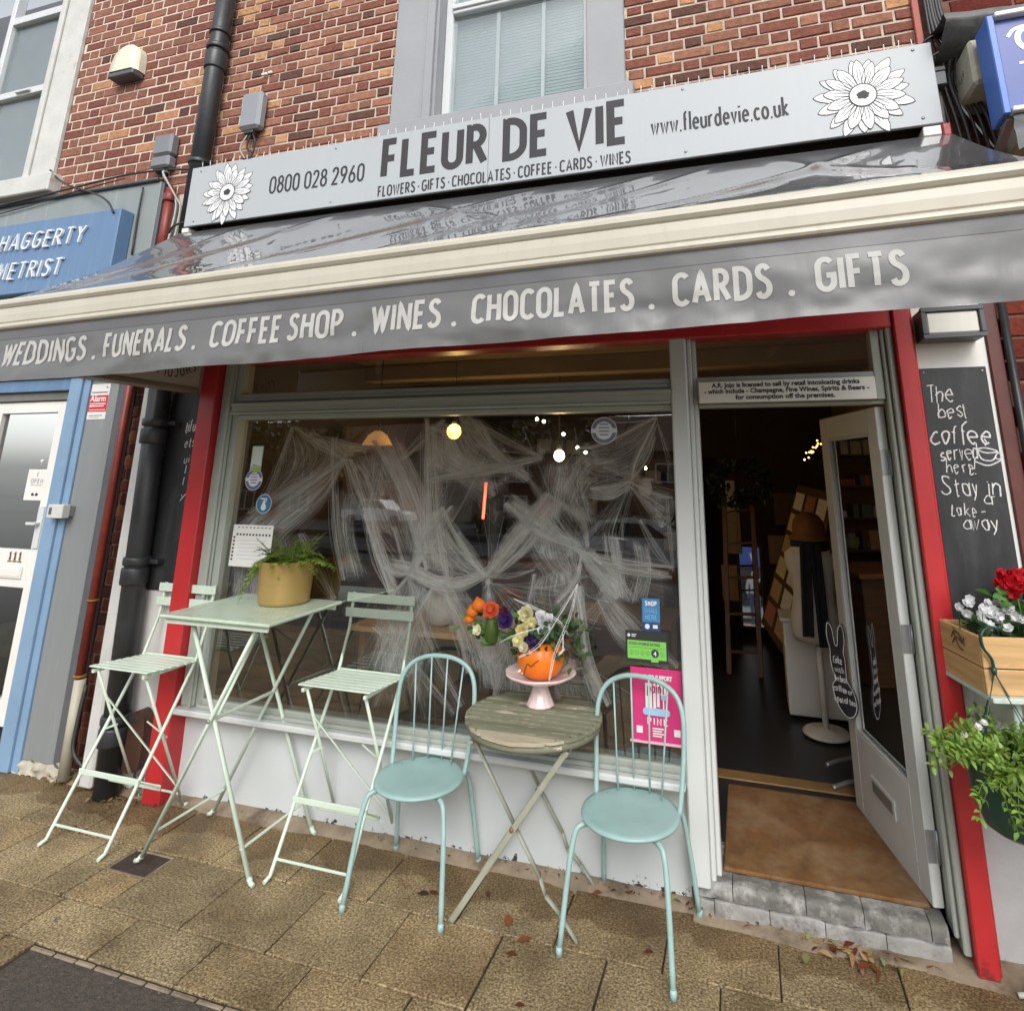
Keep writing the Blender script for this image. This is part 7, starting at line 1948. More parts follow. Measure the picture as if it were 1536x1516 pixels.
# ------------------------------------------------------------------ cobweb decoration just inside the glass (x, z on the plane of the display)
WEB_SHEETS = [
 ([(-2.88, 2.17), (-3.0, 1.76), (-3.25, 1.52)], [(-2.75, 2.11), (-2.46, 1.96), (-3.01, 1.66), (-3.13, 1.49)], 0),
 ([(-2.46, 1.96), (-2.86, 1.74), (-3.19, 1.49)], [(-2.44, 1.95), (-2.65, 1.69), (-2.88, 1.5), (-2.99, 1.37)], 1),
 ([(-2.87, 2.17), (-2.64, 2.05), (-2.45, 1.96)], [(-2.55, 2.1), (-2.34, 2.05), (-2.12, 2.06)], 0),
 ([(-2.44, 1.96), (-2.29, 1.75), (-2.15, 1.52)], [(-2.12, 2.06), (-1.98, 1.78), (-1.82, 1.38)], 0),
 ([(-2.25, 2.08), (-2.04, 1.78), (-1.9, 1.53), (-1.82, 1.33)], [(-2.1, 2.1), (-1.94, 1.84), (-1.79, 1.57), (-1.6, 1.28)], 1),
 ([(-2.51, 1.79), (-2.48, 1.55), (-2.39, 1.23)], [(-2.37, 1.77), (-2.34, 1.51), (-2.24, 1.25)], 0),
 ([(-2.31, 1.75), (-2.19, 1.44), (-2.04, 1.17)], [(-2.23, 1.73), (-2.12, 1.41), (-1.98, 1.15)], 1),
 ([(-2.11, 1.33), (-1.94, 1.3), (-1.77, 1.25), (-1.6, 1.25), (-1.45, 1.31)], [(-2.1, 1.38), (-1.93, 1.35), (-1.75, 1.29), (-1.6, 1.29), (-1.42, 1.36)], 1),
 ([(-1.9, 2.21), (-1.87, 1.76), (-1.82, 1.31)], [(-1.77, 2.21), (-1.75, 1.76), (-1.68, 1.25)], 0),
 ([(-1.65, 2.21), (-1.47, 2.03), (-1.34, 1.95), (-1.12, 1.98)], [(-1.83, 2.16), (-1.79, 1.92), (-1.5, 1.87), (-1.12, 1.96)], 1),
 ([(-1.86, 1.96), (-1.63, 1.84), (-1.41, 1.75)], [(-1.87, 2.12), (-1.5, 1.92), (-1.17, 1.96)], 0),
 ([(-1.6, 2.2), (-1.44, 1.99), (-1.21, 1.83)], [(-1.52, 2.2), (-1.37, 1.99), (-1.17, 1.86)], 1),
 ([(-1.45, 1.31), (-1.32, 1.51), (-1.08, 1.78)], [(-1.41, 1.3), (-1.2, 1.48), (-0.97, 1.76)], 1),
 ([(-1.66, 1.56), (-1.57, 1.43), (-1.45, 1.32)], [(-1.84, 1.57), (-1.65, 1.39), (-1.5, 1.3)], 0),
 ([(-1.34, 1.71), (-1.12, 1.55), (-0.9, 1.47)], [(-1.31, 1.77), (-1.05, 1.59), (-0.85, 1.49)], 1),
 ([(-0.9, 1.47), (-0.8, 1.36), (-0.7, 1.23)], [(-0.85, 1.49), (-0.71, 1.37), (-0.6, 1.22)], 1),
 ([(-1.08, 1.96), (-1.09, 1.77), (-1.01, 1.63)], [(-0.9, 1.96), (-0.88, 1.77), (-0.82, 1.6)], 0),
 ([(-0.45, 2.19), (-0.62, 2.08), (-0.77, 2.04), (-0.91, 2.02)], [(-0.45, 2.16), (-0.55, 1.96), (-0.76, 1.89), (-0.92, 1.96)], 0),
 ([(-0.91, 2.04), (-0.97, 1.96), (-1.05, 1.79)], [(-0.76, 1.89), (-0.85, 1.81), (-0.93, 1.63)], 0),
 ([(-0.61, 1.84), (-0.72, 1.79), (-0.83, 1.8)], [(-0.6, 1.82), (-0.71, 1.75), (-0.85, 1.76)], 1),
 ([(-0.61, 1.84), (-0.5, 1.8), (-0.38, 1.76)], [(-0.61, 1.81), (-0.52, 1.71), (-0.44, 1.61)], 0),
 ([(-0.9, 1.47), (-0.67, 1.42), (-0.39, 1.38)], [(-0.9, 1.45), (-0.67, 1.37), (-0.4, 1.35)], 0),
 ([(-0.76, 1.57), (-0.75, 1.4), (-0.78, 1.23)], [(-0.69, 1.57), (-0.67, 1.4), (-0.65, 1.24)], 1),
 ([(-0.6, 1.54), (-0.58, 1.4), (-0.62, 1.22)], [(-0.53, 1.52), (-0.51, 1.38), (-0.55, 1.23)], 0),
 ([(-0.89, 1.29), (-0.86, 0.95), (-0.75, 0.73)], [(-0.94, 1.29), (-0.9, 0.93), (-0.82, 0.73)], 1),
 ([(-0.78, 1.29), (-0.61, 1.11), (-0.39, 0.94)], [(-0.82, 1.26), (-0.68, 1.04), (-0.44, 0.88)], 0),
 ([(-1.94, 1.3), (-2.02, 1.04), (-2.13, 0.75)], [(-1.77, 1.25), (-1.8, 0.99), (-1.9, 0.64)], 0),
 ([(-1.73, 1.25), (-1.59, 1.01), (-1.52, 0.81)], [(-1.6, 1.25), (-1.41, 1.02), (-1.3, 0.76)], 0),
 ([(-1.47, 1.07), (-1.45, 0.92), (-1.42, 0.72)], [(-1.31, 1.04), (-1.27, 0.9), (-1.23, 0.74)], 1),
 ([(-1.24, 1.0), (-1.21, 0.87), (-1.19, 0.73)], [(-1.01, 1.03), (-0.97, 0.89), (-0.93, 0.74)], 0),
 ([(-2.16, 1.14), (-2.07, 0.86), (-2.11, 0.58)], [(-1.94, 1.09), (-1.87, 0.81), (-1.77, 0.57)], 0),
 ([(-1.37, 1.16), (-1.41, 1.0), (-1.46, 0.85)], [(-1.29, 1.15), (-1.25, 1.0), (-1.31, 0.83)], 0),
 ([(-1.2, 1.59), (-1.16, 1.45), (-1.04, 1.31)], [(-0.97, 1.56), (-0.93, 1.39), (-0.86, 1.32)], 0),
 ([(-1.84, 1.68), (-1.9, 1.53), (-1.93, 1.31)], [(-1.68, 1.69), (-1.79, 1.53), (-1.91, 1.3)], 1),
 ([(-1.12, 1.34), (-1.16, 1.24), (-1.08, 1.11)], [(-0.97, 1.39), (-0.93, 1.25), (-0.97, 1.12)], 0),
 ([(-3.09, 1.49), (-3.11, 1.24), (-3.12, 1.01)], [(-2.88, 1.5), (-2.74, 1.22), (-2.67, 1.0)], 0),
 ([(-3.28, 1.48), (-3.2, 1.24), (-3.2, 1.0)], [(-3.13, 1.47), (-3.0, 1.21), (-2.92, 1.02)], 0),
]
WEB_STRANDS = [
 ([(-2.44, 1.96), (-2.81, 1.72), (-3.19, 1.49)], 14, 0.026, 0.00090),
 ([(-2.88, 2.17), (-3.02, 1.74), (-3.15, 1.61)], 7, 0.022, 0.00060),
 ([(-2.87, 2.17), (-2.44, 1.96)], 6, 0.015, 0.00060),
 ([(-2.45, 1.96), (-2.26, 1.63), (-2.22, 1.56)], 5, 0.015, 0.00060),
 ([(-2.41, 1.96), (-2.29, 1.73), (-2.23, 1.52)], 5, 0.019, 0.00060),
 ([(-2.25, 2.08), (-2.03, 1.78), (-1.91, 1.53), (-1.82, 1.33)], 10, 0.026, 0.00080),
 ([(-2.55, 2.1), (-2.49, 1.57), (-2.39, 1.24)], 5, 0.030, 0.00060),
 ([(-2.27, 1.63), (-2.04, 1.17)], 10, 0.022, 0.00090),
 ([(-1.94, 1.3), (-1.83, 1.53), (-1.68, 1.69)], 8, 0.015, 0.00070),
 ([(-1.94, 1.3), (-2.0, 1.41), (-2.06, 1.56)], 4, 0.015, 0.00060),
 ([(-1.94, 1.3), (-2.03, 1.19), (-2.05, 1.15)], 5, 0.011, 0.00080),
 ([(-1.94, 1.3), (-1.77, 1.25), (-1.6, 1.25), (-1.45, 1.31)], 16, 0.022, 0.00110),
 ([(-2.11, 1.33), (-1.94, 1.3)], 8, 0.019, 0.00100),
 ([(-1.88, 2.21), (-1.84, 1.76), (-1.82, 1.42)], 8, 0.019, 0.00070),
 ([(-1.83, 2.16), (-1.78, 1.68), (-1.68, 1.25)], 6, 0.019, 0.00070),
 ([(-1.76, 2.2), (-2.04, 1.96)], 6, 0.022, 0.00060),
 ([(-1.87, 2.16), (-1.6, 2.09)], 4, 0.019, 0.00050),
 ([(-1.65, 2.21), (-1.35, 1.96)], 9, 0.037, 0.00080),
 ([(-1.6, 2.21), (-1.12, 1.97)], 8, 0.019, 0.00070),
 ([(-1.65, 2.15), (-1.41, 1.75)], 8, 0.052, 0.00060),
 ([(-1.85, 1.84), (-1.5, 1.91), (-1.12, 1.97)], 14, 0.037, 0.00070),
 ([(-1.58, 2.19), (-1.21, 1.84)], 8, 0.030, 0.00070),
 ([(-1.45, 1.31), (-1.08, 1.77)], 14, 0.044, 0.00080),
 ([(-1.45, 1.31), (-1.57, 1.43), (-1.75, 1.68)], 7, 0.022, 0.00070),
 ([(-1.45, 1.31), (-1.64, 1.54)], 5, 0.022, 0.00060),
 ([(-1.34, 1.71), (-0.9, 1.47)], 16, 0.033, 0.00080),
 ([(-0.9, 1.47), (-0.69, 1.24)], 14, 0.033, 0.00090),
 ([(-0.9, 1.47), (-1.05, 1.59), (-1.09, 1.66)], 4, 0.022, 0.00060),
 ([(-0.45, 2.19), (-0.77, 2.04), (-0.91, 2.02)], 7, 0.015, 0.00070),
 ([(-0.45, 2.19), (-0.57, 1.96), (-0.6, 1.85)], 6, 0.011, 0.00070),
 ([(-0.46, 2.08), (-0.51, 1.96), (-0.6, 1.85)], 3, 0.011, 0.00050),
 ([(-0.61, 1.84), (-0.83, 1.8)], 10, 0.019, 0.00100),
 ([(-0.61, 1.84), (-0.38, 1.76)], 7, 0.011, 0.00070),
 ([(-0.38, 1.75), (-0.45, 1.61)], 5, 0.019, 0.00060),
 ([(-0.61, 1.83), (-0.71, 1.57), (-0.65, 1.54)], 4, 0.037, 0.00060),
 ([(-0.9, 1.47), (-0.39, 1.41)], 5, 0.019, 0.00060),
 ([(-0.9, 1.46), (-0.4, 1.36)], 5, 0.015, 0.00070),
 ([(-0.76, 1.92), (-0.48, 1.85)], 4, 0.019, 0.00050),
 ([(-0.41, 1.75), (-0.39, 1.39)], 2, 0.011, 0.00050),
 ([(-0.56, 1.64), (-0.4, 1.4)], 4, 0.019, 0.00050),
 ([(-1.25, 1.92), (-0.76, 1.33)], 5, 0.030, 0.00060),
 ([(-0.89, 1.44), (-0.92, 1.32), (-1.02, 1.2)], 8, 0.015, 0.00120),
 ([(-0.9, 1.29), (-0.86, 0.95), (-0.75, 0.73)], 10, 0.019, 0.00100),
 ([(-0.78, 1.29), (-0.39, 0.94)], 7, 0.030, 0.00060),
 ([(-1.44, 1.31), (-1.16, 1.36)], 3, 0.007, 0.00050),
 ([(-1.77, 1.24), (-1.97, 0.94), (-2.11, 0.58)], 7, 0.044, 0.00060),
 ([(-1.71, 1.24), (-1.59, 0.99), (-1.54, 0.81)], 7, 0.033, 0.00070),
 ([(-1.94, 1.28), (-1.8, 0.96), (-1.57, 0.64)], 6, 0.037, 0.00060),
 ([(-1.53, 1.06), (-1.46, 0.9), (-1.36, 0.84), (-1.39, 0.66)], 4, 0.019, 0.00090),
 ([(-1.25, 1.13), (-1.38, 0.84)], 4, 0.011, 0.00080),
 ([(-1.55, 1.08), (-1.36, 0.86)], 4, 0.011, 0.00070),
 ([(-2.15, 1.0), (-1.87, 0.81), (-1.61, 0.6)], 5, 0.037, 0.00050),
 ([(-1.16, 1.34), (-1.2, 1.1), (-1.21, 1.0)], 5, 0.022, 0.00070),
 ([(-1.01, 1.92), (-1.05, 1.63), (-1.12, 1.45)], 8, 0.044, 0.00050),
 ([(-1.09, 1.77), (-0.89, 1.63), (-0.85, 1.49)], 8, 0.037, 0.00050),
 ([(-3.09, 1.49), (-3.19, 1.08)], 6, 0.037, 0.00050),
 ([(-2.73, 1.5), (-2.44, 1.13)], 5, 0.052, 0.00050),
 ([(-1.98, 1.15), (-2.13, 0.79)], 6, 0.044, 0.00050),
]
WY = .115
def web_sheet(m, U, PA, PB, seed, fade=1.0):
    PA = catmull(PA, 8); PB = catmull(PB, 8)
    def at(P, t):
        f = t * (len(P) - 1); i = min(int(f), len(P) - 2)
        return P[i].lerp(P[i + 1], f - i)
    nu, nv = 24, 12
    o = len(m.v)
    for j in range(nv + 1):
        for i in range(nu + 1):
            u, v = i / nu, j / nv
            p = at(PA, u).lerp(at(PB, u), v)
            m.v.append(p + Vector((0, noise.noise((u * 3 + seed, v * 4, 1)) * .02, 0))); U.append((u + seed * 3.7, v + seed * 1.3))
    for j in range(nv):
        for i in range(nu):
            a = o + j * (nu + 1) + i
            m.f.append((a, a + 1, a + nu + 2, a + nu + 1)); m.sm.append(True)
            ue = (i + .5) / nu
            k = math.sin(math.pi * (j + .5) / nv) ** .8 * min(1, ue / .12) * min(1, (1 - ue) / .12)
            m.col.append((k, k, k))
FANS = []
wb = thing("cobweb", "stretched white cotton cobwebs draped all across the inside of the display window", "cobweb", (-1.7, .11, 1.4))
for tk, nm in ((0, "thin_web_veil"), (1, "dense_web_veil")):
    m = MB(); U = []
    for s_, (A, B, t) in enumerate(WEB_SHEETS):
        if t != tk: continue
        r_ = random.Random(s_ + 1)
        PA = [Vector((x, WY + r_.uniform(-.012, .03), z)) for x, z in A]; PB = [Vector((x, WY + r_.uniform(-.012, .03), z)) for x, z in B]
        # the cotton thins out past both edges
        e = .28
        QA = [a + (a - PB[min(len(PB) - 1, int(i * (len(PB) - 1) / max(1, len(PA) - 1) + .5))]) * e for i, a in enumerate(PA)]
        QB = [b_ + (b_ - PA[min(len(PA) - 1, int(i * (len(PA) - 1) / max(1, len(PB) - 1) + .5))]) * e for i, b_ in enumerate(PB)]
        web_sheet(m, U, QA, QB, s_ + 1); FANS.append((QA, QB, 70 if tk else 30))
    m.build(nm, W['web_thick' if tk else 'web'], wb, fix=False, uv=U)
m = MB(); U = []
r_ = random.Random(21)
HUBS = [(-2.46, 1.96), (-2.46, 1.96), (-1.93, 1.32), (-1.93, 1.32), (-1.44, 1.28), (-1.44, 1.28), (-.95, 1.46), (-.95, 1.46), (-.62, 1.80), (-1.12, 1.98), (-1.12, 1.98), (-1.85, 2.2), (-1.6, 2.2), (-.45, 2.18), (-2.88, 2.15), (-1.1, 1.75), (-2.2, 1.6), (-.7, 1.3)]
for k in range(26):
    h = r_.choice(HUBS)
    a0 = r_.uniform(0, 2 * math.pi); da = r_.uniform(.25, .75)
    L_ = r_.uniform(.35, .95)
    y_ = WY + r_.uniform(-.03, .09)
    def end(a, l): return Vector((min(-.38, max(-3.19, h[0] + math.cos(a) * l)), y_, min(2.2, max(.60, h[1] + math.sin(a) * l))))
    H_ = Vector((h[0], y_, h[1]))
    e1, e2 = end(a0, L_), end(a0 + da, L_ * r_.uniform(.7, 1.3))
    q = r_.uniform(-.06, .06)
    fa_ = ([H_ + (e2 - e1) * -.03, H_.lerp(e1, .5) + Vector((q, 0, -abs(q))), e1], [H_ + (e2 - e1) * .03, H_.lerp(e2, .5) + Vector((q, 0, -abs(q))), e2])
    web_sheet(m, U, fa_[0], fa_[1], k + 100); FANS.append((fa_[0], fa_[1], 9))
m.build("faint_web_veil", W['mist'], wb, fix=False, uv=U)
m = MB()
for A, n_, sp_, th in WEB_STRANDS:
    for k in range(n_ * 5):
        tl_ = .25 if rnd.random() < .65 else .8
        sx = rnd.gauss(0, sp_ * tl_); ex = rnd.gauss(0, sp_ * tl_ * .7)
        P0 = [Vector((x, WY + rnd.uniform(-.02, .03), z)) for x, z in A]
        d = (P0[-1] - P0[0]); nrm = Vector((-d.z, 0, d.x)).normalized()
        pts = []
        L_ = len(P0)
        for i, p in enumerate(P0):
            t = i / (L_ - 1)
            pts.append(p + nrm * ((sx * math.sin(math.pi * (.15 + .7 * t)) + ex * (1 - abs(2 * t - 1)) + rnd.gauss(0, .0025))))
        if L_ == 2: pts.insert(1, pts[0].lerp(pts[1], .5) + nrm * sx + Vector((0, 0, -rnd.uniform(0, .03))))
        q = th * rnd.uniform(.7, 1.9)
        m.tube(pts, q * .5, 3, 5, caps=False)
for QA, QB, n_ in FANS:
    CA, CB = catmull(QA, 5), catmull(QB, 5)
    for k in range(n_):
        v0 = rnd.choice([rnd.gauss(.5, .07), rnd.gauss(.5, .25), rnd.gauss(.2, .05), rnd.gauss(.8, .05)]); v1 = v0 + rnd.gauss(0, .12); t0 = rnd.uniform(0, .12) if rnd.random() < .7 else rnd.uniform(0, .5); t1 = 1 - (rnd.uniform(0, .12) if rnd.random() < .7 else rnd.uniform(0, .5))
        pts = []
        dy = rnd.uniform(-.015, .02)
        for i in range(8):
            t = t0 + (t1 - t0) * i / 7; v = v0 + (v1 - v0) * i / 7
            fa = t * (len(CA) - 1); ia = min(int(fa), len(CA) - 2); fb = t * (len(CB) - 1); ib = min(int(fb), len(CB) - 2)
            p = CA[ia].lerp(CA[ia + 1], fa - ia).lerp(CB[ib].lerp(CB[ib + 1], fb - ib), v)
            pts.append(p + Vector((0, dy, 0)))
        q = rnd.random()
        m.tube(pts, .00024 if q < .6 else .00042 if q < .88 else .0007, 3, caps=False)
for (x, z) in ((-2.46, 1.96), (-1.93, 1.32), (-1.44, 1.28), (-.95, 1.46), (-.62, 1.81), (-1.12, 2.0), (-1.68, 1.26)):
    for k in range(26):                          # knots where the cotton is bunched
        a = rnd.uniform(0, 6.28); L_ = rnd.uniform(.01, .05)
        c_ = Vector((x + rnd.gauss(0, .008), WY, z + rnd.gauss(0, .008)))
        d_ = Vector((math.cos(a), rnd.uniform(-.3, .3), math.sin(a))) * L_
        m.tube([c_ - d_ * .5, c_ + Vector((rnd.gauss(0, .006), 0, rnd.gauss(0, .006))), c_ + d_], .0006, 3, 3, caps=False)
m.build("strands", W['strand'], wb, fix=False)
ow = MB()
for P_ in (((-.86, -.06, 1.33), (-.885, -.12, 1.18), (-.93, -.22, 1.04), (-.95, -.25, .93)), ((-.86, -.06, 1.33), (-.93, -.15, 1.20), (-1.0, -.26, 1.08), (-1.09, -.29, 1.03)), ((-1.17, -.16, 1.26), (-1.05, -.22, 1.24), (-.93, -.18, 1.18), (-.90, -.1, 1.10)), ((-.87, -.05, 1.30), (-.85, -.03, 1.15), (-.84, -.0, 1.0)), ((-1.23, -.2, 1.06), (-1.12, -.29, 1.12), (-1.0, -.27, 1.16)), ((-.905, -.18, 1.12), (-.90, -.2, 1.06), (-.915, -.22, 1.04), (-.89, -.2, 1.06))):
    for k in range(5):
        o_ = Vector((rnd.gauss(0, .006), rnd.gauss(0, .006), rnd.gauss(0, .006)))
        ow.tube([Vector(p) + o_ * (1 if 0 < i < len(P_) - 1 else .4) for i, p in enumerate(P_)], rnd.uniform(.0003, .0008), 4, 5, caps=False)
o = ow.build("cobweb", W['strand'], fix=False); tag(o, "few white cotton strands draped over the bouquet and pumpkin outside", "cobweb")

# ------------------------------------------------------------------ fallen leaves and litter
def leaf_on_ground(x, y, L_, col, label, ang=None, thin=.55):
    m = MB(); m.cc = col
    a = rnd.uniform(0, 6.28) if ang is None else ang
    d = Vector((math.cos(a), math.sin(a), .05)).normalized()
    m.leaf((x, y, .006), d, (0, 0, 1), L_, L_ * thin, .12)
    m.leaf((x, y, .0065), d * -1, (0, 0, 1), L_ * .25, L_ * .06, .1)
    o = m.build("fallen_leaf", W['leafl'], fix=False); tag(o, label, "leaf", "fallen leaves on the paving")
OR, BR, DK, YE = (.30, .10, .025), (.14, .045, .018), (.05, .035, .015), (.42, .33, .14)
leaf_on_ground(-1.09, -.36, .075, OR, "orange brown leaf on the joint in front of the slatted table, topmost of three", 2.0)
leaf_on_ground(-1.03, -.43, .07, (.26, .09, .03), "orange leaf in the middle of the three before the slatted table", .6)
leaf_on_ground(-1.05, -.50, .05, BR, "small dark red leaf lowest of the three before the slatted table", .1)
leaf_on_ground(-1.57, -.29, .06, DK, "dark olive leaf under the left aqua chair", 0.2)
leaf_on_ground(-1.47, -.27, .055, BR, "red brown leaf under the left aqua chair beside a dark one", 3.0)
leaf_on_ground(-1.24, -.22, .05, BR, "red brown leaf by the left leg of the slatted table", 2.2)
leaf_on_ground(-.52, -.33, .045, BR, "dark red leaf under the right aqua chair", .4)
leaf_on_ground(-1.66, -.20, .06, YE, "pale dry blade of grass under the left aqua chair", 1.9, .12)
leaf_on_ground(-.93, -.72, .04, BR, "dull brown leaf near the bottom edge of the picture", .3)
leaf_on_ground(-.80, -.05, .055, OR, "orange leaf by the rear foot of the slatted table", .5)
leaf_on_ground(-.64, -.02, .06, OR, "orange leaf at the foot of the wall right of the slatted table", .9)
leaf_on_ground(.70, -.07, .05, (.5, .46, .3), "pale yellow leaf on the step edge left of the right red post", 1.2)
leaf_on_ground(.57, -.05, .065, (.16, .17, .05), "olive green leaf on the edging below the door step", -.3, .35)
lit = MB()
def litter(cx, cy_, sx, sy, n_, cols, ll=(.02, .06), z=.012):
    for k in range(n_):
        lit.cc = tuple(q * rnd.uniform(.7, 1.2) for q in rnd.choice(cols))
        a = rnd.uniform(0, 6.28); L_ = rnd.uniform(*ll)
        lit.leaf((cx + rnd.gauss(0, sx), min(.02, cy_ + rnd.gauss(0, sy)), z + rnd.uniform(0, .014)), (math.cos(a), math.sin(a), rnd.uniform(-.05, .15)), (rnd.uniform(-.3, .3), rnd.uniform(-.3, .3), 1), L_, L_ * rnd.uniform(.12, .5), rnd.uniform(-.2, .3))
litter(.30, -.09, .09, .035, 46, (OR, YE, (.5, .42, .22), BR), (.03, .08), .008)
litter(.18, -.06, .18, .02, 18, (OR, BR, YE))
litter(-.4, -.03, .14, .015, 26, (OR, BR, YE, DK), (.015, .045), .02)
litter(-4.1, -.03, .14, .03, 60, (OR, BR, YE, (.4, .3, .2)), (.015, .05), .02)
litter(-3.68, -.09, .13, .05, 60, (OR, BR, YE, DK), (.015, .05), .012)
litter(-3.75, -.28, .10, .05, 14, (BR, YE, DK), (.015, .04), .004)
litter(-.9, -.02, .5, .012, 50, (BR, DK, DK, OR), (.008, .03), .024)
litter(-1.6, -.02, 1.0, .012, 40, (BR, DK, DK), (.006, .02), .024)
litter(-2.3, -1.03, .3, .008, 40, (BR, YE, DK), (.006, .018), .001)
for y_ in (-.40, -.785):
    for k in range(90): litter(rnd.uniform(-4, .9), y_ + rnd.gauss(0, .006), .001, .001, 1, (BR, DK, DK, (.09, .06, .03)), (.006, .016), .001)
for k in range(60): litter(rnd.uniform(-3.9, .6), rnd.uniform(-.85, -.1), .001, .001, 1, (BR, YE, DK, (.5, .48, .4)), (.006, .018), .003)
o = lit.build("leaf_litter", W['leafl'], fix=False); o["kind"] = "stuff"; tag(o, "scattered dry leaf litter and crumbs along the foot of the wall and step", "leaf litter")

# ------------------------------------------------------------------ the street behind the camera, seen only in the glass
def house(x0, x1, y, h, wallc, label):
    t = thing("house", label, "house", ((x0 + x1) / 2, y, 0), group="houses across the street")
    MB().box(x0, x1, y - 7, y, 0, h).build("wall", mat('house_wall', wallc, .85, var=.15, scale=3, bump=.2), t)
    MB().prism([(y + .4, h), (y - 3.5, h + 3.2), (y - 7.4, h)], 'x', x0 - .2, x1 + .2).build("roof", mat('roof_tiles', (.13, .075, .05), .8, var=.25, scale=6, bump=.4), t)
    w = (x1 - x0)
    for cx in (x0 + w * .28, x0 + w * .72):
        for z0, z1 in ((.7, 2.3), (3.3, 4.7)):
            f = MB()
            for a, b, c, d in ((cx - .95, cx - .85, z0, z1), (cx + .85, cx + .95, z0, z1), (cx - .04, cx + .04, z0, z1), (cx - .85, cx + .85, z1 - .1, z1), (cx - .85, cx + .85, z0, z0 + .1)): f.box(a, b, y + .002, y + .12, c, d)
            fo_ = f.build("window_frame", W['upvc'], t)
            MB().box(cx - .85, cx + .85, y + .003, y + .03, z0 + .1, z1 - .1).build("pane", W['carglass'], fo_)
    MB().box(x0 + w * .46, x0 + w * .54, y + .002, y + .08, 0, 2.1).build("door", W['red'], t)
house(-32, -20.5, -42, 5.6, (.26, .23, .20), "pale rendered house with white bay windows across the street")
house(-20, -9, -42, 5.6, (.12, .06, .04), "red brick house across the street, nearer the middle")
house(-8.5, 3, -42, 5.6, (.15, .08, .05), "orange brick house across the street, opposite the shop")
house(-46, -33, -42, 5.6, (.12, .06, .04), "dark brick house across the street, furthest left")
bs = thing("blue_shop", "dark blue shopfront across the street seen in the shop mirror", "shop", (2, -20, 0))
MB().box(-1.8, 5, -26, -20, 0, 6.5).build("wall", W['wallgrey'], bs); MB().box(-1.8, 5, -19.99, -19.7, 2.2, 3.1).build("fascia", W['navy'], bs)
MB().box(-1.6, 4.8, -19.99, -19.95, .5, 2.19).build("shop_window", W['carglass'], bs)
tx = MB(); strokes(tx, "CAR W", lambda x, y, z: Vector((1.3 - x, -19.7 + z, 2.4 + y)), .42, .16, .14, .3); tx.build("lettering", W['white_vinyl'], bs, fix=False)
def car(x0, y, z, prof, glassp, wheels, m, label, name, y2):
    t = thing(name, label, "car", (x0, y, z))
    P_ = [(x0 + a, z + b) for a, b in prof]
    MB().prism(P_, 'y', y, y2).build("body", m, t)
    for gp_ in glassp:
        MB().prism([(x0 + a, z + b) for a, b in gp_], 'y', max(y, y2) + .002, max(y, y2) + .012).build("window", W['carglass'], t)
    for wx, wr_ in wheels:
        for yy in (max(y, y2) - .12, min(y, y2) - .06):
            w = MB(); w.lathe([(wr_ * .6, -.1), (wr_, -.1), (wr_, .1), (wr_ * .6, .1)], (x0 + wx, yy + .05, z + wr_), 24, M=Matrix.Rotation(math.pi / 2, 4, 'X')); wo = w.build("wheel", W['tyre'], t)
            r2 = MB(); r2.lathe([(.0, -.09), (wr_ * .6, -.08), (wr_ * .6, .08), (.0, .105)], (x0 + wx, yy + .05, z + wr_), 12, M=Matrix.Rotation(-math.pi / 2, 4, 'X')); r2.build("rim", W['alu'], wo)
    return t
PS = .86
pk_ = lambda l: [(a * PS, b_ * PS) for a, b_ in l]
car(-23.8, -31.6, .25, pk_([(0, .55), (.02, 1.10), (1.35, 1.12), (1.40, 1.72), (1.6, 1.80), (2.9, 1.80), (3.6, 1.18), (4.7, 1.05), (5.0, .85), (5.02, .45), (4.55, .40), (4.45, .75), (3.85, .75), (3.7, .38), (1.3, .38), (1.2, .75), (.6, .75), (.5, .5)]),
    [pk_(l) for l in [[(1.55, 1.18), (1.62, 1.68), (2.15, 1.7), (2.15, 1.2)], [(2.25, 1.2), (2.25, 1.7), (2.82, 1.7), (3.4, 1.2)]]], ((.9 * PS, .33), (4.15 * PS, .33)), W['car_white'], "white double cab pickup parked across the street, reflected in the window", "parked_pickup", -30)
car(-4.7, -15.7, -.12, [(0, .5), (.05, .95), (.25, 1.05), (.75, 1.44), (1.2, 1.50), (2.2, 1.46), (2.95, 1.0), (3.8, .85), (4.0, .6), (3.98, .3), (3.55, .28), (3.45, .62), (2.95, .62), (2.8, .28), (1.15, .28), (1.05, .62), (.5, .62), (.4, .35), (.05, .35)],
    [[(.55, 1.02), (.9, 1.38), (1.35, 1.40), (1.35, 1.02)], [(1.42, 1.02), (1.42, 1.40), (2.1, 1.37), (2.65, 1.02)]], ((.78, .31), (3.2, .31)), W['car_silver'], "silver hatchback parked on the road, reflected in the window", "parked_car", -14)
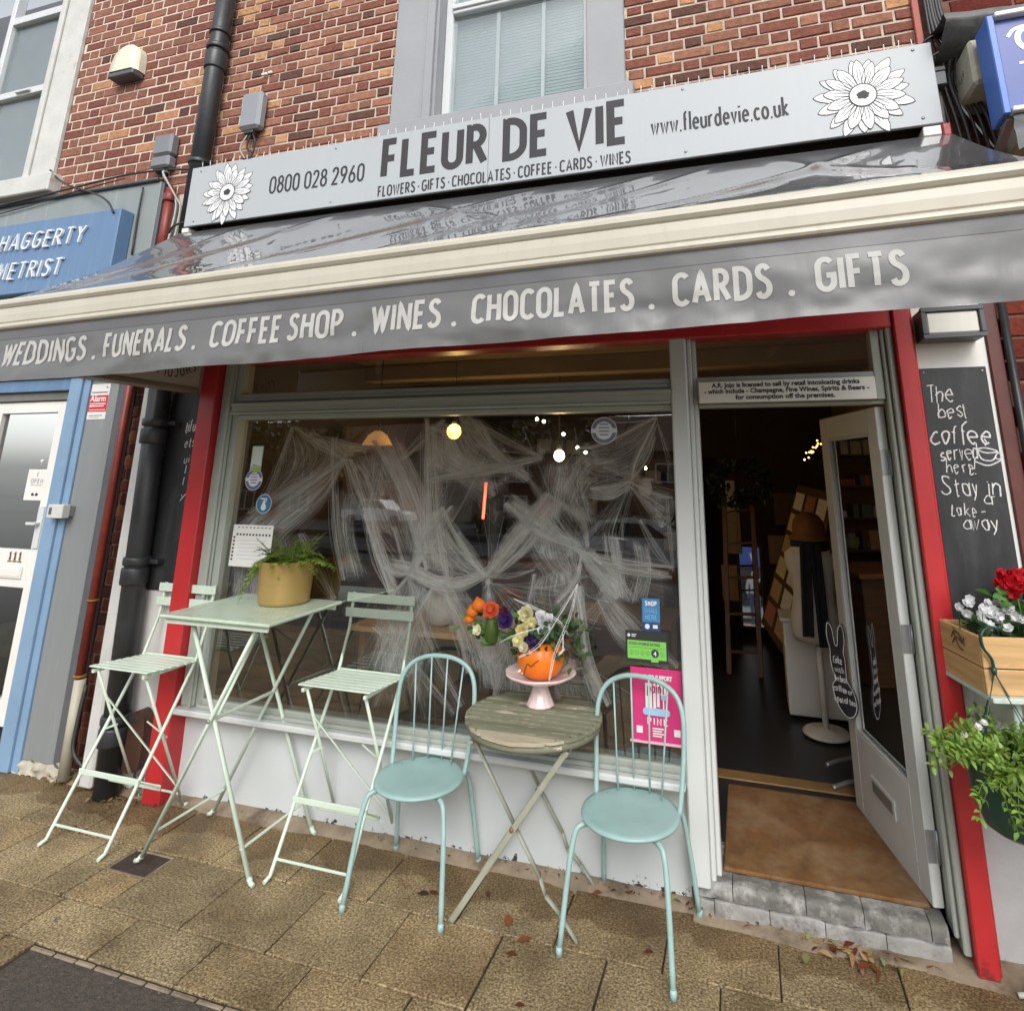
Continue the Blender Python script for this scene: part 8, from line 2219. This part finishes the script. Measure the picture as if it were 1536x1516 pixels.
def tree(x, y, h, r, label, seed):
    t = thing("tree", label, "tree", (x, y, 0), group="trees across the street")
    q = random.Random(seed)
    m = MB(); m.tube([(x, y, -.1), (x + .1, y, h * .3), (x - .1, y, h * .6), (x, y, h * .85)], [r * .10, r * .03], 8, 4)
    for k in range(7):
        a = q.uniform(0, 6.28); z = h * q.uniform(.35, .65)
        m.tube([(x, y, z), (x + math.cos(a) * r * .4, y + math.sin(a) * r * .4, z + r * .35), (x + math.cos(a) * r * .8, y + math.sin(a) * r * .8, z + r * .5)], [r * .03, .02], 5, 3)
    m.build("trunk", W['bark'], t)
    c = MB()
    cl_ = [(q.gauss(0, r * .5), q.gauss(0, r * .5), h * .66 + q.gauss(0, r * .38), q.uniform(.3, .6) * r * .55) for _ in range(22)]
    for k in range(2600):
        cx, cy__, cz, cr_ = q.choice(cl_)
        v = q.uniform(.5, 1.6); c.cc = (v * q.uniform(.9, 1.5), v, v * .8)
        c.leaf((x + cx + q.gauss(0, cr_ * .6), y + cy__ + q.gauss(0, cr_ * .6), cz + q.gauss(0, cr_ * .6)), (q.uniform(-1, 1), q.uniform(-1, 1), q.uniform(-1, 1)), (q.uniform(-1, 1), q.uniform(-1, 1), 1), .42, .26)
    c.build("crown", W['crown'], t, fix=False)
tree(-38, -34, 9, 4.2, "brown autumn tree across the street, left of the pickup", 3)
tree(-31, -33, 8, 3.6, "olive tree across the street beside the pickup", 5)
tree(-15, -33, 9, 4.0, "thinning autumn tree across the street before the brick house", 8)
tree(-9.5, -30, 8.5, 3.6, "autumn tree across the street behind the silver car", 12)
hd = MB()
for k in range(2600):
    v = rnd.uniform(.5, 1.5); hd.cc = (v * 1.1, v, v)
    x = rnd.uniform(-13.5, -3.5)
    hd.leaf((x, -27.5 + rnd.uniform(-.5, .5), rnd.uniform(0, 1.2)), (rnd.uniform(-1, 1), rnd.uniform(-1, 1), rnd.uniform(-1, 1)), (0, 0, 1), .25, .16)
o = hd.build("hedge", W['crown'], fix=False); tag(o, "clipped hedge along the far side of the road", "hedge")
# a passer-by across the street, who shows in the shop mirror
pn = bpy.data.meshes.new("person")
J = dict(pel=(0, 0, .95), bel=(0, 0, 1.10), chest=(0, .02, 1.32), neck=(0, .02, 1.47), head0=(0, 0, 1.56), head1=(0, .0, 1.68),
         shl=(-.17, 0, 1.40), ell=(-.24, .0, 1.13), wrl=(-.22, -.10, .90), hal=(-.22, -.13, .83), shr=(.17, 0, 1.40), elr=(.25, .02, 1.14), wrr=(.20, -.12, 1.0), har=(.18, -.16, .96),
         hpl=(-.10, 0, .90), knl=(-.11, -.02, .50), anl=(-.11, .03, .09), tol=(-.12, -.12, .03), hpr=(.10, 0, .90), knr=(.11, .02, .50), anr=(.12, .06, .09), tor=(.13, -.09, .03))
RAD = dict(pel=.14, bel=.125, chest=.14, neck=.055, head0=.085, head1=.09, shl=.07, ell=.045, wrl=.032, hal=.03, shr=.07, elr=.045, wrr=.032, har=.03, hpl=.095, knl=.06, anl=.045, tol=.035, hpr=.095, knr=.06, anr=.045, tor=.035)
K = list(J)
E_ = [("pel", "bel"), ("bel", "chest"), ("chest", "neck"), ("neck", "head0"), ("head0", "head1"), ("chest", "shl"), ("shl", "ell"), ("ell", "wrl"), ("wrl", "hal"), ("chest", "shr"), ("shr", "elr"), ("elr", "wrr"), ("wrr", "har"), ("pel", "hpl"), ("hpl", "knl"), ("knl", "anl"), ("anl", "tol"), ("pel", "hpr"), ("hpr", "knr"), ("knr", "anr"), ("anr", "tor")]
pn.from_pydata([(J[k][0], -J[k][1], J[k][2]) for k in K], [(K.index(a), K.index(b)) for a, b in E_], [])
po = bpy.data.objects.new("person", pn); COL.objects.link(po)
md = po.modifiers.new("skin", 'SKIN'); po.modifiers.new("sub", 'SUBSURF').levels = 1
po.modifiers["sub"].render_levels = 1
for k, v in zip(K, pn.skin_vertices[0].data): v.radius = (RAD[k], RAD[k] * (.8 if k in ("pel", "bel", "chest") else 1)); v.use_root = (k == "pel")
pmat = mat('clothing', (1, 1, 1), .85, var=.1)
N_ = pmat.node_tree.nodes; L_ = pmat.node_tree.links
cx_ = N_.new("ShaderNodeTexCoord"); sx_ = N_.new("ShaderNodeSeparateXYZ"); L_.new(cx_.outputs["Object"], sx_.inputs[0])
cr_ = N_.new("ShaderNodeValToRGB"); cr_.color_ramp.interpolation = 'CONSTANT'
e0 = cr_.color_ramp.elements; e0[0].position = 0; e0[0].color = (.02, .02, .02, 1); e0[1].position = .05; e0[1].color = (.06, .09, .17, 1)
for p_, c_ in ((.55, (.5, .5, .5, 1)), (.835, (.5, .33, .25, 1)), (.94, (.6, .58, .54, 1))): e0.new(p_).color = c_
dv = N_.new("ShaderNodeMath"); dv.operation = 'DIVIDE'; dv.inputs[1].default_value = 1.78; L_.new(sx_.outputs[2], dv.inputs[0]); L_.new(dv.outputs[0], cr_.inputs[0])
L_.new(cr_.outputs[0], N_["Principled BSDF"].inputs["Base Color"])
pn.materials.append(pmat)
po.location = (.05, -11.0, -.12)
tag(po, "person in pale top and blue jeans standing in the road, seen in the shop mirror", "person")
